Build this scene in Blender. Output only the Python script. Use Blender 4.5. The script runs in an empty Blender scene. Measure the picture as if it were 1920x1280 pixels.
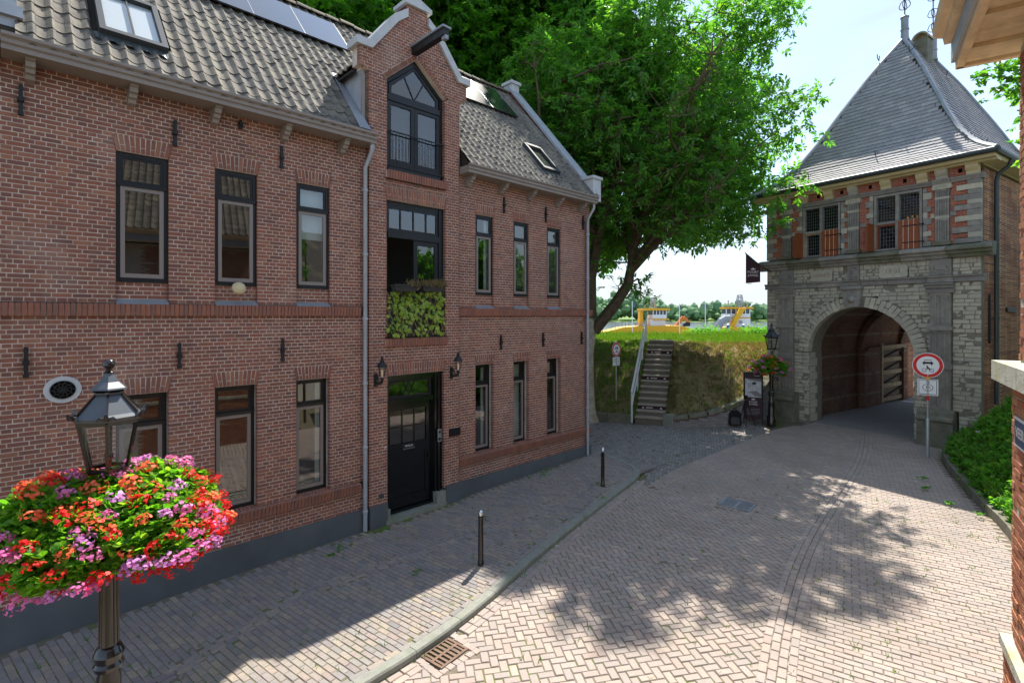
import bpy, bmesh, math, random
import numpy as np
from mathutils import Matrix, Vector, Euler
random.seed(7); RNG = np.random.default_rng(7)
sc = bpy.context.scene
COL = sc.collection
R = math.radians

# ------------------------------------------------------------------ camera
# world: x along the brick house front, y into the house, z up; street at negative y
CAM = Vector((-5.23, -9.56, 4.29))
UX, UY = 0.7160, 0.6981            # direction of the house front seen from the camera
cam_d = bpy.data.cameras.new('camera'); cam = bpy.data.objects.new('camera', cam_d); COL.objects.link(cam)
cam.location = CAM
cam_d.sensor_width = 36.0; cam_d.lens = 36.0 * 975.0 / 1920.0
cam_d.shift_y = -48.0 / 1920.0
cam_d.clip_start = 0.05; cam_d.clip_end = 6000
cam.rotation_euler = (R(90), 0, -math.atan2(UY, UX) )
FWD = Vector((UY, UX, 0)); RGT = Vector((UX, -UY, 0))
cam.rotation_euler = (R(90), 0, math.atan2(-FWD.x, FWD.y))
sc.camera = cam

# ------------------------------------------------------------------ sky, sun, exposure
SUN_EL = R(54.4); SUN_DIR = Vector((0.909, 0.417, 0)).normalized()
SUN_STRENGTH = 2.6; SKY_STRENGTH = 0.15; EXPOSURE = 1.95
w = bpy.data.worlds.new('World'); sc.world = w; w.use_nodes = True
nt = w.node_tree; nt.nodes.clear()
def N(tree, typ, **kw):
    n = tree.nodes.new(typ)
    for k, v in kw.items():
        if k.startswith('i_'):
            n.inputs[int(k[2:])].default_value = v
        else:
            setattr(n, k, v)
    return n
def LK(tree, a, ai, b, bi): tree.links.new(a.outputs[ai], b.inputs[bi])
out = N(nt, 'ShaderNodeOutputWorld'); bg = N(nt, 'ShaderNodeBackground')
sky = N(nt, 'ShaderNodeTexSky', sky_type='NISHITA')
sky.sun_disc = False; sky.sun_elevation = SUN_EL
sky.sun_rotation = math.atan2(SUN_DIR.x, SUN_DIR.y)
sky.air_density = 1.0; sky.dust_density = 0.12; sky.ozone_density = 1.2
bg.inputs[1].default_value = SKY_STRENGTH
# thin cirrus streaks
tc = N(nt, 'ShaderNodeTexCoord'); mp = N(nt, 'ShaderNodeMapping')
mp.inputs['Rotation'].default_value = (0.25, 0.35, 0.5); mp.inputs['Scale'].default_value = (1.1, 2.6, 7.5)
no = N(nt, 'ShaderNodeTexNoise'); no.inputs['Scale'].default_value = 1.5; no.inputs['Detail'].default_value = 7; no.inputs['Roughness'].default_value = 0.52; no.inputs['Distortion'].default_value = 0.5
rp = N(nt, 'ShaderNodeValToRGB'); rp.color_ramp.elements[0].position = 0.40; rp.color_ramp.elements[1].position = 0.74
rp.color_ramp.elements[1].color = (0.85, 0.85, 0.85, 1); rp.color_ramp.elements[0].color = (0.25, 0.25, 0.25, 1)
rp.color_ramp.elements[0].color = (0, 0, 0, 1); rp.color_ramp.elements[1].color = (0.85, 0.85, 0.85, 1)
m0 = N(nt, 'ShaderNodeMixRGB'); m0.inputs[0].default_value = 0.62; m0.inputs[2].default_value = (0.8, 1.0, 1.28, 1)     # thin veil
mx = N(nt, 'ShaderNodeMixRGB'); mx.inputs[2].default_value = (1.26, 1.38, 1.5, 1)
LK(nt, tc, 'Generated', mp, 0); LK(nt, mp, 0, no, 0); LK(nt, no, 0, rp, 0); LK(nt, sky, 0, m0, 1); LK(nt, m0, 0, mx, 1)
gs = N(nt, 'ShaderNodeSeparateXYZ'); LK(nt, tc, 'Generated', gs, 0)
hz = N(nt, 'ShaderNodeMapRange', interpolation_type='SMOOTHSTEP'); hz.inputs[1].default_value = 0.0; hz.inputs[2].default_value = 0.30; hz.inputs[3].default_value = 0.9; hz.inputs[4].default_value = 0.0
LK(nt, gs, 2, hz, 0); mm = N(nt, 'ShaderNodeMath', operation='MAXIMUM'); LK(nt, rp, 0, mm, 0); LK(nt, hz, 0, mm, 1); LK(nt, mm, 0, mx, 0)
LK(nt, mx, 0, bg, 0); LK(nt, bg, 0, out, 0)
sun_d = bpy.data.lights.new('sun', 'SUN'); sun = bpy.data.objects.new('sun', sun_d); COL.objects.link(sun)
sun_d.energy = SUN_STRENGTH; sun_d.angle = R(0.53); sun_d.color = (1.0, 0.95, 0.86)
sd = Vector((SUN_DIR.x * math.cos(SUN_EL), SUN_DIR.y * math.cos(SUN_EL), math.sin(SUN_EL)))
sun.rotation_euler = sd.to_track_quat('Z', 'Y').to_euler(); sun.location = (0, 0, 40)
sc.view_settings.view_transform = 'Standard'; sc.view_settings.look = 'None'
sc.view_settings.exposure = EXPOSURE; sc.view_settings.gamma = 1.0; sc.view_settings.use_curve_mapping = False
sc.render.engine = 'CYCLES'
try:
    sc.cycles.use_denoising = True
    sc.cycles.max_bounces = 8; sc.cycles.transparent_max_bounces = 12
    sc.cycles.caustics_reflective = False; sc.cycles.caustics_refractive = False
except Exception: pass

# ------------------------------------------------------------------ materials
def srgb(r, g, b):
    f = lambda c: ((c / 255.0) / 12.92) if c / 255.0 <= 0.04045 else (((c / 255.0) + 0.055) / 1.055) ** 2.4
    return (f(r), f(g), f(b), 1)
MATS = {}
def mat(name, color, rough=0.7, spec=0.4, metal=0.0, var=None, noise=None, nscale=6.0, namt=0.5, bump=0.0, bscale=60.0,
        stain=None, sscale=1.2, slo=0.5, shi=0.75, samt=0.6, grime=None, gscale=.4, gamt=.35, trans=None, coat=0.0):
    """principled material; var: list of colours picked per piece; noise: colour mixed in by noise; stain: second, larger blotches"""
    m = bpy.data.materials.new(name); m.use_nodes = True; t = m.node_tree; t.nodes.clear()
    o = N(t, 'ShaderNodeOutputMaterial'); p = N(t, 'ShaderNodeBsdfPrincipled')
    p.inputs['Roughness'].default_value = rough; p.inputs['Metallic'].default_value = metal
    p.inputs['Specular IOR Level'].default_value = spec
    if coat: p.inputs['Coat Weight'].default_value = coat; p.inputs['Coat Roughness'].default_value = 0.08
    g = N(t, 'ShaderNodeNewGeometry')
    if var:
        oi = N(t, 'ShaderNodeObjectInfo'); a = N(t, 'ShaderNodeMath', operation='ADD'); fr = N(t, 'ShaderNodeMath', operation='FRACT')
        LK(t, g, 'Random Per Island', a, 0); LK(t, oi, 'Random', a, 1); LK(t, a, 0, fr, 0)
        r = N(t, 'ShaderNodeValToRGB'); cr = r.color_ramp
        n = len(var)
        cr.elements[0].position = 0; cr.elements[0].color = var[0]
        cr.elements[1].position = 1; cr.elements[1].color = var[-1]
        for k in range(1, n - 1):
            e = cr.elements.new(k / (n - 1)); e.color = var[k]
        LK(t, fr, 0, r, 0); cur = (r, 0)
    else:
        rgb = N(t, 'ShaderNodeRGB'); rgb.outputs[0].default_value = color; cur = (rgb, 0)
    def mixin(cur, col, scale, lo, hi, amt, detail=5):
        nn = N(t, 'ShaderNodeTexNoise'); nn.inputs['Scale'].default_value = scale; nn.inputs['Detail'].default_value = detail; nn.inputs['Roughness'].default_value = 0.6
        LK(t, g, 'Position', nn, 'Vector')
        rr = N(t, 'ShaderNodeMapRange'); rr.inputs[1].default_value = lo; rr.inputs[2].default_value = hi; rr.inputs[4].default_value = amt
        LK(t, nn, 0, rr, 0)
        m2 = N(t, 'ShaderNodeMixRGB'); m2.inputs[2].default_value = col
        LK(t, rr, 0, m2, 0); t.links.new(cur[0].outputs[cur[1]], m2.inputs[1]); return (m2, 0)
    if noise: cur = mixin(cur, noise, nscale, 0.35, 0.7, namt)
    if stain: cur = mixin(cur, stain, sscale, slo, shi, samt, 6)
    if grime: cur = mixin(cur, grime, gscale, .46, .66, gamt, 8)
    t.links.new(cur[0].outputs[cur[1]], p.inputs['Base Color'])
    if bump:
        bn = N(t, 'ShaderNodeTexNoise'); bn.inputs['Scale'].default_value = bscale; bn.inputs['Detail'].default_value = 4
        LK(t, g, 'Position', bn, 'Vector')
        b = N(t, 'ShaderNodeBump'); b.inputs['Strength'].default_value = bump; b.inputs['Distance'].default_value = 0.01
        LK(t, bn, 0, b, 'Height'); LK(t, b, 0, p, 'Normal')
    sh = p
    if trans:
        tr = N(t, 'ShaderNodeBsdfTranslucent'); ms = N(t, 'ShaderNodeMixShader'); ms.inputs[0].default_value = trans[0]
        mc = N(t, 'ShaderNodeMixRGB', blend_type='MULTIPLY'); mc.inputs[0].default_value = 1; mc.inputs[2].default_value = trans[1]
        t.links.new(cur[0].outputs[cur[1]], mc.inputs[1]); LK(t, mc, 0, tr, 0)
        LK(t, p, 0, ms, 1); LK(t, tr, 0, ms, 2); sh = ms
    LK(t, sh, 0, o, 0)
    MATS[name] = m
    return m
def glass_mat(name, tint=(0.85, 0.9, 0.9, 1), ior=1.9, rough=0.0):
    m = bpy.data.materials.new(name); m.use_nodes = True; t = m.node_tree; t.nodes.clear()
    o = N(t, 'ShaderNodeOutputMaterial'); tr = N(t, 'ShaderNodeBsdfTransparent'); tr.inputs[0].default_value = tint
    gl = N(t, 'ShaderNodeBsdfGlossy'); gl.inputs['Roughness'].default_value = rough; gl.inputs[0].default_value = (1, 1, 1, 1)
    fr = N(t, 'ShaderNodeFresnel'); fr.inputs[0].default_value = ior; ms = N(t, 'ShaderNodeMixShader')
    gg = N(t, 'ShaderNodeNewGeometry'); iv_ = N(t, 'ShaderNodeMath', operation='SUBTRACT'); iv_.inputs[0].default_value = 1.0; LK(t, gg, 'Backfacing', iv_, 1); ml = N(t, 'ShaderNodeMath', operation='MULTIPLY'); LK(t, fr, 0, ml, 0); LK(t, iv_, 0, ml, 1)
    LK(t, ml, 0, ms, 0); LK(t, tr, 0, ms, 1); LK(t, gl, 0, ms, 2); LK(t, ms, 0, o, 0); MATS[name] = m; return m
def brick_wall_mat(name, cols, mortar, sx=0.22, sy=0.062, axis='XZ', rot=0.0, bands=None):
    """brick pattern for faces whose bricks are under ten pixels (far side walls, the passage)"""
    m = bpy.data.materials.new(name); m.use_nodes = True; t = m.node_tree; t.nodes.clear()
    o = N(t, 'ShaderNodeOutputMaterial'); p = N(t, 'ShaderNodeBsdfPrincipled'); p.inputs['Roughness'].default_value = 0.9; p.inputs['Specular IOR Level'].default_value = 0.2
    g = N(t, 'ShaderNodeNewGeometry'); sp = N(t, 'ShaderNodeSeparateXYZ'); cb = N(t, 'ShaderNodeCombineXYZ')
    vr = N(t, 'ShaderNodeVectorRotate', rotation_type='Z_AXIS'); vr.inputs['Angle'].default_value = rot
    LK(t, g, 'Position', vr, 0); LK(t, vr, 0, sp, 0)
    LK(t, sp, axis[0], cb, 0); LK(t, sp, axis[1], cb, 1)
    b = N(t, 'ShaderNodeTexBrick'); b.inputs['Color1'].default_value = cols[0]; b.inputs['Color2'].default_value = cols[1]; b.inputs['Mortar'].default_value = mortar
    b.inputs['Scale'].default_value = 1.0; b.inputs['Brick Width'].default_value = sx; b.inputs['Row Height'].default_value = sy; b.inputs['Mortar Size'].default_value = 0.006; b.inputs['Bias'].default_value = -0.1
    LK(t, cb, 0, b, 'Vector')
    nn = N(t, 'ShaderNodeTexNoise'); nn.inputs['Scale'].default_value = 1.3; nn.inputs['Detail'].default_value = 6; LK(t, g, 'Position', nn, 'Vector')
    mr = N(t, 'ShaderNodeMapRange'); mr.inputs[1].default_value = 0.42; mr.inputs[2].default_value = 0.7; mr.inputs[4].default_value = 0.75; LK(t, nn, 0, mr, 0)
    m2 = N(t, 'ShaderNodeMixRGB'); m2.inputs[2].default_value = cols[2]; LK(t, mr, 0, m2, 0); LK(t, b, 0, m2, 1)
    cur = m2
    if bands:
        wv = N(t, 'ShaderNodeMath', operation='MODULO'); wv.inputs[1].default_value = bands[0]; LK(t, sp, 'Z', wv, 0)
        ls = N(t, 'ShaderNodeMath', operation='LESS_THAN'); ls.inputs[1].default_value = bands[1]; LK(t, wv, 0, ls, 0)
        n3 = N(t, 'ShaderNodeTexNoise'); n3.inputs['Scale'].default_value = 5.0; LK(t, g, 'Position', n3, 'Vector')
        gt = N(t, 'ShaderNodeMath', operation='GREATER_THAN'); gt.inputs[1].default_value = 0.42; LK(t, n3, 0, gt, 0)
        mu = N(t, 'ShaderNodeMath', operation='MULTIPLY'); LK(t, ls, 0, mu, 0); LK(t, gt, 0, mu, 1)
        m3 = N(t, 'ShaderNodeMixRGB'); m3.inputs[2].default_value = bands[2]; LK(t, mu, 0, m3, 0); LK(t, cur, 0, m3, 1); cur = m3
    LK(t, cur, 0, p, 'Base Color')
    bu = N(t, 'ShaderNodeBump'); bu.inputs['Strength'].default_value = 0.6; bu.inputs['Distance'].default_value = 0.012; bu.invert = True
    LK(t, b, 'Fac', bu, 'Height'); LK(t, bu, 0, p, 'Normal'); LK(t, p, 0, o, 0); MATS[name] = m; return m

B = lambda *c: srgb(*c)
mat('house brick', None, 0.88, 0.2, var=[B(142, 92, 76), B(160, 103, 82), B(148, 97, 82), B(120, 85, 77), B(170, 117, 92), B(130, 90, 80), B(154, 97, 78)],
    noise=B(114, 83, 75), nscale=14, namt=0.5, bump=0.35, bscale=120, stain=B(182, 156, 142), sscale=0.9, slo=0.54, shi=0.76, samt=0.42, grime=B(100, 72, 66), gscale=.5, gamt=.4)
mat('sill brick', None, 0.8, 0.3, var=[B(150, 96, 80), B(132, 94, 82), B(160, 103, 80), B(124, 90, 82)], noise=B(150, 112, 98), nscale=16, namt=0.4, bump=0.3, bscale=120)
mat('mortar', B(216, 202, 188), 0.95, 0.1, noise=B(160, 142, 130), nscale=5, namt=0.7, stain=B(214, 206, 196), sscale=1.1, slo=.5, shi=.72, samt=0.7)
mat('plinth paint', B(92, 96, 100), 0.62, 0.35, noise=B(80, 84, 88), nscale=3, namt=0.6, bump=0.12, bscale=90, stain=B(112, 112, 110), sscale=2.2, slo=.5, shi=.75, samt=.55, grime=B(70, 72, 72), gscale=1.1, gamt=.5)
mat('black paint', B(27, 28, 30), 0.4, 0.35, noise=B(34, 35, 37), nscale=8, namt=0.5)
mat('gloss black', B(16, 18, 20), 0.12, 0.5)
mat('grey paint', B(150, 141, 134), 0.5, 0.4, noise=B(122, 112, 106), nscale=5, namt=0.5)
mat('gutter paint', B(136, 125, 117), 0.5, 0.4, noise=B(146, 136, 128), nscale=4, namt=0.6)
mat('taupe sash', B(134, 124, 118), 0.45, 0.4)
mat('iron', B(30, 30, 32), 0.55, 0.4, metal=0.0, noise=B(44, 40, 38), nscale=20, namt=0.4)
mat('zinc', B(174, 178, 184), 0.5, 0.45, metal=0.25, noise=B(148, 152, 158), nscale=4, namt=0.7, stain=B(184, 188, 192), sscale=3, slo=.5, shi=.7, samt=.5)
mat('lead', B(150, 154, 160), 0.55, 0.4, metal=0.35, noise=B(122, 124, 128), nscale=3, namt=0.6)
mat('coping stone', B(194, 196, 198), 0.75, 0.3, noise=B(168, 170, 170), nscale=5, namt=0.6, bump=0.1, bscale=60)
mat('roof tile', None, 0.85, 0.2, var=[B(108, 104, 97), B(120, 115, 105), B(92, 89, 84), B(132, 124, 110), B(102, 97, 91), B(114, 110, 103)],
    noise=B(82, 76, 70), nscale=9, namt=0.75, bump=0.3, bscale=70, stain=B(164, 156, 132), sscale=1.4, slo=.5, shi=.78, samt=.5)
mat('ridge tile', None, 0.8, 0.2, var=[B(110, 100, 88), B(130, 112, 92), B(96, 90, 82)], noise=B(84, 88, 56), nscale=5, namt=0.6, bump=.4, bscale=50)
mat('solar glass', B(26, 32, 44), 0.12, 0.8, coat=1.0)
mat('alu', B(150, 150, 152), 0.35, 0.5, metal=0.8)
mat('roof window grey', B(58, 61, 66), 0.6, 0.3)
mat('paver', None, 0.85, 0.25, var=[B(168, 152, 141), B(158, 146, 139), B(174, 160, 147), B(160, 142, 133), B(166, 155, 146), B(152, 144, 138), B(176, 156, 142)],
    noise=B(146, 130, 120), nscale=22, namt=0.5, bump=0.25, bscale=140, stain=B(140, 126, 118), sscale=0.8, slo=.48, shi=.75, samt=.45, grime=B(132, 122, 112), gscale=.35, gamt=.45)
mat('clinker', None, 0.82, 0.25, var=[B(146, 140, 134), B(134, 130, 128), B(156, 142, 130), B(122, 120, 122), B(150, 135, 127), B(140, 136, 132), B(162, 148, 130)],
    noise=B(118, 110, 106), nscale=20, namt=0.55, bump=0.3, bscale=120, stain=B(172, 160, 126), sscale=1.0, slo=.52, shi=.8, samt=.35)
mat('cobble', None, 0.85, 0.2, var=[B(146, 141, 136), B(132, 129, 126), B(156, 148, 142), B(124, 121, 122), B(150, 140, 132)], noise=B(118, 115, 112), nscale=18, namt=.5, bump=.35, bscale=100)
mat('joint sand', B(122, 112, 98), 0.95, 0.1, noise=B(94, 86, 76), nscale=12, namt=0.8, stain=B(92, 108, 40), sscale=1.7, slo=.5, shi=.62, samt=.8)
mat('soil', B(96, 84, 68), 0.95, 0.1, noise=B(70, 74, 44), nscale=4, namt=0.8, bump=.5, bscale=20)
mat('kerb concrete', B(142, 142, 132), 0.85, 0.2, noise=B(118, 120, 112), nscale=9, namt=0.7, bump=0.35, bscale=120, stain=B(112, 122, 88), sscale=2.5, slo=.5, shi=.75, samt=.5)
mat('cast iron', B(120, 96, 80), 0.7, 0.3, metal=0.3, noise=B(86, 74, 66), nscale=14, namt=.7)
mat('steel cover', B(150, 152, 154), 0.5, 0.4, metal=0.5, noise=B(112, 114, 116), nscale=9, namt=.6)
mat('dark hole', B(14, 13, 12), 0.95, 0.1)
mat('pale stone', None, 0.85, 0.2, var=[B(194, 186, 164), B(184, 177, 158), B(202, 193, 170), B(178, 171, 154), B(190, 182, 162), B(198, 190, 172)],
    noise=B(160, 154, 140), nscale=8, namt=.6, bump=.5, bscale=50, stain=B(128, 127, 114), sscale=.7, slo=.48, shi=.74, samt=.5)
mat('blue stone', None, 0.8, 0.25, var=[B(146, 140, 131), B(158, 152, 142), B(134, 129, 123), B(164, 157, 145)], noise=B(108, 104, 98), nscale=5, namt=.7, bump=.4, bscale=40,
    stain=B(150, 148, 140), sscale=1.6, slo=.52, shi=.75, samt=.55)
mat('mossy stone', B(128, 124, 112), 0.9, 0.2, noise=B(90, 92, 72), nscale=4, namt=.8, bump=.5, bscale=40, stain=B(84, 92, 46), sscale=1.4, slo=.5, shi=.7, samt=.6)
mat('gate mortar', B(136, 130, 116), 0.95, .1, noise=B(104, 99, 90), nscale=6, namt=.7)
mat('white mortar', B(196, 186, 172), 0.95, .1, noise=B(160, 148, 136), nscale=6, namt=.6)
mat('gate brick', None, 0.88, .2, var=[B(178, 98, 70), B(162, 88, 68), B(186, 110, 80), B(150, 82, 66)], noise=B(138, 80, 66), nscale=12, namt=.5, bump=.35, bscale=90)
mat('slate', None, 0.78, 0.25, var=[B(158, 156, 158), B(144, 143, 147), B(170, 167, 166), B(150, 146, 147), B(162, 161, 164)], noise=B(132, 130, 131), nscale=7, namt=.5, bump=.15, bscale=60,
    stain=B(136, 132, 128), sscale=1.1, slo=.5, shi=.75, samt=.4)
mat('cream paint', B(206, 190, 150), 0.6, 0.3, noise=B(186, 168, 128), nscale=4, namt=.5)
mat('eave paint', B(234, 206, 168), 0.6, 0.3, noise=B(190, 164, 132), nscale=5, namt=.7, stain=B(160, 134, 106), sscale=4, slo=.55, shi=.75, samt=.5)
mat('green grey', B(70, 76, 76), 0.45, .45, metal=.3)
mat('shutter red', B(140, 76, 40), 0.45, .4, noise=B(120, 60, 34), nscale=9, namt=.6)
mat('shutter white', B(214, 190, 170), 0.5, .4)
mat('door wood', B(124, 112, 94), 0.85, .2, noise=B(92, 82, 70), nscale=8, namt=.8)
mat('lead came', B(92, 94, 95), 0.6, .3)
mat('old wood', B(176, 160, 132), 0.85, .2, noise=B(96, 84, 68), nscale=8, namt=.8, bump=.4, bscale=60)
mat('dark wood', B(70, 60, 50), 0.85, .2, noise=B(50, 44, 38), nscale=8, namt=.8)
mat('tree bark', B(190, 178, 158), 0.9, .15, noise=B(132, 122, 104), nscale=6, namt=.8, bump=.9, bscale=18)
mat('dark bark', B(104, 92, 72), 0.9, .15, noise=B(70, 62, 48), nscale=6, namt=.8, bump=.8, bscale=20)
LT = (0.58, (1.6, 1.75, 0.6, 1))
mat('walnut leaf', None, 0.42, .45, var=[B(78, 132, 56), B(96, 146, 58), B(68, 120, 54), B(122, 160, 62), B(82, 136, 62), B(60, 110, 50)], trans=LT)
mat('dark leaf', None, 0.5, .4, var=[B(60, 112, 38), B(78, 132, 40), B(98, 148, 44), B(54, 104, 40)], trans=LT)
mat('hazy far leaf', None, 0.8, .1, var=[B(104, 136, 96), B(114, 146, 102), B(94, 126, 92), B(124, 152, 108), B(98, 128, 98)])  # paler grey-green puts the distance haze into the leaf colour
mat('grass', None, 0.6, .3, var=[B(86, 128, 40), B(102, 138, 44), B(72, 114, 36), B(118, 146, 58), B(92, 128, 48)], trans=(0.4, (1.3, 1.4, .5, 1)))
mat('dry grass', None, 0.7, .2, var=[B(150, 128, 96), B(124, 112, 76), B(104, 106, 62), B(158, 134, 104), B(126, 106, 80)], trans=(0.35, (1.2, 1.2, .6, 1)))
mat('dike soil', B(134, 118, 88), 0.95, .1, noise=B(102, 110, 56), nscale=1.4, namt=.9, bump=.6, bscale=14, stain=B(124, 106, 78), sscale=.7, slo=.44, shi=.6, samt=.85)
mat('weed leaf', None, 0.5, .35, var=[B(84, 144, 50), B(104, 158, 56), B(68, 124, 46), B(128, 170, 62)], trans=LT)
mat('ivy leaf', None, 0.4, .45, var=[B(146, 172, 56), B(166, 186, 66), B(122, 156, 52), B(180, 194, 90), B(108, 142, 48)], trans=(0.35, (1.3, 1.4, .5, 1)))
mat('geranium leaf', None, 0.5, .35, var=[B(92, 148, 44), B(120, 166, 50), B(70, 126, 40), B(146, 180, 66)], trans=LT)
PT = (0.35, (1.2, 1.0, 1.0, 1))
mat('red petal', None, 0.5, .3, var=[B(214, 34, 34), B(226, 52, 40), B(200, 24, 30)], trans=PT)
mat('orange petal', None, 0.5, .3, var=[B(238, 104, 64), B(242, 126, 80), B(232, 84, 56)], trans=PT)
mat('pink petal', None, 0.5, .3, var=[B(228, 128, 188), B(222, 108, 172), B(230, 146, 196)], trans=PT)
mat('lilac petal', None, 0.5, .3, var=[B(204, 120, 200), B(216, 140, 206), B(226, 164, 212)], trans=PT)
mat('stem', B(110, 140, 60), 0.6, .3)
mat('lamp paint', B(32, 26, 23), 0.2, 0.5, coat=.5, noise=B(40, 31, 26), nscale=10, namt=.4)
mat('lamp roof', B(72, 76, 82), 0.28, 0.6, noise=B(54, 58, 62), nscale=10, namt=.5)
mat('chrome', B(210, 212, 214), 0.12, 0.6, metal=1.0)
mat('galvanised', B(176, 180, 184), 0.42, .5, metal=.55, noise=B(150, 154, 158), nscale=14, namt=.5)
mat('white sheet', B(228, 230, 232), 0.4, .4)
mat('sign red', B(206, 24, 30), 0.4, .4)
mat('sign black', B(22, 22, 24), 0.5, .3)
mat('stair dark', B(118, 109, 97), 0.9, .2, noise=B(92, 86, 76), nscale=7, namt=.7, bump=.4, bscale=50)
mat('stair edge', B(168, 158, 142), 0.85, .2, noise=B(140, 130, 116), nscale=9, namt=.6)
mat('banner maroon', B(64, 40, 46), 0.7, .2)
mat('board maroon', B(56, 36, 42), 0.5, .3)
mat('print white', B(222, 214, 208), 0.6, .2)
mat('poster pale', B(196, 196, 198), 0.5, .3, noise=B(120, 118, 118), nscale=7, namt=.6)
mat('poster mid', B(120, 116, 116), 0.5, .3)
mat('ship yellow', B(226, 170, 26), 0.5, .4, noise=B(210, 154, 24), nscale=.6, namt=.5)
mat('ship white', B(226, 228, 230), 0.5, .4)
mat('ship grey', B(150, 154, 158), 0.6, .3)
mat('ship glass', B(60, 74, 84), 0.15, .6)
mat('orange machine', B(206, 118, 40), 0.5, .4)
mat('bin blue', B(54, 96, 150), 0.5, .4)
mat('water', B(120, 128, 132), 0.12, .5, bump=.25, bscale=1.2)
mat('far field', B(110, 134, 74), 0.95, .1, noise=B(92, 118, 62), nscale=.05, namt=.7)
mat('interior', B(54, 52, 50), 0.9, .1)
mat('room wall', B(120, 114, 106), 0.9, .1)
mat('blind', B(206, 204, 198), 0.7, .2)
mat('shutter white slat', B(150, 150, 146), 0.5, .3)
mat('curtain', B(220, 214, 204), 0.85, .1)
mat('dark plastic', B(62, 60, 62), 0.6, .3)
mat('white plaster', B(226, 222, 212), 0.9, .1, noise=B(206, 202, 192), nscale=2, namt=.5)
mat('right brick', None, 0.85, .2, var=[B(170, 108, 78), B(156, 92, 68), B(184, 124, 88), B(140, 84, 66), B(190, 134, 96)], noise=B(128, 90, 70), nscale=14, namt=.5, bump=.45, bscale=90)
mat('cap stone', B(186, 184, 172), 0.9, .2, noise=B(140, 140, 122), nscale=8, namt=.7, bump=.5, bscale=50, stain=B(160, 150, 70), sscale=3, slo=.5, shi=.66, samt=.6)
mat('plate blue', B(86, 96, 120), 0.4, .4)
mat('bag black', B(26, 26, 30), 0.75, .2)
mat('flame glow', B(240, 170, 80), 0.5, .3)
mat('bulb glass', B(250, 226, 180), 0.3, .5)
mat('trellis wood', B(150, 130, 104), 0.8, .2)
glass_mat('window glass', (0.82, 0.86, 0.86, 1), 2.1)
glass_mat('lamp glass', (0.93, 0.94, 0.94, 1), 1.45)
glass_mat('roof glass', (0.95, 0.97, 0.98, 1), 2.4)
glass_mat('lead glass', (0.4, 0.45, 0.47, 1), 1.5, .02)
brick_wall_mat('house brick far', [B(128, 64, 50), B(104, 56, 46), B(98, 58, 50)], B(186, 170, 156))
brick_wall_mat('gate side brick', [B(182, 124, 82), B(112, 70, 54), B(128, 78, 58)], B(188, 174, 154), axis='YZ', rot=R(0))
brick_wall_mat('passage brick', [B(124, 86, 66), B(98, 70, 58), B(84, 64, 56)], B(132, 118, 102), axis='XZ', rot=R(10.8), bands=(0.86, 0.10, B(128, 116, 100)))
brick_wall_mat('low wall brick', [B(120, 88, 74), B(96, 74, 66), B(84, 70, 62)], B(130, 120, 108), axis='XZ', rot=R(35))
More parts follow.
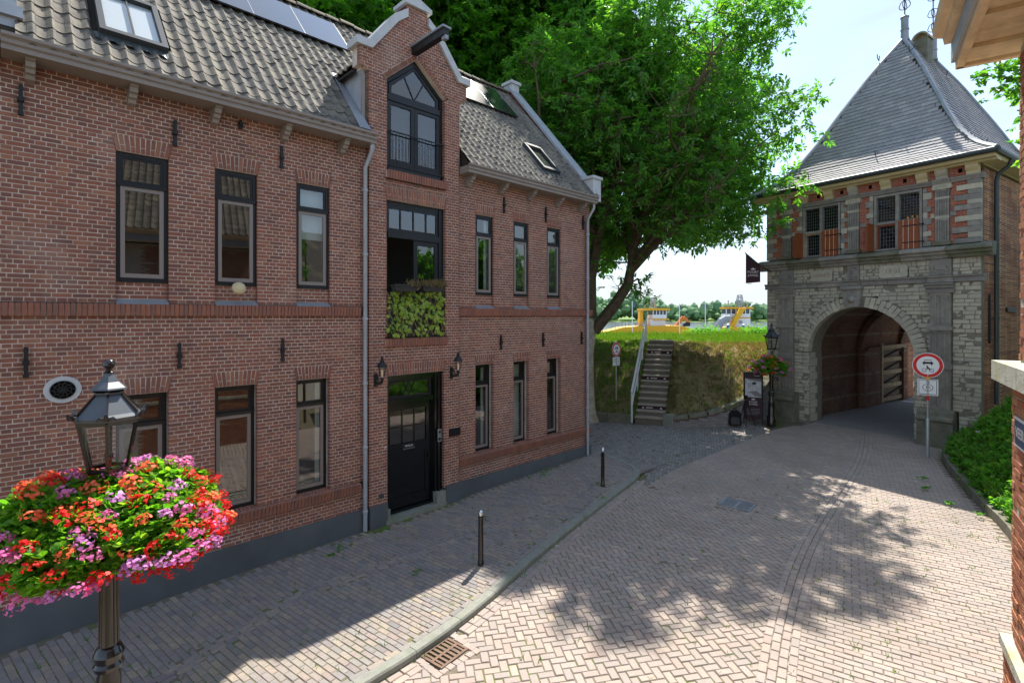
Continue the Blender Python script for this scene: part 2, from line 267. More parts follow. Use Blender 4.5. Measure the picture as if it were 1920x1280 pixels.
# ------------------------------------------------------------------ mesh helpers
class MB:
    """collects verts and faces; build() links them as one mesh object in world coordinates"""
    def __init__(s, xf=None): s.v = []; s.f = []; s.xf = xf; s.mi = []; s.cm = 0
    def add(s, vs, fs):
        k = len(s.v); s.v += [tuple(p) for p in vs]; s.f += [tuple(k + i for i in f) for f in fs]; s.mi += [s.cm] * len(fs); return s
    def box(s, x0, x1, y0, y1, z0, z1):
        return s.add([(x0, y0, z0), (x1, y0, z0), (x1, y1, z0), (x0, y1, z0), (x0, y0, z1), (x1, y0, z1), (x1, y1, z1), (x0, y1, z1)],
                     [(0, 3, 2, 1), (4, 5, 6, 7), (0, 1, 5, 4), (1, 2, 6, 5), (2, 3, 7, 6), (3, 0, 4, 7)])
    def obox(s, M, sx, sy, sz):
        c = [M @ Vector((a * sx / 2, b * sy / 2, d * sz / 2)) for d in (-1, 1) for a, b in ((-1, -1), (1, -1), (1, 1), (-1, 1))]
        return s.add(c, [(0, 3, 2, 1), (4, 5, 6, 7), (0, 1, 5, 4), (1, 2, 6, 5), (2, 3, 7, 6), (3, 0, 4, 7)])
    def bar(s, a, b, wx, wz, up=(0, 0, 1)):
        a = Vector(a); b = Vector(b); d = (b - a); L = d.length; d.normalize(); u = Vector(up)
        x = d.cross(u)
        if x.length < 1e-4: x = d.cross(Vector((1, 0, 0)))
        x.normalize(); z = x.cross(d)
        M = Matrix(((x.x, d.x, z.x, 0), (x.y, d.y, z.y, 0), (x.z, d.z, z.z, 0), (0, 0, 0, 1))); M.translation = (a + b) / 2
        return s.obox(M, wx, L, wz)
    def tube(s, pts, rad, n=8, cap=True):
        pts = [Vector(p) for p in pts]; rs = rad if isinstance(rad, (list, tuple)) else [rad] * len(pts)
        k0 = len(s.v); prev = None
        for i, p in enumerate(pts):
            d = (pts[min(i + 1, len(pts) - 1)] - pts[max(i - 1, 0)])
            if d.length < 1e-6: d = Vector((0, 0, 1))
            d.normalize()
            if prev is None:
                x = d.orthogonal().normalized()
            else:
                x = (prev - d * prev.dot(d))
                x = x.normalized() if x.length > 1e-5 else d.orthogonal().normalized()
            prev = x; y = d.cross(x)
            for j in range(n):
                a = 2 * math.pi * j / n; s.v.append(tuple(p + (x * math.cos(a) + y * math.sin(a)) * rs[i]))
        for i in range(len(pts) - 1):
            for j in range(n):
                a = k0 + i * n + j; b = k0 + i * n + (j + 1) % n
                s.f.append((a, b, b + n, a + n)); s.mi.append(s.cm)
        if cap:
            s.f.append(tuple(k0 + j for j in reversed(range(n)))); s.mi.append(s.cm)
            e = k0 + (len(pts) - 1) * n; s.f.append(tuple(e + j for j in range(n))); s.mi.append(s.cm)
        return s
    def lathe(s, c, prof, n=16, rot=0.0):
        """prof: list of (r, z) from the bottom up"""
        k0 = len(s.v)
        for r, z in prof:
            for j in range(n):
                a = rot + 2 * math.pi * j / n; s.v.append((c[0] + r * math.cos(a), c[1] + r * math.sin(a), c[2] + z))
        for i in range(len(prof) - 1):
            for j in range(n):
                a = k0 + i * n + j; b = k0 + i * n + (j + 1) % n; s.f.append((a, b, b + n, a + n)); s.mi.append(s.cm)
        s.f.append(tuple(k0 + j for j in reversed(range(n)))); s.mi.append(s.cm)
        e = k0 + (len(prof) - 1) * n; s.f.append(tuple(e + j for j in range(n))); s.mi.append(s.cm)
        return s
    def prism(s, poly, fn, d0, d1):
        """poly in 2D (a, b); fn(a, b, d) gives the point; solid between depths d0 and d1"""
        n = len(poly); v = [fn(a, b, d0) for a, b in poly] + [fn(a, b, d1) for a, b in poly]
        fs = [tuple(range(n)), tuple(reversed(range(n, 2 * n)))] + [(i, i + n, (i + 1) % n + n, (i + 1) % n) for i in range(n)]
        return s.add(v, fs)
    def sphere(s, c, r, n=10, m=6, sz=1.0):
        return s.lathe((c[0], c[1], c[2]), [(max(1e-3, r * math.sin(math.pi * i / m)), -r * sz * math.cos(math.pi * i / m)) for i in range(m + 1)], n)
    def build(s, name, ms, parent=None, smooth=False, kind=None, fixn=True):
        me = bpy.data.meshes.new(name)
        vs = [s.xf @ Vector(p) for p in s.v] if s.xf is not None else s.v
        me.from_pydata([tuple(p) for p in vs], [], s.f)
        for m in (ms if isinstance(ms, (list, tuple)) else [ms]): me.materials.append(MATS[m])
        if s.cm or any(s.mi): me.polygons.foreach_set('material_index', s.mi)
        if fixn:
            b = bmesh.new(); b.from_mesh(me); bmesh.ops.recalc_face_normals(b, faces=b.faces); b.to_mesh(me); b.free()
        if smooth:
            me.polygons.foreach_set('use_smooth', [True] * len(me.polygons))
            me.set_sharp_from_angle(angle=R(38))
        me.update()
        return link(name, me, parent, kind)
def link(name, me, parent=None, kind=None):
    o = bpy.data.objects.new(name, me); COL.objects.link(o)
    if parent is not None: adopt(o, parent)
    if kind: o['kind'] = kind
    return o
PINV = {}
def wmat(o):
    m = Matrix.LocRotScale(o.location, o.rotation_euler, o.scale) if not o.get('_mb') else o.matrix_basis
    return (wmat(o.parent) @ o.matrix_parent_inverse @ m) if o.parent else m
def adopt(o, parent):
    o.parent = parent; o.matrix_parent_inverse = wmat(parent).inverted()
def thing(name, label, cat, loc, group=None):
    o = bpy.data.objects.new(name, None); COL.objects.link(o); o.location = loc; o.empty_display_size = 0.2
    o['label'] = label; o['category'] = cat
    if group: o['group'] = group
    return o
def tag(o, label, cat, group=None):
    o['label'] = label; o['category'] = cat
    if group: o['group'] = group
    return o
def structure(o): o['kind'] = 'structure'; return o
def copy_tree(root, loc, label, rz=0.0):
    """copies a thing with its parts and sub-parts, sharing meshes"""
    c = root.copy(); COL.objects.link(c); c.location = loc; c.rotation_euler = (0, 0, rz); c['label'] = label
    kids = {}
    for o in list(bpy.data.objects):
        if o.parent: kids.setdefault(o.parent, []).append(o)
    def rec(a, b):
        for k in kids.get(a, []):
            d = k.copy(); COL.objects.link(d); pi = k.matrix_parent_inverse.copy(); d.parent = b; d.matrix_parent_inverse = pi; rec(k, d)
    rec(root, c); return c
def to_px(P):
    """photograph pixels (1920 wide) of world points; used only to rank pieces by the size they show at"""
    P = np.asarray(P, float) - np.array(CAM)
    r = P[..., 0] * RGT.x + P[..., 1] * RGT.y; z = P[..., 0] * FWD.x + P[..., 1] * FWD.y
    z = np.where(z > 0.05, z, np.nan)
    return 960 + 975 * r / z, 592 - 975 * P[..., 2] / z, z
HIDE = [(-10, 850, 405, 1140), (140, 670, 275, 860), (185, 1100, 235, 1290)]
TM = {}
def template(name, vs, fs, smooth=False):
    TM[name] = (np.array(vs, float), [tuple(f) for f in fs], smooth)
def emit(name, tmpl, Ms, material, parent, keep=300, stuff=None, smooth=False, minpx=0, kind=None, names=None):
    """pieces: the `keep` that show largest become objects (children of parent), the rest one joined mesh"""
    V, F, _ = TM[tmpl]; Ms = np.asarray(Ms, float)
    if len(Ms) == 0: return []
    H = np.concatenate([V, np.ones((len(V), 1))], 1)
    W = np.einsum('nij,vj->nvi', Ms, H)[..., :3]
    x, y, z = to_px(W)
    bx0, bx1, by0, by1 = np.min(x, 1), np.max(x, 1), np.min(y, 1), np.max(y, 1)
    cx, cy = (bx0 + bx1) / 2, (by0 + by1) / 2
    ok = np.isfinite(cx) & (cx > 4) & (cx < 1916) & (cy > 4) & (cy < 1276)
    for a, b, c, d in HIDE: ok &= ~((cx > a) & (cx < c) & (cy > b) & (cy < d))
    area = np.where(ok, (bx1 - bx0) * (by1 - by0), -1); big = np.maximum(bx1 - bx0, by1 - by0)
    area = np.where(big >= minpx, area, -1)
    order = np.argsort(-np.nan_to_num(area, nan=-1)); solo = [i for i in order[:keep] if area[i] > 0]
    me = bpy.data.meshes.new(name); me.from_pydata([tuple(p) for p in V], [], F); me.materials.append(MATS[material])
    if smooth: me.polygons.foreach_set('use_smooth', [True] * len(F)); me.set_sharp_from_angle(angle=R(40))
    objs = []
    pin = wmat(parent).inverted()
    for i in solo:
        o = bpy.data.objects.new(name, me); COL.objects.link(o); o.parent = parent; o.matrix_parent_inverse = pin
        o.matrix_basis = Matrix([list(r) for r in Ms[i]]); objs.append(o)
    rest = np.ones(len(Ms), bool); rest[solo] = False
    if rest.any():
        join(stuff or name + '_field', W[rest], F, material, parent, smooth)
    return objs
def join(name, W, F, material, parent=None, smooth=False, kind='stuff', matidx=None):
    n, k, _ = W.shape
    me = bpy.data.meshes.new(name)
    me.vertices.add(n * k); me.vertices.foreach_set('co', W.reshape(-1).astype(np.float32))
    lens = np.array([len(f) for f in F]); flat = np.concatenate([np.array(f) for f in F])
    loops = (flat[None, :] + (np.arange(n) * k)[:, None]).reshape(-1)
    tot = np.tile(lens, n); start = np.concatenate([[0], np.cumsum(tot)[:-1]])
    me.loops.add(len(loops)); me.loops.foreach_set('vertex_index', loops.astype(np.int32))
    me.polygons.add(len(tot)); me.polygons.foreach_set('loop_start', start.astype(np.int32)); me.polygons.foreach_set('loop_total', tot.astype(np.int32))
    for m in (material if isinstance(material, (list, tuple)) else [material]): me.materials.append(MATS[m])
    me.polygons.foreach_set('use_smooth', np.full(len(tot), bool(smooth)))
    me.update(calc_edges=True); me.validate()
    if smooth: me.set_sharp_from_angle(angle=R(40))
    o = link(name, me, parent, kind); return o
def TRS(c, sx, sy, sz, rot=None):
    M = np.eye(4); Rm = np.array(rot if rot is not None else Matrix.Identity(3))
    M[:3, :3] = Rm @ np.diag([sx, sy, sz]); M[:3, 3] = c; return M
def rotz(a): return np.array(Matrix.Rotation(a, 3, 'Z'))
def roty(a): return np.array(Matrix.Rotation(a, 3, 'Y'))
def rotx(a): return np.array(Matrix.Rotation(a, 3, 'X'))
template('block', [(-.5, -.5, -.5), (.5, -.5, -.5), (.5, .5, -.5), (-.5, .5, -.5), (-.5, -.5, .5), (.5, -.5, .5), (.5, .5, .5), (-.5, .5, .5)],
         [(0, 3, 2, 1), (4, 5, 6, 7), (0, 1, 5, 4), (1, 2, 6, 5), (2, 3, 7, 6), (3, 0, 4, 7)])
def chamf(e, h):
    a = .5; v = [(-a, -a, -.5), (a, -a, -.5), (a, a, -.5), (-a, a, -.5), (-a, -a, .5 - h), (a, -a, .5 - h), (a, a, .5 - h), (-a, a, .5 - h)]
    v += [(-a + e, -a + e * 2, .5), (a - e, -a + e * 2, .5), (a - e, a - e * 2, .5), (-a + e, a - e * 2, .5)]
    f = [(0, 1, 5, 4), (1, 2, 6, 5), (2, 3, 7, 6), (3, 0, 4, 7), (4, 5, 9, 8), (5, 6, 10, 9), (6, 7, 11, 10), (7, 4, 8, 11), (8, 9, 10, 11)]
    return v, f
template('paver', *chamf(.035, .12))
# rubble-like block: front corners pulled in a little (front is local -y)
def rub(j):
    r = random.Random(j); v = []
    for y in (-.5, .5):
        for x, z in ((-.5, -.5), (0, -.5), (.5, -.5), (.5, .5), (0, .5), (-.5, .5)):
            k = .07 if y < 0 else 0; v.append((x * (1 - r.random() * k), y + (r.random() * .1 if y < 0 else 0), z * (1 - r.random() * k * 2.2)))
    f = [(0, 1, 4, 5), (1, 2, 3, 4)] + [(i, (i + 1) % 6 + 0, (i + 1) % 6 + 6, i + 6) for i in range(6)]
    return v, f
for j in range(4): template('rubble%d' % j, *rub(j))

def path_len(P):
    d = [0]
    for a, b in zip(P, P[1:]): d.append(d[-1] + math.dist(a, b))
    return d
def resample(P, step):
    d = path_len(P); n = max(2, int(round(d[-1] / step)) + 1); outp = []
    for k in range(n):
        s = d[-1] * k / (n - 1); i = max(j for j in range(len(d)) if d[j] <= s + 1e-9); i = min(i, len(P) - 2)
        t = (s - d[i]) / max(1e-9, d[i + 1] - d[i]); outp.append(tuple(P[i][q] + (P[i + 1][q] - P[i][q]) * t for q in range(len(P[0]))))
    return outp
def smooth_path(P, step, it=3):
    for _ in range(it):
        Q = [P[0]]
        for a, b in zip(P, P[1:]):
            Q.append(tuple(.75 * a[i] + .25 * b[i] for i in range(len(a)))); Q.append(tuple(.25 * a[i] + .75 * b[i] for i in range(len(a))))
        Q.append(P[-1]); P = Q
    return resample(P, step)
def in_poly(pts, poly):
    x = pts[:, 0]; y = pts[:, 1]; c = np.zeros(len(pts), bool); n = len(poly); j = n - 1
    for i in range(n):
        xi, yi = poly[i][:2]; xj, yj = poly[j][:2]
        c ^= ((yi > y) != (yj > y)) & (x < (xj - xi) * (y - yi) / ((yj - yi) + 1e-12) + xi); j = i
    return c
def gz(x): return 0.022 * min(max(x, -30.0), 17.0)

# ------------------------------------------------------------------ ground, road, pavement
def gz_arr(x): return 0.022 * np.clip(x, -30, 17)
b = MB(); xs = [-160, -60, -30, -15, 0, 8, 17, 24, 32]; ys = [-160, -60, -30, -12, -6, 0, 12, 40]
for y in ys:
    for x in xs: b.v.append((x, y, gz(x) - 0.05))
for j in range(len(ys) - 1):
    for i in range(len(xs) - 1):
        a = j * len(xs) + i; b.f.append((a, a + 1, a + 1 + len(xs), a + len(xs))); b.mi.append(0)
structure(b.build('ground', 'joint sand'))
KERB = smooth_path([(-9, -4.02), (-5, -4.0), (-2.16, -3.97), (-1.0, -3.88), (0.22, -3.62), (1.44, -3.26), (3.58, -2.79), (5.25, -2.46), (6.32, -2.26), (6.86, -2.06), (7.2, -1.71), (7.5, -0.9), (7.68, 0.27), (7.7, 1.5)], 0.12)
def offset(P, d):
    o = []
    for i in range(len(P)):
        a = P[max(i - 1, 0)]; c = P[min(i + 1, len(P) - 1)]; tx, ty = c[0] - a[0], c[1] - a[1]; l = math.hypot(tx, ty); o.append((P[i][0] - ty / l * d, P[i][1] + tx / l * d))
    return o
KIN = offset(KERB, 0.15)                 # pavement side of the kerb
SWZ = 0.0                                # pavement top = gz; road = gz - 0.09
ROADZ = -0.085
def strip(name, A, Bp, za, zb, m, kind=None):
    q = MB()
    for (x, y), (x2, y2) in zip(A, Bp): q.v += [(x, y, gz(x) + za), (x2, y2, gz(x2) + zb)]
    for i in range(len(A) - 1): q.f.append((2 * i, 2 * i + 1, 2 * i + 3, 2 * i + 2)); q.mi.append(0)
    return q.build(name, m)
# pavement body (joint bed) and road bed
b = MB(); poly = KIN
for (x, y) in poly: b.v += [(x, y, gz(x) - 0.010), (x, 0.2 if x < 7.4 else max(y, 0.2), gz(x) - 0.010)]
for i in range(len(poly) - 1): b.f.append((2 * i, 2 * i + 1, 2 * i + 3, 2 * i + 2)); b.mi.append(0)
pavement = structure(b.build('pavement', 'joint sand'))
b = MB(); n = 40
xs = np.linspace(-9, 30, n)
for x in xs: b.v += [(x, -14, gz(x) + ROADZ - 0.015), (x, 12 if x > 7.0 else -2.0, gz(x) + ROADZ - 0.015)]
for i in range(n - 1): b.f.append((2 * i, 2 * i + 2, 2 * i + 3, 2 * i + 1)); b.mi.append(0)
road = structure(b.build('road', 'joint sand'))
bpy.data.objects['ground'].location.z = -0.12
# kerb stones
kern = MB(); P = KERB; Q = KIN; seg = 7
kl = []
kerb = bpy.data.objects.new('kerb', None); COL.objects.link(kerb); structure(kerb)
i = 0
while i < len(P) - 1:
    j = min(i + seg, len(P) - 1); b = MB(); A = P[i:j + 1]; C = Q[i:j + 1]
    def sh(a, c, t): return (a[0] + (c[0] - a[0]) * t, a[1] + (c[1] - a[1]) * t)
    rows = []
    for q, (a, c) in enumerate(zip(A, C)):
        e = 0
        z = gz(a[0]); o2 = sh(a, c, .12)
        rows.append([(a[0], a[1], z + ROADZ - .04), (a[0], a[1], z - 0.012), (o2[0], o2[1], z + .012), (c[0], c[1], z + .010), (c[0], c[1], z - .05)])
    # pull the ends in for the joint
    if len(rows) > 1:
        for q, r in ((0, 1), (-1, -2)):
            rows[q] = [tuple(p[k] + (p2[k] - p[k]) * .03 for k in range(3)) for p, p2 in zip(rows[q], rows[r])]
    for row in rows: b.v += row
    for q in range(len(rows) - 1):
        for k in range(4): b.f.append((q * 5 + k, q * 5 + k + 1, q * 5 + 6 + k, q * 5 + 5 + k)); b.mi.append(0)
    e = (len(rows) - 1) * 5; b.f += [(0, 1, 2, 3, 4), (e + 4, e + 3, e + 2, e + 1, e)]; b.mi += [0, 0]
    b.build('kerb_stone', 'kerb concrete', kerb); i = j
def lay(cells, zoff, th, jit=.0022, tilt=.009):
    """cells: (x, y, angle, length, width) -> matrices; long side along the angle"""
    M = []
    for x, y, a, L, W in cells:
        r = rotz(a + random.gauss(0, .008)) @ rotx(random.gauss(0, tilt)) @ roty(random.gauss(0, tilt))
        M.append(TRS((x + random.gauss(0, .0012), y + random.gauss(0, .0012), gz(x) + zoff - th / 2 + random.gauss(0, jit)), L, W, th, r))
    return M
# pavement clinkers: rows across the pavement, long side away from the house
sw = []
SWP = [tuple(p) for p in offset(KERB, 0.155)]; ky = lambda x: float(np.interp(x, [p[0] for p in SWP if p[0] <= 7.28 and True][:], [p[1] for p in SWP if p[0] <= 7.28][:]))
W_, L_, J_ = .083, .198, .006
xk = -8.5; col = 0
SWPOLY = [(p[0], p[1]) for p in offset(KERB, .155 + .05)] + [(7.62, .6), (-9, .6)]
x = -8.6
while x < 7.6:
    y = -4.2 + (col % 2) * .102 + random.uniform(-.012, .012)
    ylo = -4.2
    while y < 0.15:
        L = L_ * random.uniform(.94, 1.03)
        skew = 0.16 * (y + 1.6)                                  # rows lean a little towards the gate
        sw.append((x - skew * .9, y + L / 2, R(90 + 8.5), L, W_ * random.uniform(.93, 1.02))); y += L + J_
    x += W_ + J_; col += 1
pts = np.array([(c[0], c[1]) for c in sw]); inside = in_poly(pts, SWPOLY)
linef = lambda x: np.interp(x, [-9, -5.26, -1.93, .3, 2.91, 7.6], [-2.95, -2.6, -1.45, -1.62, -1.85, -1.95])
keepm = inside & (np.abs(pts[:, 1] - linef(pts[:, 0])) > .09) & ((pts[:, 1] < -.13) | (pts[:, 0] > 7.4)) & ~((pts[:, 0] > -.02) & (pts[:, 0] < 2.32) & (pts[:, 1] > -.26))
swc = [c for c, k in zip(sw, keepm) if k]
x = -8.6                                                              # the lengthwise double row
while x < 7.5:
    for o in (-.09, 0, .09):
        yy = float(linef(x + .1)); an = math.atan2(float(linef(x + .2) - linef(x)), .2)
        swc.append((x + .1 + (.1 if o > 0 else 0), yy + o, an, .195, .082))
    x += .203
KR = offset(KERB, .155 + .045)
for i in range(0, len(KR) - 2, 2):                                    # border row along the kerb
    a, c = KR[i], KR[i + 2]; swc.append(((a[0] + c[0]) / 2, (a[1] + c[1]) / 2, math.atan2(c[1] - a[1], c[0] - a[0]), math.dist(a, c) - .006, .084))
nb_ = int(keepm.sum()); emit('clinker', 'paver', lay(swc[:nb_], -.003, .06) + lay(swc[nb_:], .003, .06), 'clinker', pavement, 300, 'clinker_field')

# road: herringbone field, four-row gutter band, running bond field, cobbled corner
BANDL = smooth_path([(-3.0, -8.35), (-1.0, -7.75), (0.95, -7.2), (2.8, -6.72), (5.15, -6.3), (8.1, -6.03), (11.79, -5.75), (14.5, -5.3), (17.5, -4.7)], .2)
BW = .43
BANDR = offset(BANDL, -BW)
ARC = smooth_path([(6.2, -2.62), (7.92, -2.45), (9.6, -2.55), (12.09, -2.66), (14.2, -2.75), (15.6, -3.1)], .2)
ARC2 = offset(ARC, -.42)
bedk = smooth_path([(3.6, -9.75), (6.0, -9.6), (8.51, -9.1), (10.05, -8.54), (11.99, -7.96), (13.6, -7.55), (14.6, -7.45), (15.35, -7.75)], .2)
hbpoly = [(p[0], p[1]) for p in offset(KERB, -.11) if p[0] < 6.3] + [(p[0], p[1]) for p in offset(ARC, -.30)] + [(17.5, -3.2), (17.5, -4.6)] + list(reversed(offset(BANDL, -.11)))
ang = R(-33)
def herring(ang, x0, x1, y0, y1, L, W, J):
    """2:1 herringbone lattice turned by ang"""
    u = W + J; outc = []
    ca, sa = math.cos(ang), math.sin(ang); rmax = 22
    n = int(rmax / u)
    for i in range(-n, n):
        for k in range(-n // 2 - 1, n // 2 + 1):
            # row i: horizontal brick at (4k+i), vertical brick next to it
            if abs(4 * k - i) > n: continue
            hx, hy = (4 * k - i) * u + u, i * u + u / 2
            vx, vy = (4 * k - i) * u + 2.5 * u, i * u + u
            for (a, bb, rot) in ((hx, hy, 0), (vx, vy - 0, 90)):
                X, Y = a * ca - bb * sa, a * sa + bb * ca
                outc.append((X, Y, ang + R(rot)))
    return outc
hb = herring(ang, 0, 0, 0, 0, .2, .1, .007)
cells = [(x + 4.5, y - 4.5, a, .2, .1) for x, y, a in hb]
pts = np.array([(c[0], c[1]) for c in cells]); k = in_poly(pts, hbpoly)
GRATE = (-1.11, -4.07); MANH = (6.56, -4.72)
k &= ~((np.abs(pts[:, 0] - GRATE[0]) < .34) & (np.abs(pts[:, 1] - GRATE[1]) < .34)) & ~((np.abs(pts[:, 0] - MANH[0]) < .42) & (np.abs(pts[:, 1] - MANH[1]) < .42))
lowc = [c for c, q in zip(cells, k) if q]; roadc = []
def rowcells(Pth, rows, L, W, J=.007, stag=True, first=0.0):
    o = []
    for r in range(rows):
        Pr = resample(offset(Pth, -(first + (W + J) * (r + .5))), (L + J)); s0 = (r % 2) * .5 if stag else 0
        for i in range(len(Pr) - 1):
            a, c = Pr[i], Pr[i + 1]
            t = s0; x = a[0] + (c[0] - a[0]) * (t + .5 if t else .5); y = a[1] + (c[1] - a[1]) * (t + .5 if t else .5)
            o.append((x, y, math.atan2(c[1] - a[1], c[0] - a[0]), L, W))
    return o
roadc += rowcells(BANDL, 4, .2, .1)
roadc += [c for c in rowcells(ARC, 4, .2, .1)]
kr = rowcells([(p[0], p[1]) for p in KERB if p[0] < 6.5], 2, .2, .1)
roadc += [c for c in kr if not (abs(c[0] - GRATE[0]) < .36 and abs(c[1] - GRATE[1]) < .34)]
# running bond on the right: courses square to the band
rbpoly = list(offset(BANDL, -BW + .11)) + [(17.5, -5.2), (19, -5.4), (19, -7.3)] + [(p[0], p[1]) for p in reversed(offset(bedk, .07))] + [(1.5, -10.2), (-4, -10.8), (-6, -10.8), (-6, -9.0)]
an = R(-77); cells = []; ca, sa = math.cos(an), math.sin(an); u = .207; vv = .107
for i in range(-60, 60):
    for j in range(-150, 150):
        a = i * u + (j % 2) * u / 2; bb = j * vv; X, Y = a * ca - bb * sa + 6.0, a * sa + bb * ca - 8.0
        cells.append((X, Y, an, .2, .1))
pts = np.array([(c[0], c[1]) for c in cells]); k = in_poly(pts, rbpoly); lowc += [c for c, q in zip(cells, k) if q]
emit('paver', 'paver', lay(roadc, ROADZ + .005, .07, .0015, .005) + lay(lowc, ROADZ - .006, .07), 'paver', road, 300, 'paver_field')
# cobbled corner in front of the dike
cobpoly = [(6.1, -2.5), (6.5, -2.42), (6.95, -2.25), (7.3, -1.8), (7.62, -.9), (7.85, .3), (7.85, 9)] + [(9.6, 6.0), (11.0, 3.6), (11.9, 1.5), (12.45, .2), (13.2, -.95), (14.65, -1.8), (16.2, -2.1)] + [(p[0], p[1]) for p in reversed(ARC)]
cells = []
for i in range(-40, 60):
    for j in range(-60, 90):
        a = i * .166 + (j % 2) * .08 + random.uniform(-.012, .012); bb = j * .092; t = R(26)
        cells.append((a * math.cos(t) - bb * math.sin(t) + 9, a * math.sin(t) + bb * math.cos(t) + 1, t + random.gauss(0, .04), random.uniform(.13, .158), .084))
pts = np.array([(c[0], c[1]) for c in cells]); k = in_poly(pts, cobpoly)
cobble_yard = strip('cobbled_corner', [(6.6, -2.6), (17, -3.3)], [(6.6, 9), (17, 9)], ROADZ - .012, ROADZ - .012, 'joint sand'); structure(cobble_yard)
emit('cobble', 'paver', lay([c for c, q in zip(cells, k) if q], ROADZ, .07, .006, .03), 'cobble', cobble_yard, 300, 'cobble_field', minpx=4)
# ------------------------------------------------------------------ brick house
house = thing('brick_house', 'long red brick house with black windows, stepped dormer gable and tiled roof', 'house', (1.0, 3.3, 0))
CZ = .0625; Z0 = .42
FULL = (-8.0, 7.34)
BV = .09                                      # the bay stands proud of the wings
up_win = [(-4.06, -3.40), (-2.75, -2.09), (-1.415, -.78), (2.87, 3.45), (4.15, 4.715), (5.44, 6.01)]
zu0, zu1 = Z0 + 70 * CZ, Z0 + 101 * CZ        # 4.795 .. 6.7325
zl0, zl1 = Z0 + 9 * CZ, Z0 + 43 * CZ          # .9825 .. 3.1075
zs = Z0 + 65 * CZ                             # top of string course
door = (.42, 1.86, 0.0, 3.05)
w2f = (.40, 1.90, 3.83, 6.70)                 # balcony opening with trellis below
fr = (.41, 1.88, 7.32, 9.17, 9.80)            # pointed french window
def facade(pieces, core, u0, u1, z0, z1, v, rects, outline=None, ph=0.0, back=.30, depth=.10):
    """English bond bricks and the mortar body behind them; rects: (u0, u1, z0, z1, grow) openings"""
    n = int(round((z1 - z0) / CZ))
    for i in range(n):
        za = z0 + i * CZ; zb = za + CZ; zc = za + CZ / 2; row = int(round((za - Z0) / CZ))
        free = outline(zc) if outline else [(u0, u1)]
        for r in rects:
            if r(zc) is None: continue
            a, c = r(zc); nf = []
            for p, q in free:
                if c <= p or a >= q: nf.append((p, q)); continue
                if a > p: nf.append((p, a))
                if c < q: nf.append((c, q))
            free = nf
        for p, q in free:
            if q - p < .03: continue
            core.box(p + .006, q - .006, -v + .0045, -v + back, za, zb)
            pitch = .222 if row % 2 == 0 else .111
            off = (.0555 if row % 2 else (0 if row % 4 == 0 else .111)) + ph
            k = math.floor((p - off) / pitch) + 1; cuts = []
            while off + k * pitch < q:
                c = off + k * pitch + random.gauss(0, .003)
                if c - p > .045 and q - c > .045: cuts.append(c)
                if row % 2 == 0 and random.random() < .13:
                    c2 = c + .111
                    if c2 - p > .045 and q - c2 > .045: cuts.append(c2)
                k += 1
            cuts = sorted(cuts); e = [p] + cuts + [q]
            for a, c in zip(e, e[1:]):
                x0 = a + (.006 if a != p else 0); x1 = c - (.006 if c != q else 0)
                if x1 - x0 < .02: continue
                pieces.append(TRS(((x0 + x1) / 2, -v + depth / 2 + random.gauss(0, .0012), zc + random.gauss(0, .0008)), x1 - x0, depth, CZ - .0125 + random.gauss(0, .001),
                                  rotx(random.gauss(0, .006)) @ rotz(random.gauss(0, .003))))
def arch(pieces, core, u0, u1, z, v, h=.25, grow=.05, n=None, split=True):
    """splayed flat arch of bricks on edge over an opening"""
    n = n or int(round((u1 - u0 + grow) / .063)); m = (u0 + u1) / 2; core.prism([(u0 + .004, z), (u1 - .004, z), (u1 + grow - .004, z + h), (u0 - grow + .004, z + h)], lambda a, c, d: (a, d, c), -v + .0035, -v + .30)
    for i in range(n):
        t = (i + .5) / n; ub = u0 + (u1 - u0) * t; ut = u0 - grow + (u1 - u0 + 2 * grow) * t; an = math.atan2(ut - ub, h)
        w = (u1 - u0 + grow) / n - .014; cxx = (ub + ut) / 2
        if split and i % 2:
            s = .37
            for a, c in ((0, s), (s, 1)):
                zz = (a + c) / 2; pieces.append(TRS((ub + (ut - ub) * zz, -v + .05 - .004, z + h * zz), w, .10, h * (c - a) - .012, roty(an)))
        else: pieces.append(TRS((cxx, -v + .05 - .004, z + h / 2), w, .10, h - .010, roty(an)))
def rect(a, c, z0, z1): return lambda z: (a, c) if z0 < z < z1 else None
def trap(a, c, z0, z1, g): return lambda z: (a - g * (z - z0) / (z1 - z0), c + g * (z - z0) / (z1 - z0)) if z0 < z < z1 else None
bricks = []; core = MB(); sills = []
RL = []; RR = []
for k, (a, c) in enumerate(up_win):
    L = RL if k < 3 else RR
    L.append(rect(a, c, zs, zu1)); L.append(trap(a, c, zu1, zu1 + .25, .05)); arch(bricks, core, a, c, zu1, 0)
    L.append(rect(a, c, zl0, zl1)); L.append(trap(a, c, zl1, zl1 + .25, .05)); arch(bricks, core, a, c, zl1, 0)
    facade(bricks, core, a - .001, c + .001, zs, zu0, -.055, [], back=.2)                # recessed bricks below the upper windows
zst = (Z0 + 62 * CZ, Z0 + 65 * CZ)
RL += [rect(-20, 20, *zst)]; RR += [rect(-20, 20, *zst)]
lows = (Z0 + 6 * CZ, Z0 + 9 * CZ)                                                     # sill band at the ground floor
RL += [rect(-4.3, -.0, *lows)]; RR += [rect(2.3, 7.34, *lows)]
facade(bricks, core, -8.0, 0.0, Z0, 7.70, 0, RL)
facade(bricks, core, 2.3, 7.34, Z0, 7.63, 0, RR, ph=.04)
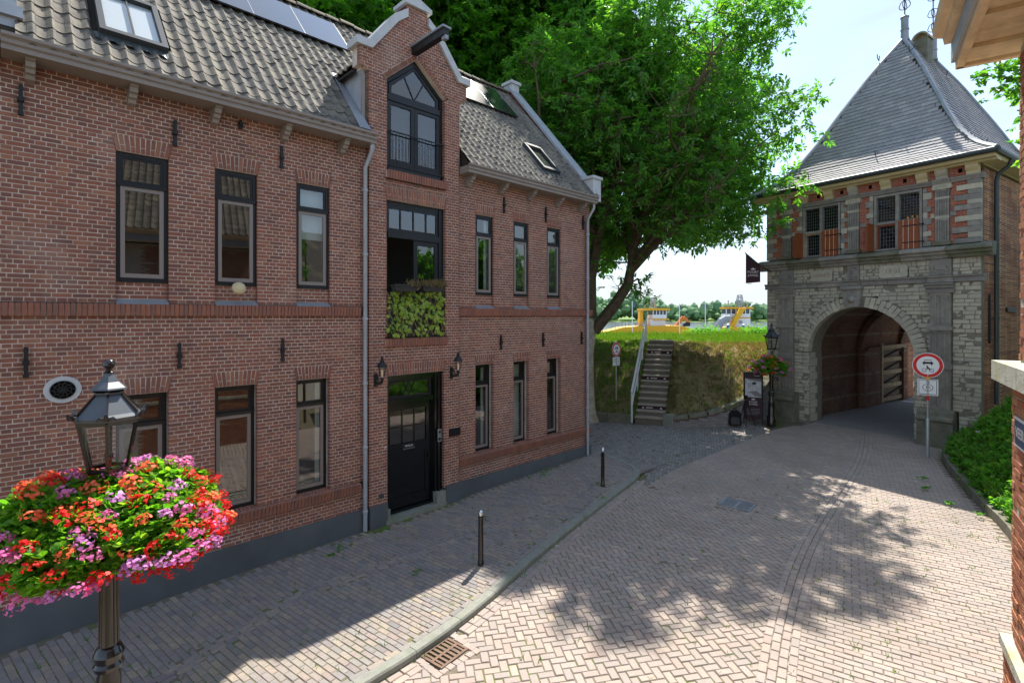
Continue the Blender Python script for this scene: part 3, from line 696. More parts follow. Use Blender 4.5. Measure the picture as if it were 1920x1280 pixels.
def band(u0, u1, za, zb, v, depth, tilt, n=None):
    """a row of bricks on edge standing proud, its top sloping out"""
    core.box(u0, u1, -v + .028, .25, za + .008, zb - .022)
    w = .062; k = int((u1 - u0) / w)
    for i in range(k):
        x = u0 + (i + .5) * (u1 - u0) / k
        sills.append(TRS((x, -v + depth / 2, (za + zb) / 2 + random.gauss(0, .001)), (u1 - u0) / k - .010, depth, zb - za - .012, rotx(tilt + random.gauss(0, .006))))
band(-8.0, -.16, zst[0], zst[1] - .003, .075, .16, R(9)); band(2.31, 7.40, zst[0], zst[1] - .003, .075, .16, R(9))
band(-4.25, -.16, lows[0], lows[1], .085, .22, R(12)); band(2.32, 7.36, lows[0], lows[1], .085, .22, R(12))
# bay with the gable
PK = 1.15
def outl(z):
    if z < 9.22: return [(0.0, 2.30)]
    if z < 9.66: e = .09 * (0.5 if z < 9.28 else 1) * 2; return [(-.03 - e, 2.33 + e)]
    if z < 10.62:
        t = (z - 9.62) / (10.62 - 9.62); return [(-.02 + t * .80, 2.32 - t * .80)]
    return [(PK - .26, PK + .26)]
RB = [rect(door[0], door[1], 0, door[3]), trap(door[0], door[1], door[3], door[3] + .25, .05), rect(w2f[0], w2f[1], w2f[2], w2f[3]), trap(w2f[0], w2f[1], w2f[3], w2f[3] + .27, .06),
      rect(.36, 1.94, w2f[2] - .18, w2f[2]), rect(.37, 1.92, fr[2] - .20, fr[2])]
def pent(z):
    if fr[2] <= z < fr[3]: return (fr[0], fr[1])
    if fr[3] <= z < fr[4]: t = (z - fr[3]) / (fr[4] - fr[3]); return (fr[0] + (PK - fr[0]) * t, fr[1] - (fr[1] - PK) * t)
    return None
def pent2(z):
    if z < fr[3] + .02: return None
    top = fr[4] + .19
    if z < top: t = (z - fr[3]) / (fr[4] - fr[3]); a = fr[0] - .12 + (PK - fr[0] + .0) * t; return (a, 2 * PK - a) if a < PK else None
    return None
facade(bricks, core, 0.0, 2.3, Z0, 10.90, BV, RB + [pent, pent2], outline=outl, ph=.02, back=.30)
arch(bricks, core, door[0], door[1], door[3], BV, .25, .05); arch(bricks, core, w2f[0], w2f[1], w2f[3], BV, .27, .06)
band(.365, 1.935, w2f[2] - .17, w2f[2], BV + .06, .22, R(8)); band(.375, 1.915, fr[2] - .19, fr[2] - .01, BV + .075, .2, R(6))
for sgn in (1, -1):                                                                   # bricks along the pointed head
    a = (fr[0] - .02, fr[3] - .0); c = (PK, fr[4] + .02); L = math.dist(a, c); an = math.atan2(c[1] - a[1], c[0] - a[0]); n = int(L / .062)
    nx, nz = -math.sin(an), math.cos(an)
    q = [(a[0] + nx * .0, a[1] + nz * .0), c, (PK, c[1] + .155), (a[0] + nx * .125, a[1] + nz * .125)]
    core.prism([(p[0] if sgn > 0 else 2 * PK - p[0] - .01, p[1]) for p in q], lambda x, z, d: (x, d, z), -BV + .0, -BV + .28)
    for i in range(n):
        t = (i + .5) / n; x = a[0] + (c[0] - a[0]) * t + nx * .058; z = a[1] + (c[1] - a[1]) * t + nz * .058
        if sgn < 0: x = 2 * PK - x - .01
        bricks.append(TRS((x, -BV + .04 - .006, z), L / n - .012, .10, .10, roty(-an * sgn)))
emit('brick', 'block', bricks, 'house brick', house, 300, 'brickwork')
emit('sill_brick', 'block', sills, 'sill brick', house, 150, 'sill_brickwork')
core.build('wall', 'mortar', house, fixn=False)
# painted plinth: left wing, bay piers, right wing
b = MB(); b.box(-8.0, 0.0, -.045, .28, -.3, Z0); b.box(2.3, 7.36, -.045, .28, -.3, Z0)
b.box(0.0, .40, -BV - .05, .28, -.3, Z0 + .03); b.box(1.90, 2.34, -BV - .05, .28, -.3, Z0 + .03); b.build('plinth', 'plinth paint', house)
b = MB(); b.box(.36, 1.90, -BV - .06, .2, -.2, .10); b.build('door_step', 'kerb concrete', house)
b = MB(); b.box(1.66, 1.90, -BV - .03, .1, .10, .36); b.build('stone_block', 'kerb concrete', house); b = MB(); b.box(.40, .47, -BV - .03, .1, .10, .30); b.build('stone_block', 'kerb concrete', house)
# body behind the front: side walls, back wall, floors
b = MB(); b.box(-8.0, -7.75, .3, 6.6, -.3, 7.7); b.box(-8.0, 7.34, 6.4, 6.65, -.3, 7.7); b.build('back_wall', 'house brick far', house)
b = MB(); b.prism([(.3, -.3), (6.4, -.3), (6.62, 7.72), (3.3, 11.55), (-.02, 7.72), (.3, 7.6)], lambda a, c, d: (d, a, c), 7.06, 7.335); b.build('end_wall', 'house brick far', house)
b = MB(); b.box(-7.7, 7.05, .31, 6.39, 3.45, 3.65); b.box(-7.7, 7.05, .31, 6.39, 7.05, 7.2); b.box(-7.7, 7.05, .31, 6.39, -.2, .1); b.build('floor_slab', 'interior', house)
b = MB(); b.box(-7.7, 7.05, 2.4, 2.5, .1, 7.05); b.build('inner_wall', 'room wall', house)

# windows
def window(a, c, z0, z1, inset, tz, kind, v=0.0, tilt=0):
    """frame with a light above and a casement below"""
    y = -v + inset; t = .062
    f = MB(); f.box(a + .003, a + t, y, y + .09, z0, z1); f.box(c - t, c - .003, y, y + .09, z0, z1); f.box(a + t, c - t, y, y + .09, z1 - t, z1); f.box(a + t, c - t, y - .012, y + .09, z0, z0 + t * 1.1)
    f.box(a + .02, c - .02, y - .022, y + .085, tz - .028, tz + .028)
    fo = f.build('window', 'black paint', house)
    s = .055
    def leaf(name, m, x0, x1, p0, p1, yy, th=.045, s=s):
        q = MB(); q.box(x0, x0 + s, yy, yy + th, p0, p1); q.box(x1 - s, x1, yy, yy + th, p0, p1); q.box(x0 + s, x1 - s, yy, yy + th, p0, p0 + s * 1.15); q.box(x0 + s, x1 - s, yy, yy + th, p1 - s, p1)
        q.build(name, m, fo)
        g = MB(); g.box(x0 + s - .003, x1 - s + .003, yy + .018, yy + .024, p0 + s, p1 - s + .003); g.build('pane', 'window glass', fo)
    leaf('top_light', 'black paint', a + t, c - t, tz + .03, z1 - t, y + .012, s=.032)
    leaf('casement', 'taupe sash', a + t - .004, c - t + .004, z0 + t * 1.1, tz - .03, y - .004)
    yb = y + .13
    if kind == 'blind_half':
        q = MB(); q.box(a + .06, c - .06, yb, yb + .01, z0 + (z1 - z0) * .48, z1 - .05); q.build('roller_blind', 'blind', fo)
    if kind in ('slats', 'slats_low'):
        q = MB(); zz = z0 + .1
        while zz < (z1 - .1 if kind == 'slats' else z0 + (tz - z0) * .55):
            q.add([(a + .05, yb, zz + .045), (c - .05, yb, zz + .045), (c - .05, yb + .05, zz), (a + .05, yb + .05, zz)], [(0, 1, 2, 3)]); zz += .055
        q.build('slat_blind', 'shutter white slat', fo)
    if kind == 'curtain':
        q = MB(); n = 12
        for i in range(n + 1):
            x = a + (c - a) * (.42 + .5 * i / n); yy = yb + .04 + (.03 if i % 2 else 0); q.v += [(x, yy, z0 + .05), (x, yy, z1 - .05)]
        for i in range(n): q.f.append((2 * i, 2 * i + 2, 2 * i + 3, 2 * i + 1)); q.mi.append(0)
        q.build('curtain', 'curtain', fo)
    if kind == 'pane_side':
        q = MB(); q.box(c - .16, c - .08, yb, yb + .03, z0 + .05, z1 - .05); q.build('curtain', 'curtain', fo)
    return fo
kinds_u = ['none', 'none', 'blind_half', 'pane_side', 'slats', 'slats']
kinds_l = ['none', 'none', 'pane_side', 'pane_side', 'curtain', 'slats']
ws_u = [window(a, c, zu0, zu1, .045, 6.255, kinds_u[k]) for k, (a, c) in enumerate(up_win)]
ws_l = [window(a, c, zl0 - .0, zl1, .16, 2.62, kinds_l[k]) for k, (a, c) in enumerate(up_win)]
for a, c in up_win:
    b = MB(); b.prism([(-.05, zs - .012), (.06, zs + .06), (.06, zs - .03), (-.05, zs - .03)], lambda y, z, d: (d, y, z), a + .003, c - .003); b.build('lead_sill', 'lead', house)
# door
y = -BV + .16
f = MB(); a, c, z1 = door[0], door[1], door[3]
f.box(a, a + .06, y - .02, y + .10, .12, z1); f.box(c - .20, c, y - .08, y + .10, .36, z1); f.box(a + .06, c - .20, y - .05, y + .1, z1 - .13, z1 - .0); f.box(a + .06, c - .2, y - .05, y + .09, 2.43, 2.53)
f.box(c - .235, c - .20, y - .02, y + .1, .16, z1 - .13); f.box(a + .06, c - .2, y - .03, y + .1, .12, .17)
f.tube([(c - .10, y - .09, .36), (c - .10, y - .09, z1 - .02)], .035, 8); f.box(a, c, y - .10, y - .0, z1 - .05, z1)
dframe = f.build('door_frame', 'gloss black', house)
g = MB(); g.box(a + .1, c - .26, y + .03, y + .036, 2.56, 2.90); g.build('pane', 'window glass', dframe)
g = MB(); X0, X1 = a + .06, c - .235
g.box(X0, X0 + .06, y - .0, y + .05, 2.53, 2.93); g.box(X1 - .06, X1, y, y + .05, 2.53, 2.93); g.box(X0 + .06, X1 - .06, y, y + .05, 2.53, 2.58); g.box(X0 + .06, X1 - .06, y, y + .05, 2.87, 2.93)
m_ = (X0 + X1) / 2
for s_ in (-1, 1):
    for o in (-.07, .07): g.bar((m_ + o - s_ * .085, y + .025, 2.57), (m_ + o + s_ * .085, y + .025, 2.88), .014, .02, up=(0, 1, 0))
g.build('transom_light', 'black paint', dframe)
d = MB(); y2 = y + .03
d.box(X0, X0 + .11, y2, y2 + .05, .19, 2.42); d.box(X1 - .12, X1, y2, y2 + .05, .19, 2.42); d.box(X0 + .11, X1 - .12, y2, y2 + .05, 2.27, 2.42); d.box(X0 + .11, X1 - .12, y2, y2 + .05, 1.36, 1.55); d.box(X0 + .11, X1 - .12, y2, y2 + .05, .19, .40)
d.box(X0 + .11, X1 - .12, y2 + .018, y2 + .03, .40, 1.36)
for q in ((X0 + .11, X1 - .12, .40, .425), (X0 + .11, X1 - .12, 1.335, 1.36), (X0 + .11, X0 + .135, .425, 1.335), (X1 - .145, X1 - .12, .425, 1.335)): d.box(q[0], q[1], y2 + .004, y2 + .02, q[2], q[3])
gx0, gx1 = X0 + .11, X1 - .12
for k in (1, 2): xx = gx0 + (gx1 - gx0) * k / 3; d.box(xx - .014, xx + .014, y2 + .005, y2 + .045, 1.55, 2.27)
for k in range(3):
    xa, xb = gx0 + (gx1 - gx0) * k / 3 + (.014 if k else 0), gx0 + (gx1 - gx0) * (k + 1) / 3 - (.014 if k < 2 else 0)
    d.box(xa, xb, y2 + .005, y2 + .045, 1.895, 1.92)
dleaf = d.build('door', 'gloss black', house)
for k in range(3):
    for z_ in (1.555, 1.925):
        xa, xb = gx0 + (gx1 - gx0) * k / 3 + .016, gx0 + (gx1 - gx0) * (k + 1) / 3 - .016
        q = MB(); q.box(xa, xb, y2 + .02, y2 + .026, z_, z_ + .335); q.build('pane', 'window glass', dleaf)
q = MB(); q.box(m_ - .16, m_ + .16, y2 - .006, y2 - .001, 1.40, 1.52); q.build('letter_flap', 'black paint', dleaf)
q = MB(); q.tube([(X1 - .06, y2 - .05, 1.12), (X1 - .06, y2 - .05, 1.22)], .013, 8); q.box(X1 - .085, X1 - .035, y2 - .01, y2, 1.05, 1.3); q.bar((X1 - .06, y2 - .05, 1.17), (X1 - .06, y2, 1.17), .02, .02); q.build('handle', 'gloss black', dleaf)
def text(name, body, size, M, material, parent, align='CENTER', ext=.002, offs=0.0, sp=1.0):
    cu = bpy.data.curves.new(name, 'FONT'); cu.body = body; cu.size = size; cu.align_x = align; cu.align_y = 'CENTER'; cu.extrude = ext; cu.offset = offs; cu.space_character = sp; cu.resolution_u = 2
    o = bpy.data.objects.new('tmp', cu); COL.objects.link(o); dg = bpy.context.evaluated_depsgraph_get(); me = bpy.data.meshes.new_from_object(o.evaluated_get(dg)); bpy.data.objects.remove(o); bpy.data.curves.remove(cu)
    me.transform(M); me.materials.clear(); me.materials.append(MATS[material]); me.name = name
    return link(name, me, parent)
FACE = lambda x, y, z: Matrix.Translation((x, y, z)) @ Matrix.Rotation(R(90), 4, 'X')
text('lettering', 'MOSCH', .055, FACE(m_, y2 - .008, 1.475), 'print white', dleaf)
q = MB(); q.box(m_ - .15, m_ + .15, y2 - .012, y2 - .006, 1.415, 1.425); q.build('name_rule', 'chrome', dleaf)
q = MB(); q.box(c - .15, c - .05, y - .135, y - .12, 1.47, 1.75); q.build('door_bell', 'steel cover', dframe)
q = MB(); q.box(c - .13, c - .07, y - .14, y - .135, 1.50, 1.56); q.box(c - .125, c - .075, y - .14, y - .135, 1.66, 1.71); q.build('bell_button', 'sign black', dframe)
q = MB(); q.box(2.0, 2.31, -BV - .03, -BV - .004, 1.55, 1.72); q.build('name_plate', 'sign black', house)
text('lettering', 'K. B. Z.', .085, FACE(2.155, -BV - .032, 1.64), 'iron', house)
q = MB(); q.lathe((0, 0, 0), [(.055, 0), (.055, .02), (.03, .025)], 12); q.xf = FACE(.27, -BV, .62) ; q.build('tap_cover', 'green grey', house)
# balcony window above the door
y = -BV + .10; a, c, z0, z1 = w2f[0], w2f[1], 3.83, 6.70
f = MB(); f.box(a, a + .07, y, y + .10, z0, z1); f.box(c - .12, c, y - .02, y + .10, z0, z1); f.box(a + .07, c - .12, y, y + .1, z1 - .09, z1); f.box(a + .07, c - .12, y - .03, y + .1, 5.93, 6.06)
f.box(a + .07, c - .12, y, y + .10, z0, z0 + .06); bal = f.build('window', 'black paint', house)
g = MB(); x0, x1 = a + .07, c - .12
g.box(x0, x1, y + .01, y + .06, 6.06, 6.13); g.box(x0, x1, y + .01, y + .06, 6.54, 6.61); g.box(x0, x0 + .05, y + .01, y + .06, 6.13, 6.54); g.box(x1 - .06, x1, y + .01, y + .06, 6.13, 6.54)
for k in (1, 2, 3): xx = x0 + (x1 - x0) * k / 4; g.box(xx - .017, xx + .017, y + .015, y + .055, 6.13, 6.54)
g.build('top_light', 'black paint', bal)
for k in range(4):
    q = MB(); q.box(x0 + (x1 - x0) * k / 4 + .02, x0 + (x1 - x0) * (k + 1) / 4 - .02, y + .03, y + .036, 6.13, 6.54); q.build('pane', 'window glass', bal)
xm = x0 + (x1 - x0) * .50
g = MB(); g.box(xm, xm + .10, y + .01, y + .06, 3.90, 5.93); g.box(x1 - .10, x1, y + .01, y + .06, 3.90, 5.93); g.box(xm + .1, x1 - .1, y + .01, y + .06, 5.82, 5.93); g.box(xm + .1, x1 - .1, y + .01, y + .06, 3.90, 4.05); g.build('door_leaf', 'black paint', bal)
q = MB(); q.box(xm + .1, x1 - .1, y + .03, y + .036, 4.05, 5.82); q.build('pane', 'window glass', bal)
g = MB(); g.box(x0 + .02, x0 + .07, y + .12, y + .68, 3.90, 5.92); g.build('door_leaf', 'grey paint', bal)
q = MB(); q.box(x0, x0 + .04, y + .1, y + .9, 3.9, 5.9); q.build('curtain', 'curtain', bal)
# pointed french window
y = -BV + .10; a, c, zb, ze, zt = fr
f = MB(); FY = lambda x, z, d: (x, d, z); t = .07
f.box(a, a + t, y, y + .11, zb, ze); f.box(c - t, c, y, y + .11, zb, ze); f.box(a + t, c - t, y - .02, y + .11, 8.80, 8.92); f.box(a + t, c - t, y - .03, y + .11, zb, zb + .09)
for s_ in (1, -1):
    mx_ = lambda x: x if s_ > 0 else a + c - x
    mm = (a + c) / 2; f.prism([(mx_(a), ze), (mx_(mm), zt), (mx_(mm), zt - .12), (mx_(a + .07), ze - .02)], FY, y, y + .11)
fw = f.build('french_window', 'black paint', house)
g = MB(); mm = (a + c) / 2
for s_ in (1, -1):
    mx_ = lambda x: x if s_ > 0 else a + c - x
    g.prism([(mx_(a + .1), 8.92), (mx_(a + .1), ze - .02), (mx_(mm), zt - .13), (mx_(mm), zt - .20), (mx_(a + .17), ze - .06), (mx_(a + .17), 8.92)], FY, y + .01, y + .06)
g.box(a + .17, c - .17, y + .01, y + .06, 8.92, 8.97)
g.bar((mm, y + .03, 8.95), (a + .46, y + .03, zt - .36), .024, .03, up=(0, 1, 0)); g.bar((mm, y + .03, 8.95), (c - .46, y + .03, zt - .36), .024, .03, up=(0, 1, 0))
g.build('top_light', 'black paint', fw)
q = MB(); q.prism([(a + .1, 8.93), (c - .1, 8.93), (c - .1, ze - .02), (mm, zt - .14), (a + .1, ze - .02)], FY, y + .03, y + .036); q.build('pane', 'window glass', fw)
for x0, x1 in ((a + t, mm - .003), (mm + .003, c - t)):
    g = MB(); s_ = .085; g.box(x0, x0 + s_, y + .005, y + .06, 7.42, 8.80); g.box(x1 - s_, x1, y + .005, y + .06, 7.42, 8.80); g.box(x0 + s_, x1 - s_, y + .005, y + .06, 7.42, 7.58); g.box(x0 + s_, x1 - s_, y + .005, y + .06, 8.72, 8.80); g.build('door_leaf', 'black paint', fw)
    q = MB(); q.box(x0 + s_, x1 - s_, y + .03, y + .036, 7.58, 8.72); q.build('pane', 'window glass', fw)
    q = MB(); q.box(x0 + s_, x1 - s_, y + .16, y + .17, 7.5, 8.72); q.build('curtain', 'interior', fw)
rl = MB(); yr = -BV + .045
rl.box(a, c, yr - .012, yr + .012, 8.13, 8.155); rl.box(a, c, yr - .012, yr + .012, 7.42, 7.44)
rail = rl.build('balcony_rail', 'iron', house)
for k in range(1, 18):
    q = MB(); xx = a + (c - a) * k / 18; q.tube([(xx, yr, 7.44), (xx, yr, 8.13)], .006, 5); q.build('baluster', 'iron', rail)
# gable copings
def coping(poly, name='coping'):
    q = MB(); q.prism(poly, FY, -BV - .06, -BV + .36); q.build(name, 'coping stone', house)
th = .15
for s_ in (1, -1):
    mx_ = lambda x: x if s_ > 0 else 2 * PK - x
    coping([(mx_(-.29), 9.66), (mx_(.05), 9.66), (mx_(.66), 10.44), (mx_(PK - .262), 10.62), (mx_(PK - .262), 10.80), (mx_(.56), 10.56), (mx_(-.03), 9.81), (mx_(-.29), 9.81)])
q = MB(); q.box(PK - .34, PK + .34, -BV - .07, -BV + .42, 10.90, 10.98); q.prism([(PK - .34, 10.98), (PK + .34, 10.98), (PK + .05, 11.09), (PK - .05, 11.09)], FY, -BV - .07, -BV + .42); q.build('coping', 'coping stone', house)
q = MB(); q.box(PK - .26, PK + .26, -BV + .007, -BV + .35, 10.45, 10.9); q.build('gable_pier', 'house brick far', house)
# hoisting beam
q = MB(); q.box(1.0, 1.14, -1.22, .3, 9.88, 10.02); q.build('hoist_beam', 'iron', house); q = MB(); q.box(.965, 1.175, -1.25, .2, 10.02, 10.06); q.box(1.03, 1.11, -1.24, -1.12, 9.80, 9.88); q.build('beam_cap', 'lead', house)
# gutters
def gutter(u0, u1, dz, ends):
    q = MB(); P = [(-.02, 7.64), (-.40, 7.64), (-.40, 7.70), (-.43, 7.72), (-.43, 7.77), (-.47, 7.80), (-.47, 7.84), (-.42, 7.85), (-.40, 7.80), (-.02, 7.80)]
    q.prism(P, lambda yv, z, d: (d, yv, z + dz), u0, u1); return q.build('gutter', 'gutter paint', house)
gutter(-5.27, -.005, .02, 0); gutter(-8.0, -5.30, .02, 0); gutter(2.32, 7.2, -.07, 0)
def bracket(u, dz):
    q = MB(); P = [(0, 7.64), (0, 7.40), (-.10, 7.42), (-.13, 7.47), (-.19, 7.48), (-.21, 7.53), (-.26, 7.54), (-.28, 7.60), (-.32, 7.61), (-.32, 7.64)]
    q.prism(P, lambda yv, z, d: (d, yv, z + dz - .002), u - .05, u + .05); q.build('eave_bracket', 'grey paint', house)
for u in (-6.1, -4.99, -3.88, -2.77, -1.65, -.56): bracket(u, .02)
for u in (2.59, 3.66, 4.68, 5.8, 6.82): bracket(u, -.07)
# downpipes
def downpipe(u, yv, zt, zb, jog):
    q = MB(); q.tube([(u + jog[0], yv - .24, zt), (u + jog[0], yv - .24, zt - .12), (u, yv, zt - .42), (u, yv, zb)], .043, 10); p = q.build('downpipe', 'zinc', house, True)
    z = zt - .9
    while z > zb + .3:
        k = MB(); k.lathe((u, yv, z), [(.047, 0), (.056, .01), (.056, .05), (.047, .06)], 10); k.build('pipe_clamp', 'zinc', p); z -= 1.28
downpipe(-.085, -.09, 7.66, .0, (.02, 0)); downpipe(7.14, -.09, 7.56, .17, (-.02, 0))
# wall anchors
def anchor(u, z0, z1):
    q = MB(); zm = (z0 + z1) / 2; h = (z1 - z0) / 2
    q.box(u - .022, u + .022, -.05, -.018, z0, z1); q.box(u - .035, u + .035, -.06, -.012, zm - .03, zm + .03); q.lathe((0, 0, 0), [(.03, 0), (.03, .02)], 8)
    for i in range(16): q.v[-16 + i] = (u + q.v[-16 + i][0], -.06 - q.v[-16 + i][2], zm + q.v[-16 + i][1])
    q.box(u - .03, u + .03, -.052, -.016, z0, z0 + .05); q.box(u - .012, u + .012, -.018, .02, z0 + .1, z1 - .1); q.build('wall_anchor', 'iron', house)
for u, a_, c_ in ((-5.08, 6.96, 7.37), (-3.32, 6.95, 7.35), (-1.69, 6.92, 7.32), (-2.37, 7.46, 7.6), (-5.03, 3.46, 3.87), (-3.26, 3.46, 3.86), (-1.67, 3.48, 3.88), (3.79, 6.88, 7.28), (5.36, 6.85, 7.27), (7.0, 6.84, 7.24), (3.68, 3.45, 3.81), (5.25, 3.45, 3.84), (6.93, 3.46, 3.82)): anchor(u, a_, c_)
# oval cast vent
q = MB(); n = 24; k0 = 0
for r0, r1 in ((.205, .185),):
    ring = [(-4.655 + r0 * math.cos(2 * math.pi * i / n), 3.265 + r1 * math.sin(2 * math.pi * i / n)) for i in range(n)]
q.prism(ring, FY, -.03, .02); vent = q.build('vent_ring', 'coping stone', house)
q = MB(); q.prism([(-4.655 + .14 * math.cos(2 * math.pi * i / n), 3.265 + .125 * math.sin(2 * math.pi * i / n)) for i in range(n)], FY, -.034, -.028); q.build('vent_hole', 'dark hole', vent)
q = MB()
for k in range(10):
    aa = math.pi * 2 * k / 10; q.tube([(-4.655, -.04, 3.265), (-4.655 + .07 * math.cos(aa + .35), -.045, 3.265 + .065 * math.sin(aa + .35)), (-4.655 + .138 * math.cos(aa), -.04, 3.265 + .124 * math.sin(aa))], .008, 4)
for rr in (.05, .095, .135): q.tube([(-4.655 + rr * math.cos(2 * math.pi * i / 20), -.042, 3.265 + rr * .9 * math.sin(2 * math.pi * i / 20)) for i in range(21)], .006, 4)
q.build('vent_grille', 'iron', vent)
q = MB(); q.lathe((0, 0, 0), [(.03, 0), (.10, .02), (.11, .08), (.08, .13), (.03, .15)], 12); q.xf = Matrix.Translation((-2.42, -.06, 4.72)) @ Matrix.Rotation(R(60), 4, 'X'); q.build('wall_bell', 'cream paint', house, True)
# ---- roof
RS = R(48); RT = math.tan(RS); EY, EZ = -.36, 7.80
def roof_pt(x, s, off=0.0):                       # s: distance up the slope from the eave, off: along the normal
    return Vector((x, EY + s * math.cos(RS) - off * math.sin(RS), EZ + s * math.sin(RS) + off * math.cos(RS)))
SLEN = 5.42
b = MB()
for (u0, u1, e0) in ((-8.0, -.105, EY + .02), (-.105, 2.405, .32), (2.405, 7.12, EY + .02)):
    b.prism([(e0, EZ - .03 + (e0 - EY) * RT if e0 > 0 else EZ - .03), (3.26, EZ + (3.26 - EY) * RT - .03), (6.9, 7.78), (6.6, 7.7), (3.26, 11.55), (max(e0, 0) + .3, 7.68 if e0 < 0 else 8.3)], lambda yv, z, d: (d, yv, z), u0, u1)
b.build('roof', 'dark wood', house)
PW = .203; PR = .30
px_ = [0, .035, .075, .115, .145, .172, .203]; pz_ = [.018, .004, 0, .010, .036, .046, .022]
tv = []; tf = []
for yv, dz in ((0, .028), (.36, .004)):
    for xx, zz in zip(px_, pz_): tv.append((xx, yv, zz + dz))
for xx, zz in zip(px_, pz_): tv.append((xx, .004, zz + .004))
for i in range(6): tf.append((i, i + 1, i + 8, i + 7)); tf.append((i + 1, i, i + 14, i + 15))
template('pan', tv, tf)
slope = np.array(Matrix(((1, 0, 0), (0, math.cos(RS), -math.sin(RS)), (0, math.sin(RS), math.cos(RS)))))
tiles = []
nrow = int((SLEN + .05) / PR)
SKL = (-4.24, -3.38, .80, 2.25); SKR = (5.22, 5.92, .55, 1.72)       # roof windows: x range, slope range
for r in range(nrow + 1):
    s = -.06 + r * PR
    x = -7.98
    while x < 7.06:
        xc = x + PW / 2; sc_ = s + .15; ok = True
        if -5.52 < xc < -4.98 and False: ok = False
        yv = EY + sc_ * math.cos(RS)
        if -.16 < xc < 2.46 and yv < 1.15: ok = False
        if -.16 < xc < 2.46:
            zz = EZ + sc_ * math.sin(RS)
            if zz < 9.25 + max(0, (1.25 - abs(xc - 1.15))) * 1.0: ok = False
        for a_, c_, s0, s1 in (SKL, SKR):
            if a_ - .06 < xc < c_ + .06 and s0 - .02 < sc_ < s1 + .1: ok = False
        if s > 4.5 and (xc < .9 or (2.4 < xc < 6.2)) and False: ok = False
        if xc < -5.05: ok = xc < -7.2 or s > 2.6
        if ok:
            p = roof_pt(x, s, random.gauss(.0, .003)); tiles.append(TRS(p, 1, 1, 1, slope @ rotz(random.gauss(0, .008)) @ rotx(random.gauss(.03, .006))))
        x += PW
emit('roof_tile', 'pan', tiles, 'roof tile', house, 300, 'tile_field', smooth=True)
# ridge tiles
rt = []
hv = []; hf = []
for yv, g_ in ((0, 1.06), (.40, .94)):
    for k in range(7): a_ = math.pi * k / 6; hv.append((yv, .13 * g_ * math.cos(a_), .12 * g_ * math.sin(a_)))
for k in range(6): hf.append((k, k + 1, k + 8, k + 7))
template('ridge', hv, hf)
x = -7.9
while x < 7.0: rt.append(TRS((x, 3.28, 11.86 + random.gauss(0, .008)), 1, 1, 1, roty(random.gauss(0, .02)))); x += .37
emit('ridge_tile', 'ridge', rt, 'ridge tile', house, 60, 'ridge_field', smooth=True)
# verge coping at the far end
q = MB(); q.prism([(-.10, 7.95), (-.10, 8.22), (.0, 8.22), (3.24, 11.86 + .22), (6.6, 8.1), (6.6, 7.7), (3.28, 11.5)], lambda yv, z, d: (d, yv, z), 7.10, 7.36); q.build('verge_wall', 'house brick far', house)
q = MB(); q.prism([(.05, 8.30), (3.24, 12.06), (3.24, 12.15), (.05, 8.42)], lambda yv, z, d: (d, yv, z), 7.02, 7.42); q.build('verge_coping', 'zinc', house)
q = MB(); q.box(7.0, 7.46, -.40, .1, 8.30, 8.38); q.box(7.04, 7.42, -.36, .06, 7.66, 8.30); q.build('verge_block', 'coping stone', house); q = MB(); q.box(7.0, 7.46, 3.0, 3.5, 12.16, 12.26); q.box(7.06, 7.4, 3.05, 3.45, 11.9, 12.16); q.build('verge_block', 'coping stone', house)
# solar panels
def solar(x0, s0, s1, wdt):
    q = MB(); c = [roof_pt(x0, s0, .10), roof_pt(x0 + wdt, s0, .10), roof_pt(x0 + wdt, s1, .10), roof_pt(x0, s1, .10)]; nn = Vector((0, -math.sin(RS), math.cos(RS))) * .035
    q.add(c + [p + nn for p in c], [(0, 3, 2, 1), (4, 5, 6, 7), (0, 1, 5, 4), (1, 2, 6, 5), (2, 3, 7, 6), (3, 0, 4, 7)]); p = q.build('solar_panel', 'solar glass', house)
    for e in (x0 - .012, x0 + wdt - .002):
        k = MB(); c = [roof_pt(e, s0, .10), roof_pt(e + .014, s0, .10), roof_pt(e + .014, s1, .10), roof_pt(e, s1, .10)]; k.add(c + [p_ + nn * 1.12 for p_ in c], [(0, 3, 2, 1), (4, 5, 6, 7), (0, 1, 5, 4), (1, 2, 6, 5), (2, 3, 7, 6), (3, 0, 4, 7)]); k.build('panel_edge', 'alu', p)
for k in range(5): solar(.66 - 1.08 * (k + 1) + .0, 3.62, 4.98, 1.06)
for k in range(3): solar(2.96 + 1.08 * k, 3.45, 4.98, 1.06)
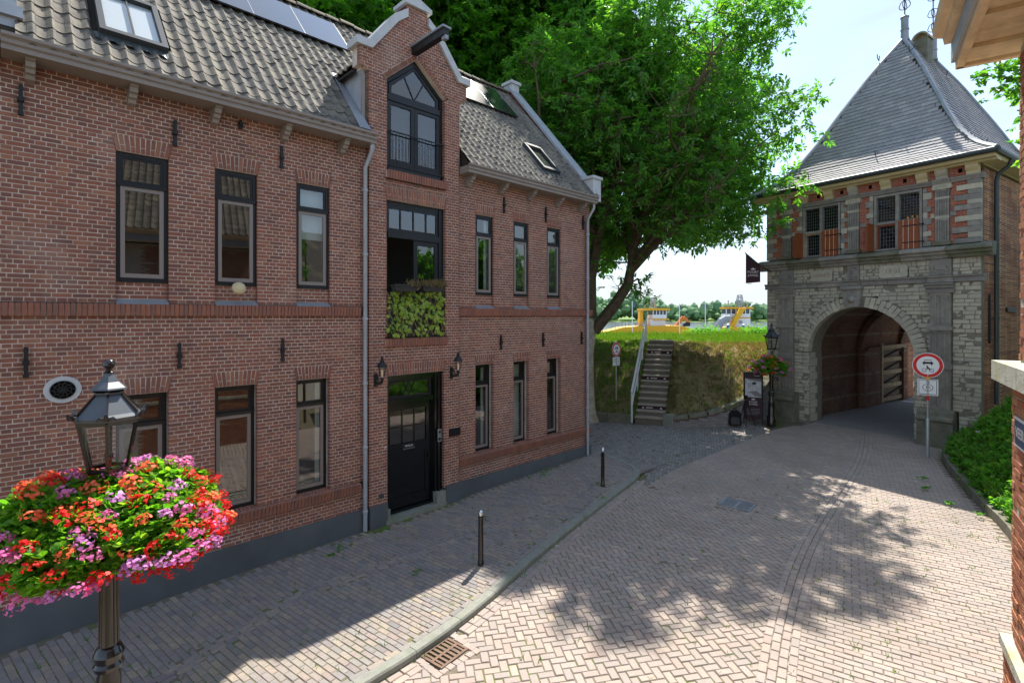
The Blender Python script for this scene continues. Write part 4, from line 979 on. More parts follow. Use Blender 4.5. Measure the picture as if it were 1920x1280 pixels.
# roof windows
def skylight(a_, c_, s0, s1, mid):
    def slab(q, x0, x1, u0, u1, o0, o1):
        v = [roof_pt(x, s, o) for o in (o0, o1) for x, s in ((x0, u0), (x1, u0), (x1, u1), (x0, u1))]; q.add(v, [(0, 3, 2, 1), (4, 5, 6, 7), (0, 1, 5, 4), (1, 2, 6, 5), (2, 3, 7, 6), (3, 0, 4, 7)])
    q = MB(); slab(q, a_, a_ + .08, s0, s1, .0, .15); slab(q, c_ - .08, c_, s0, s1, .0, .15); slab(q, a_ + .08, c_ - .08, s0, s0 + .10, 0, .15); slab(q, a_ + .08, c_ - .08, s1 - .10, s1, 0, .16)
    p = q.build('roof_window', 'roof window grey', house)
    if mid:
        k = MB(); m2 = (a_ + c_) / 2; slab(k, m2 - .012, m2 + .012, s0 + .1, s1 - .1, .10, .125); k.build('glazing_bar', 'roof window grey', p)
    k = MB(); slab(k, a_ + .08, c_ - .08, s0 + .1, s1 - .1, .095, .101); k.build('pane', 'roof glass', p)
    k = MB(); slab(k, a_ + .08, c_ - .08, s0 + .1, s1 - .1, .075, .083); k.build('roller_blind', 'blind' if mid else 'interior', p)
    k = MB(); n = 22
    for i in range(n + 1):
        x = a_ - .06 + (c_ - a_ + .12) * i / n; o = .045 + .022 * math.sin(2 * math.pi * (x + 8) / PW); k.v += [tuple(roof_pt(x, s0 + .01, .07)), tuple(roof_pt(x, s0 - .16, o + .012))]
    for i in range(n): k.f.append((2 * i, 2 * i + 1, 2 * i + 3, 2 * i + 2)); k.mi.append(0)
    k.build('flashing', 'green grey', p)
skylight(*SKL, True); skylight(*SKR, False)
# dormer behind the gable
q = MB(); q.prism([(.02, 7.72), (1.12, 9.30), (.02, 9.30)], lambda yv, z, d: (d, yv, z), -.10, -.04); q.build('dormer_cheek', 'zinc', house); q = MB(); q.prism([(.02, 7.72), (1.12, 9.30), (.02, 9.30)], lambda yv, z, d: (d, yv, z), 2.34, 2.40); q.build('dormer_cheek', 'zinc', house)
q = MB(); q.bar((-.075, .02, 8.05), (-.075, .02, 9.16), .07, .05, up=(0, 1, 0)); q.build('cheek_board', 'grey paint', house)
q = MB()
for s_ in (1, -1):
    mx_ = lambda x: x if s_ > 0 else 2 * PK - x
    q.prism([(mx_(-.22), 9.19), (mx_(-.22), 9.25), (mx_(PK), 10.62), (mx_(PK), 10.56)], FY, .22, 2.6)
q.build('dormer_roof', 'dark wood', house)
dt = []
for s_ in (1, -1):
    an = math.atan2(10.60 - 9.24, PK + .22)
    for r in range(6):
        for k in range(8):
            xx = -.24 + r * .30 * math.cos(an); zz = 9.25 + r * .30 * math.sin(an); yy = .25 + k * PW
            if yy > 1.2 + r * .25: continue
            if s_ > 0: Mx = np.array(Matrix(((0, math.cos(an), -math.sin(an)), (-1, 0, 0), (0, math.sin(an), math.cos(an))))); dt.append(TRS((xx, yy + PW, zz + .02), 1, 1, 1, Mx))
            else: Mx = np.array(Matrix(((0, -math.cos(an), math.sin(an)), (1, 0, 0), (0, math.sin(an), math.cos(an))))); dt.append(TRS((2 * PK - xx, yy, zz + .02), 1, 1, 1, Mx))
emit('dormer_tile', 'pan', dt, 'roof tile', house, 40, 'dormer_tile_field', smooth=True)
q = MB(); v4 = [roof_pt(-.34, .10, .075), roof_pt(-.10, .10, .075), roof_pt(-.10, 2.15, .075), roof_pt(-.26, 2.15, .075)]; q.add(v4 + [p + Vector((0, 0, .012)) for p in v4], [(0, 3, 2, 1), (4, 5, 6, 7), (0, 1, 5, 4), (1, 2, 6, 5), (2, 3, 7, 6), (3, 0, 4, 7)])
q.build('valley_lead', 'lead', house)
q = MB(); q.bar((-.2, .16, 9.22), (-.2, 1.15, 9.22), .06, .05); q.build('dormer_gutter', 'iron', house)
q = MB(); q.box(2.305, 2.36, -.02, .12, 7.8, 9.2); q.build('cheek_board', 'grey paint', house)
# second dormer and pilaster at the left edge of the picture
q = MB(); q.box(-7.0, -5.12, -.05, 1.0, 8.02, 9.6); q.build('dormer_cheek', 'zinc', house)
q = MB(); q.box(-7.1, -5.06, -.12, 1.2, 8.22, 8.36); q.build('dormer_gutter', 'zinc', house)
pl = []; cb = MB(); facade(pl, cb, -5.9, -5.275, Z0 + 113 * CZ, Z0 + 117 * CZ, .05, []); emit('pilaster_brick', 'block', pl, 'house brick', house, 20); cb.build('pilaster', 'mortar', house)
# ------------------------------------------------------------------ town gate
GA = R(10.78); GDx, GDy = -math.sin(GA), -math.cos(GA); GBx, GBy = math.cos(GA), -math.sin(GA)
GOx, GOy, GZ = 16.62, -1.78, .33
GM = Matrix(((GDx, GBx, 0, GOx), (GDy, GBy, 0, GOy), (0, 0, 1, 0), (0, 0, 0, 1)))   # local: x along the front, y into the gate, z up
GN = np.array(GM)
gate = thing('town_gate', 'old stone town gate with arched passage, red shutters and tall slate roof', 'gate tower', GM @ Vector((3.3, 5, GZ)))
GW = 6.58; GDEP = 10.6
ACX, ACZ, AR = 3.285, 2.95, 1.63; ARO = 2.02
def GMB(): return MB(GM)
def gx(M): return GN @ M
# body: two side blocks, the mass over the vault, passage walls
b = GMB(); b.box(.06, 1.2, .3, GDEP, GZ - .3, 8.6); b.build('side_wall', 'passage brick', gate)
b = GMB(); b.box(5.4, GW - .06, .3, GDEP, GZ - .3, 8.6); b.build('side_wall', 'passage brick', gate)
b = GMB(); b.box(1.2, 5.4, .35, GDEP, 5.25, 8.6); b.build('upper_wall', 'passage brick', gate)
b = GMB(); b.box(GW - .06, GW, .25, GDEP, GZ - .3, 8.7); b.build('outer_wall', 'gate side brick', gate)
b = GMB(); b.box(0, .06, .25, GDEP, GZ - .3, 8.7); b.build('outer_wall', 'gate side brick', gate)
# barrel vault with ribs
def vault(q, x0, x1, zs_, y0, y1, th, n=16):
    c = (x0 + x1) / 2; r = (x1 - x0) / 2; k0 = len(q.v)
    for i in range(n + 1):
        a = math.pi * i / n
        for rr in (r, r + th):
            for y_ in (y0, y1): q.v.append((c - rr * math.cos(a), y_, zs_ + rr * math.sin(a)))
    for i in range(n):
        o = k0 + i * 4
        for f in ((0, 1, 5, 4), (2, 6, 7, 3), (0, 4, 6, 2), (1, 3, 7, 5)): q.f.append(tuple(o + j for j in f)); q.mi.append(0)
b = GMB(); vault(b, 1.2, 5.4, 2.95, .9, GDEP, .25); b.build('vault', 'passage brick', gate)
for y_ in (1.0, 5.0, 9.0):
    b = GMB(); vault(b, 1.32, 5.28, 2.75, y_, y_ + .42, .2); b.box(1.2, 1.45, y_, y_ + .42, GZ, 2.76); b.box(5.15, 5.4, y_, y_ + .42, GZ, 2.76); b.build('vault_rib', 'passage brick', gate)
b = GMB(); b.box(1.2, 1.42, 5.42, 6.6, GZ, 2.9); b.build('passage_pier', 'passage brick', gate)
b = GMB(); b.box(1.2, 1.3, 9.5, 10.6, GZ, 3.0); b.build('passage_pier', 'gate side brick', gate)
# door leaf folded back against the passage wall
b = GMB(); b.box(1.24, 1.30, 7.05, 9.55, .40, 2.95); leaf_ = b.build('gate_door', 'door wood', gate)
def wb(y0, y1, z0, z1, m='old wood', x0=1.30, x1=1.37):
    q = GMB(); q.box(x0, x1, y0, y1, z0, z1); q.build('door_board', m, leaf_)
wb(6.86, 7.05, .35, 3.05); wb(9.38, 9.56, .38, 2.95)
for z_ in (.40, 1.02, 1.62, 2.2, 2.76): wb(7.05, 9.38, z_, z_ + .19)
for z_ in (.59, 1.21, 1.81, 2.39):
    q = GMB(); q.bar((1.33, 7.2, z_ + .02), (1.33, 9.2, z_ + .4), .05, .10, up=(1, 0, 0)); q.build('door_brace', 'dark wood', leaf_)
b = GMB(); b.box(1.2, 5.4, .3, 13, GZ - .08, GZ - .02); b.build('passage_floor', 'cobble', gate)
b = GMB(); b.box(1.5, 5.3, 8.5, 8.9, GZ - .08, GZ - .012); b.build('threshold', 'coping stone', gate)

# ---- front stonework
stones = [[] for _ in range(4)]; gcore = GMB(); gbr = []; gcore2 = GMB(); blocks = []
def ashlar(x0, x1, z0, z1, hol, hmin=.105, hmax=.15, lmin=.16, lmax=.42, y=0.0, dep=.3, core_=None, seed=1):
    r = random.Random(seed); z = z0; core_ = core_ or gcore
    while z < z1 - .02:
        h = r.uniform(hmin, hmax)
        if z1 - z < hmax * 1.45: h = z1 - z
        zc = z + h / 2; free = [(x0, x1)]
        for f in hol:
            g = f(zc)
            if g is None: continue
            nf = []
            for p, q in free:
                if g[1] <= p or g[0] >= q: nf.append((p, q)); continue
                if g[0] > p: nf.append((p, g[0]))
                if g[1] < q: nf.append((g[1], q))
            free = nf
        for p, q in free:
            if q - p < .03: continue
            core_.box(p, q, y + .016, y + dep, z, z + h)
            a = p
            while a < q - .01:
                L = r.uniform(lmin, lmax)
                if q - a < L + lmin * .7: L = q - a
                M = TRS(((a + a + L) / 2, y + .09 + r.uniform(-.012, .008), zc), L - .012, .18, h - .012, rotx(r.gauss(0, .02)) @ rotz(r.gauss(0, .02)))
                stones[r.randrange(4)].append(gx(M)); a += L
        z += h
def arch_hole(z, rad=ARO):
    if z < ACZ: return (ACX - AR - .0, ACX + AR) if rad == AR else (ACX - AR, ACX + AR)
    d = z - ACZ
    return None if d >= rad else (ACX - math.sqrt(rad * rad - d * d), ACX + math.sqrt(rad * rad - d * d))
PILL = [(.50, 1.08), (5.34, 5.90)]
hol = [arch_hole, rect(PILL[0][0], PILL[0][1], GZ, 5.34), rect(PILL[1][0], PILL[1][1], GZ, 5.34), rect(.24, 1.26, GZ - .1, 1.34), rect(5.08, 6.05, GZ - .1, 1.34), rect(2.88, 3.40, 4.6, 5.35)]
ashlar(0, GW, GZ, 5.32, hol, seed=3)
ashlar(0, GW, 5.54, 6.06, [rect(.52, 1.06, 5.5, 6.1), rect(5.36, 5.9, 5.5, 6.1), rect(1.70, 2.48, 5.5, 5.96), rect(3.93, 4.77, 5.5, 5.96), rect(2.98, 3.34, 5.5, 6.1)], hmin=.08, hmax=.13, lmin=.10, lmax=.28, seed=5)
b = gcore; b.box(.02, GW - .02, .05, .30, 5.3, 5.55)
# voussoirs
n = 37
for i in range(n):
    a = math.pi * (i + .5) / n; rm = (AR + ARO) / 2
    w = math.pi * rm / n - .012
    if abs(a - math.pi / 2) < .085: continue
    Mr = roty(-(a - math.pi / 2)); x = ACX + rm * math.cos(a) * 1; z = ACZ + rm * math.sin(a)
    Mr = roty(math.pi / 2 - a)
    split = random.random() < .35
    for t0, t1 in (((0, .5), (.5, 1)) if split else ((0, 1),)):
        rr = AR + (ARO - AR) * (t0 + t1) / 2
        stones[i % 4].append(gx(TRS((ACX + rr * math.cos(a), .06 - .012, ACZ + rr * math.sin(a)), math.pi * rr / n - .011, .26, (ARO - AR) * (t1 - t0) - .012, Mr)))
gk = GMB(); vault(gk, ACX - AR - .02, ACX + AR + .02, ACZ, .03, .9, ARO - AR, 24); gk.build('arch_ring', 'gate mortar', gate)
for s_ in (0, 1):                                                        # arch jambs: stone quoins on the reveal
    x0, x1 = (1.2, ACX - AR + .004) if s_ == 0 else (ACX + AR - .004, 5.4)
    gcore.box(x0, x1, .02, .9, GZ - .2, ACZ)
    z = GZ
    k = 0
    while z < ACZ - .05:
        h = min(.22 if k % 2 else .30, ACZ - z); xx = ACX - AR if s_ == 0 else ACX + AR
        stones[k % 4].append(gx(TRS((xx + (-.09 if s_ == 0 else .09), .2 if k % 2 else .27, z + h / 2), .2, .42 if k % 2 else .54, h - .012))); z += h; k += 1
for j in range(4): emit('stone', 'rubble%d' % j, stones[j], 'pale stone', gate, 75, 'stonework')
gcore.build('wall_core', 'gate mortar', gate, fixn=False)
# ---- pilasters, pedestals, bands, cornices
def gbox(name, m, *bx, parent=gate):
    q = GMB(); [q.box(*c) for c in bx]; return q.build(name, m, parent)
def profile(name, m, prof, x0, x1, parent=gate):
    """moulding along the front: prof (y, z) list, mitred returns at the ends left square"""
    q = GMB(); q.prism(prof, lambda a, c, d: (d, a, c), x0, x1); return q.build(name, m, parent)
def fluted(x0, x1, z0, z1, y0, m='blue stone', n=4, round_=True, parent=None):
    q = GMB(); q.box(x0, x1, y0 + .035, .15, z0, z1); e = .035; w = (x1 - x0 - 2 * e) / n
    q.box(x0, x0 + e, y0, y0 + .035, z0, z1); q.box(x1 - e, x1, y0, y0 + .035, z0, z1)
    for i in range(1, n): xx = x0 + e + i * w; q.box(xx - .016, xx + .016, y0 + .004, y0 + .035, z0 + .03, z1 - .06)
    q.box(x0 + e, x1 - e, y0 + .002, y0 + .035, z1 - .06, z1); q.box(x0 + e, x1 - e, y0 + .002, y0 + .035, z0, z0 + .03)
    return q.build('pilaster', m, gate)
for x0, x1 in PILL:
    fluted(x0 + .02, x1 - .02, 3.98, 5.0, -.10); fluted(x0 + .02, x1 - .02, 2.82, 3.84, -.10); fluted(x0 + .02, x1 - .02, 1.40, 2.66, -.10)
    gbox('pilaster_block', 'blue stone', (x0 - .03, x1 + .03, -.15, .1, 3.84, 3.98)); gbox('pilaster_block', 'blue stone', (x0 - .02, x1 + .02, -.13, .1, 2.66, 2.82))
    profile('pilaster_capital', 'blue stone', [(.1, 5.0), (-.12, 5.0), (-.12, 5.12), (-.17, 5.16), (-.17, 5.22), (-.22, 5.26), (-.22, 5.31), (.1, 5.31)], x0 - .07, x1 + .07)
    profile('pedestal', 'mossy stone', [(.1, GZ - .1), (-.32, GZ - .1), (-.30, 1.02), (-.36, 1.06), (-.36, 1.12), (-.28, 1.2), (-.26, 1.30), (-.18, 1.40), (.1, 1.40)], x0 - .26, x1 + .16 if x0 < 2 else x1 + .10)
    q = GMB(); q.box(x0 + .01, x1 - .01, -.06, .05, 5.55, 6.05); pf = q.build('carved_panel', 'blue stone', gate)
    q = GMB(); cx_ = (x0 + x1) / 2
    q.box(cx_ - .13, cx_ + .13, -.085, -.06, 5.72, 5.88); q.box(cx_ - .05, cx_ + .05, -.08, -.06, 5.9, 5.98)
    for s_ in (-1, 1): q.tube([(cx_ + s_ * .13, -.07, 5.86), (cx_ + s_ * .2, -.075, 5.80), (cx_ + s_ * .23, -.075, 5.70), (cx_ + s_ * .12, -.07, 5.66)], .025, 5)
    q.build('carving', 'blue stone', pf)
x = -.06
bandw = [(-.06, .48), (.48, 1.10), (1.10, 1.95), (1.95, 2.90), (2.90, 3.40), (3.40, 4.2), (4.2, 5.30), (5.30, 5.94), (5.94, GW + .10)]
for k, (a, c) in enumerate(bandw):
    pr = -.10 if k in (1, 4, 7) else -.05
    profile('band_stone', 'blue stone', [(.1, 5.33), (pr, 5.33), (pr, 5.47), (pr - .05, 5.49), (pr - .05, 5.535), (.1, 5.55)], a + .004, c - .004)
for k, (a, c) in enumerate([(-.28, .9), (.9, 2.1), (2.1, 3.35), (3.35, 4.6), (4.6, 5.8), (5.8, GW + .30)]):
    profile('cornice_stone', 'mossy stone' if k % 2 else 'blue stone', [(.1, 6.06), (-.10, 6.06), (-.13, 6.16), (-.20, 6.18), (-.20, 6.26), (-.30, 6.28), (-.30, 6.34), (-.24, 6.40), (.02, 6.47), (.2, 6.47)], a + .004, c - .004)
q = GMB(); q.prism([(2.90, 4.60), (3.38, 4.60), (3.46, 5.32), (2.82, 5.32)], lambda a, c, d: (a, d, c), -.14, .12); ks = q.build('keystone', 'blue stone', gate)
q = GMB(); q.sphere((3.14, -.15, 4.86), .13, 8, 6); q.box(2.80, 3.48, -.2, -.02, 5.22, 5.32); q.box(3.09, 3.19, -.24, -.12, 4.78, 4.92); q.build('carving', 'blue stone', ks, True)
q = GMB(); q.box(2.98, 3.34, -.06, .06, 5.55, 6.05); cp = q.build('carved_panel', 'blue stone', gate)
q = GMB()
for k in range(9): q.sphere((3.16 + .1 * math.cos(k * 2.1), -.07, 5.8 + .17 * math.sin(k * 1.37)), .05, 6, 4)
q.build('carving', 'blue stone', cp)
GF = lambda x, y, z: GM @ Matrix.Translation((x, y, z)) @ Matrix.Rotation(R(90), 4, 'X')
for x0, x1, tx in ((1.71, 2.47, 'ANNO'), (3.94, 4.76, '16 01')):
    q = GMB(); q.prism([(x0 + .04, 5.55), (x1 - .04, 5.55), (x1, 5.62), (x1 - .02, 5.75), (x1, 5.9), (x1 - .05, 5.96), (x0 + .05, 5.96), (x0, 5.9), (x0 + .02, 5.75), (x0, 5.62)], lambda a, c, d: (a, d, c), -.05, .05)
    p = q.build('date_stone', 'pale stone', gate); text('lettering', tx, .2, GF((x0 + x1) / 2, -.052, 5.76), 'old wood', p, ext=.008)
# ---- upper storey: red brick panels, grey quoins, mullioned windows with shutters
WIN = [(1.42, 2.73), (3.79, 5.14)]
UPP = [(.63, 1.0), (2.97, 3.35), (5.47, 5.85)]
def quoin(side):
    """toothed stone edge against the windows and corners"""
    o = []; z = 6.47; k = 0
    return o
holes = [rect(a - .02, c + .02, 6.4, 8.36) for a, c in WIN] + [rect(a, c, 6.4, 8.4) for a, c in UPP]
def teeth(x, sgn, w0, w1, h=.17, seed=0):
    r = random.Random(seed); z = 6.48; k = 0
    while z < 8.30:
        hh = h * r.uniform(.85, 1.25); w_ = (w0 if k % 2 else w1) * r.uniform(.9, 1.1); z2 = min(z + hh, 8.36)
        a, c = (x, x + w_) if sgn > 0 else (x - w_, x)
        blocks.append((a, c, z, z2)); z = z2; k += 1
for a, c in WIN:
    teeth(a - .02, -1, .12, .22, seed=int(a * 10)); teeth(c + .02, 1, .12, .22, seed=int(c * 10))
teeth(0.0, 1, .26, .42, .15, seed=91); teeth(GW, -1, .30, .62, .15, seed=92)
for a, c in ((0.42, .63), (1.0, 1.22), (2.95, 2.97), (3.35, 3.57), (5.36, 5.47), (5.85, 6.0)): blocks.append((a, c, 7.34, 7.48))
def bh(z): return None
bl = list(blocks)
holes += [(lambda t: (lambda z: (t[0], t[1]) if t[2] < z < t[3] else None))(t) for t in bl]
def bricks_gate(x0, x1, z0, z1, hol):
    n = int((z1 - z0) / .058); hgt = (z1 - z0) / n
    for i in range(n):
        za = z0 + i * hgt; zc = za + hgt / 2; free = [(x0, x1)]
        for f in hol:
            g = f(zc)
            if g is None: continue
            nf = []
            for p, q in free:
                if g[1] <= p or g[0] >= q: nf.append((p, q)); continue
                if g[0] > p: nf.append((p, g[0]))
                if g[1] < q: nf.append((g[1], q))
            free = nf
        for p, q in free:
            if q - p < .02: continue
            gcore2.box(p - .002, q + .002, .012, .25, za, za + hgt)
            off = (i % 2) * .095; k = math.floor((p - off) / .19) + 1; cuts = []
            while off + k * .19 < q:
                c = off + k * .19
                if c - p > .04 and q - c > .04: cuts.append(c)
                k += 1
            e = [p] + cuts + [q]
            for a, c in zip(e, e[1:]): gbr.append(gx(TRS(((a + c) / 2, .05 + random.gauss(0, .002), zc), c - a - .012, .10, hgt - .012)))
bricks_gate(0.0, GW, 6.48, 8.36, holes)
frz = [rect(a - .01, a + .32, 8.4, 8.9) for a in (.02, .66, 1.3, 2.2, 3.0, 4.0, 5.0, 5.5, 6.24)]
bricks_gate(0.0, GW, 8.50, 8.80, frz)
emit('brick', 'block', gbr, 'gate brick', gate, 300, 'brickwork')
gcore2.build('panel_core', 'white mortar', gate, fixn=False)
qs = [gx(TRS(((a + c) / 2, .06 - .012 + random.gauss(0, .004), (z0 + z1) / 2), c - a - .008, .16, z1 - z0 - .008)) for a, c, z0, z1 in bl]
half = [q for i, q in enumerate(qs) if i % 3]; other = [q for i, q in enumerate(qs) if not i % 3]
emit('quoin_stone', 'block', half, 'blue stone', gate, 120); emit('quoin_stone', 'block', other, 'pale stone', gate, 80)
gbox('wall_core', 'gate mortar', (.02, 1.40, .14, .35, 6.4, 8.6)); gbox('wall_core', 'gate mortar', (2.75, 3.77, .14, .35, 6.4, 8.6)); gbox('wall_core', 'gate mortar', (5.16, GW - .02, .14, .35, 6.4, 8.6)); gbox('wall_core', 'gate mortar', (1.40, 2.75, .14, .35, 8.34, 8.6)); gbox('wall_core', 'gate mortar', (3.77, 5.16, .14, .35, 8.34, 8.6))
for k, (a, c) in enumerate([(-.06, .66), (.66, 1.04), (1.04, 2.93), (2.93, 3.38), (3.38, 5.43), (5.43, 5.88), (5.88, GW + .06)]):
    pr = -.14 if k in (1, 3, 5) else -.07
    profile('architrave_stone', 'blue stone', [(.2, 8.36), (pr + .02, 8.36), (pr, 8.42), (pr - .03, 8.46), (pr - .03, 8.50), (.2, 8.50)], a + .003, c - .003)
for a, c in UPP:
    fluted(a + .02, c - .02, 6.60, 7.30, -.06, n=5); gbox('pilaster_block', 'pale stone', (a + .01, c - .01, -.065, .1, 7.30, 7.38)); fluted(a + .02, c - .02, 7.38, 7.90, -.06, n=5); gbox('pilaster_block', 'pale stone', (a + .01, c - .01, -.066, .1, 7.90, 7.96)); fluted(a + .02, c - .02, 7.96, 8.2, -.06, n=5)
    gbox('pilaster_base', 'mossy stone', (a - .05, c + .05, -.13, .1, 6.47, 6.54), (a - .02, c + .02, -.10, .1, 6.54, 6.60))
    q = GMB(); q.box(a - .04, c + .04, -.10, .1, 8.29, 8.36); q.box(a, c, -.08, .1, 8.2, 8.29)
    for s_ in (a + .0, c - .0): q.tube([(s_, -.11, 8.25), (s_, .02, 8.25)], .06, 8)
    q.build('capital', 'pale stone', gate)
for a in (.02, .66, 1.3, 2.2, 3.0, 4.0, 5.0, 5.5, 6.24):
    profile('corbel', 'cream paint' if a not in (.66, 3.0, 5.5) else 'pale stone', [(.1, 8.50), (-.04, 8.50), (-.06, 8.6), (-.12, 8.66), (-.16, 8.72), (-.16, 8.80), (.1, 8.80)], a, a + .30)
for a in (.46, 1.1, 1.9, 2.7, 3.6, 4.6, 6.02): gbox('putlog_hole', 'dark hole', (a + .02, a + .12, -.002, .1, 8.62, 8.74))
profile('eave_cornice', 'cream paint', [(.2, 8.80), (-.18, 8.80), (-.20, 8.84), (-.36, 8.86), (-.40, 8.93), (-.40, 8.98), (.2, 9.0)], -.40, GW + .40)
q = GMB(); q.prism([(.2, 8.80), (.0, 8.80), (.0, 8.84), (-.36, 8.86), (-.40, 8.93), (-.40, 8.98), (.2, 9.0)], lambda a, c, d: (GW - .0 - a, d, c), .0, GDEP + .3); q.build('eave_cornice', 'cream paint', gate)
q = GMB(); q.prism([(.2, 8.80), (.0, 8.80), (-.36, 8.86), (-.40, 8.98), (.2, 9.0)], lambda a, c, d: (a, d, c), .0, GDEP + .3); q.build('eave_cornice', 'cream paint', gate)
for (p, q_) in (((-.46, -.46), (GW + .46, -.46)), ((GW + .46, -.46), (GW + .46, GDEP + .46)), ((-.46, GDEP + .46), (-.46, -.46))):
    q = GMB(); q.tube([(p[0], p[1], 9.02), (q_[0], q_[1], 9.02)], .085, 10); q.build('gutter', 'green grey', gate, True)
q = GMB(); q.tube([(GW + .44, .95, 8.96), (GW + .40, .95, 8.78), (GW + .14, .97, 8.58), (GW + .10, .98, 8.4), (GW + .10, .98, 1.6)], .06, 10); dp = q.build('downpipe', 'green grey', gate, True)
for z_ in (7.2, 5.6, 4.2, 2.9):
    q = GMB(); q.tube([(GW + .10, .98, z_), (GW + .10, .98, z_ + .05)], .075, 10); q.build('pipe_clamp', 'green grey', dp)
# windows
def leadlight(x0, x1, z0, z1, nx, nz, y, m='lead glass', back='interior', parent=None):
    fr_ = GMB(); t = .03; fr_.box(x0, x0 + t, y, y + .05, z0, z1); fr_.box(x1 - t, x1, y, y + .05, z0, z1); fr_.box(x0 + t, x1 - t, y, y + .05, z0, z0 + t); fr_.box(x0 + t, x1 - t, y, y + .05, z1 - t, z1)
    p = fr_.build('leaded_light', 'lead came', parent)
    for i in range(nx):
        for j in range(nz):
            a = x0 + t + (x1 - x0 - 2 * t) * i / nx; c = x0 + t + (x1 - x0 - 2 * t) * (i + 1) / nx; d = z0 + t + (z1 - z0 - 2 * t) * j / nz; e = z0 + t + (z1 - z0 - 2 * t) * (j + 1) / nz
            PANES.append((a, c, d, e, y + .022))
    ld = GMB()
    for i in range(1, nx): xx = x0 + t + (x1 - x0 - 2 * t) * i / nx; ld.box(xx - .006, xx + .006, y + .012, y + .032, z0 + t, z1 - t)
    for j in range(1, nz): zz = z0 + t + (z1 - z0 - 2 * t) * j / nz; ld.box(x0 + t, x1 - t, y + .014, y + .030, zz - .006, zz + .006)
    ld.build('lead_came', 'lead came', p)
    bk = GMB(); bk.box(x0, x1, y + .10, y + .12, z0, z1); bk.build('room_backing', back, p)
    return p
wins = []
for k, (a, c) in enumerate(WIN):
    m = (a + c) / 2; PANES = []
    q = GMB(); q.box(a, a + .07, -.03, .2, 6.47, 8.34); q.box(c - .07, c, -.03, .2, 6.47, 8.34); q.box(m - .05, m + .05, -.035, .2, 6.47, 8.34)
    q.box(a + .07, c - .07, -.03, .2, 8.26, 8.34); q.box(a + .07, c - .07, -.04, .2, 7.34, 7.42); q.box(a + .07, c - .07, -.04, .2, 6.47, 6.52)
    wf = q.build('mullioned_window', 'blue stone', gate); wins.append(wf)
    for x0, x1 in ((a + .07, m - .05), (m + .05, c - .07)):
        PANES = []; p = leadlight(x0, x1, 7.42, 8.26, 6, 7 if k == 0 else 8, .06, back='interior', parent=wf)
        q = GMB(); [q.box(u0 + .004, u1 - .004, yy + random.uniform(-.003, .003), yy + .004, w0 + .004, w1 - .004) for u0, u1, w0, w1, yy in PANES]; g_ = q.build('pane', 'lead glass', wf); g_['kind'] = 'stuff'
    PANES = []; p = leadlight(a + .07 + .06, m - .05, 6.52, 7.32, 5, 6, .07, back='interior' if k == 0 else 'old wood', parent=wf)
    q = GMB(); [q.box(u0 + .004, u1 - .004, yy, yy + .004, w0 + .004, w1 - .004) for u0, u1, w0, w1, yy in PANES]; g_ = q.build('pane', 'lead glass', wf); g_['kind'] = 'stuff'
    q = GMB(); q.box(a + .07, a + .12, .0, .1, 6.52, 7.34); q.box(a + .12, m - .05, .0, .1, 7.28, 7.34); q.build('inner_frame', 'shutter red' if k else 'old wood', wf)
    q = GMB(); q.box(m + .05, c - .07, .02, .15, 6.52, 7.34); q.build('panel_board', 'dark wood', wf)
    # closed shutter with white battens; the open one swung out beside the window
    n4 = 4; sx0, sx1 = m + .04, c - .06
    sh = GMB(); sh.box(sx0, sx1, -.055, -.045, 6.45, 7.40); shut = sh.build('shutter', 'shutter red', gate)
    for i in range(n4):
        u0 = sx0 + (sx1 - sx0) * i / n4; u1 = sx0 + (sx1 - sx0) * (i + 1) / n4
        q = GMB(); q.box(u0 + .01, u1 - .01, -.085, -.055, 6.45, 7.40); q.build('plank', 'shutter red', shut)
        if i: q = GMB(); q.box(u0 - .009, u0 + .009, -.08, -.055, 6.45, 7.40); q.build('batten', 'shutter white', shut)
    for z_ in (6.66, 7.2): q = GMB(); q.box(sx0 + .12, sx1 + .09, -.10, -.085, z_ - .014, z_ + .014); q.sphere((sx1 + .10, -.09, z_), .035, 6, 4); q.build('hinge', 'iron', shut)
    q = GMB()
    for i in range(2): q.box(a - .03, a + .01, -.03 - .25 * (i + 1) + .005, -.03 - .25 * i, 6.45, 7.38)
    s2 = q.build('shutter', 'shutter red', gate)
    for z_ in (6.66, 7.2): q = GMB(); q.box(a - .045, a - .03, -.42, -.03, z_ - .014, z_ + .014); q.build('hinge', 'iron', s2)
for x_, z_ in ((4.72, 7.48), (4.98, 7.48), (4.85, 7.5)):
    q = GMB(); q.sphere((x_, .10, z_), .04, 8, 6); q.build('table_lamp', 'flame glow', wins[1], True)
# ---- slate roof with flared eaves and two hips
RP = [(0, 9.06), (.08, 9.25), (.15, 9.45), (.22, 9.70), (.33, 10.22), (.47, 11.16), (.61, 12.28), (.82, 13.86), (1.0, 15.02)]
HX = GW / 2; OV = .46; YA, YB = 3.8, 6.86
def rz(t): return float(np.interp(t, [p[0] for p in RP], [p[1] for p in RP]))
def ring(t):
    x0 = -OV + (HX + OV) * t; y0 = -OV + (YA + OV) * t; y1 = GDEP + OV - (GDEP + OV - YB) * t
    return [(x0, y0), (GW - x0, y0), (GW - x0, y1), (x0, y1)]
b = GMB(); nT = 24
for i in range(nT + 1):
    t = i / nT
    for p in ring(t): b.v.append((p[0], p[1], rz(t) - .03))
for i in range(nT):
    for k in range(4): o = i * 4; b.f.append((o + k, o + (k + 1) % 4, o + 4 + (k + 1) % 4, o + 4 + k)); b.mi.append(0)
b.f.append((0, 1, 2, 3)); b.mi.append(0); b.build('roof', 'dark wood', gate)
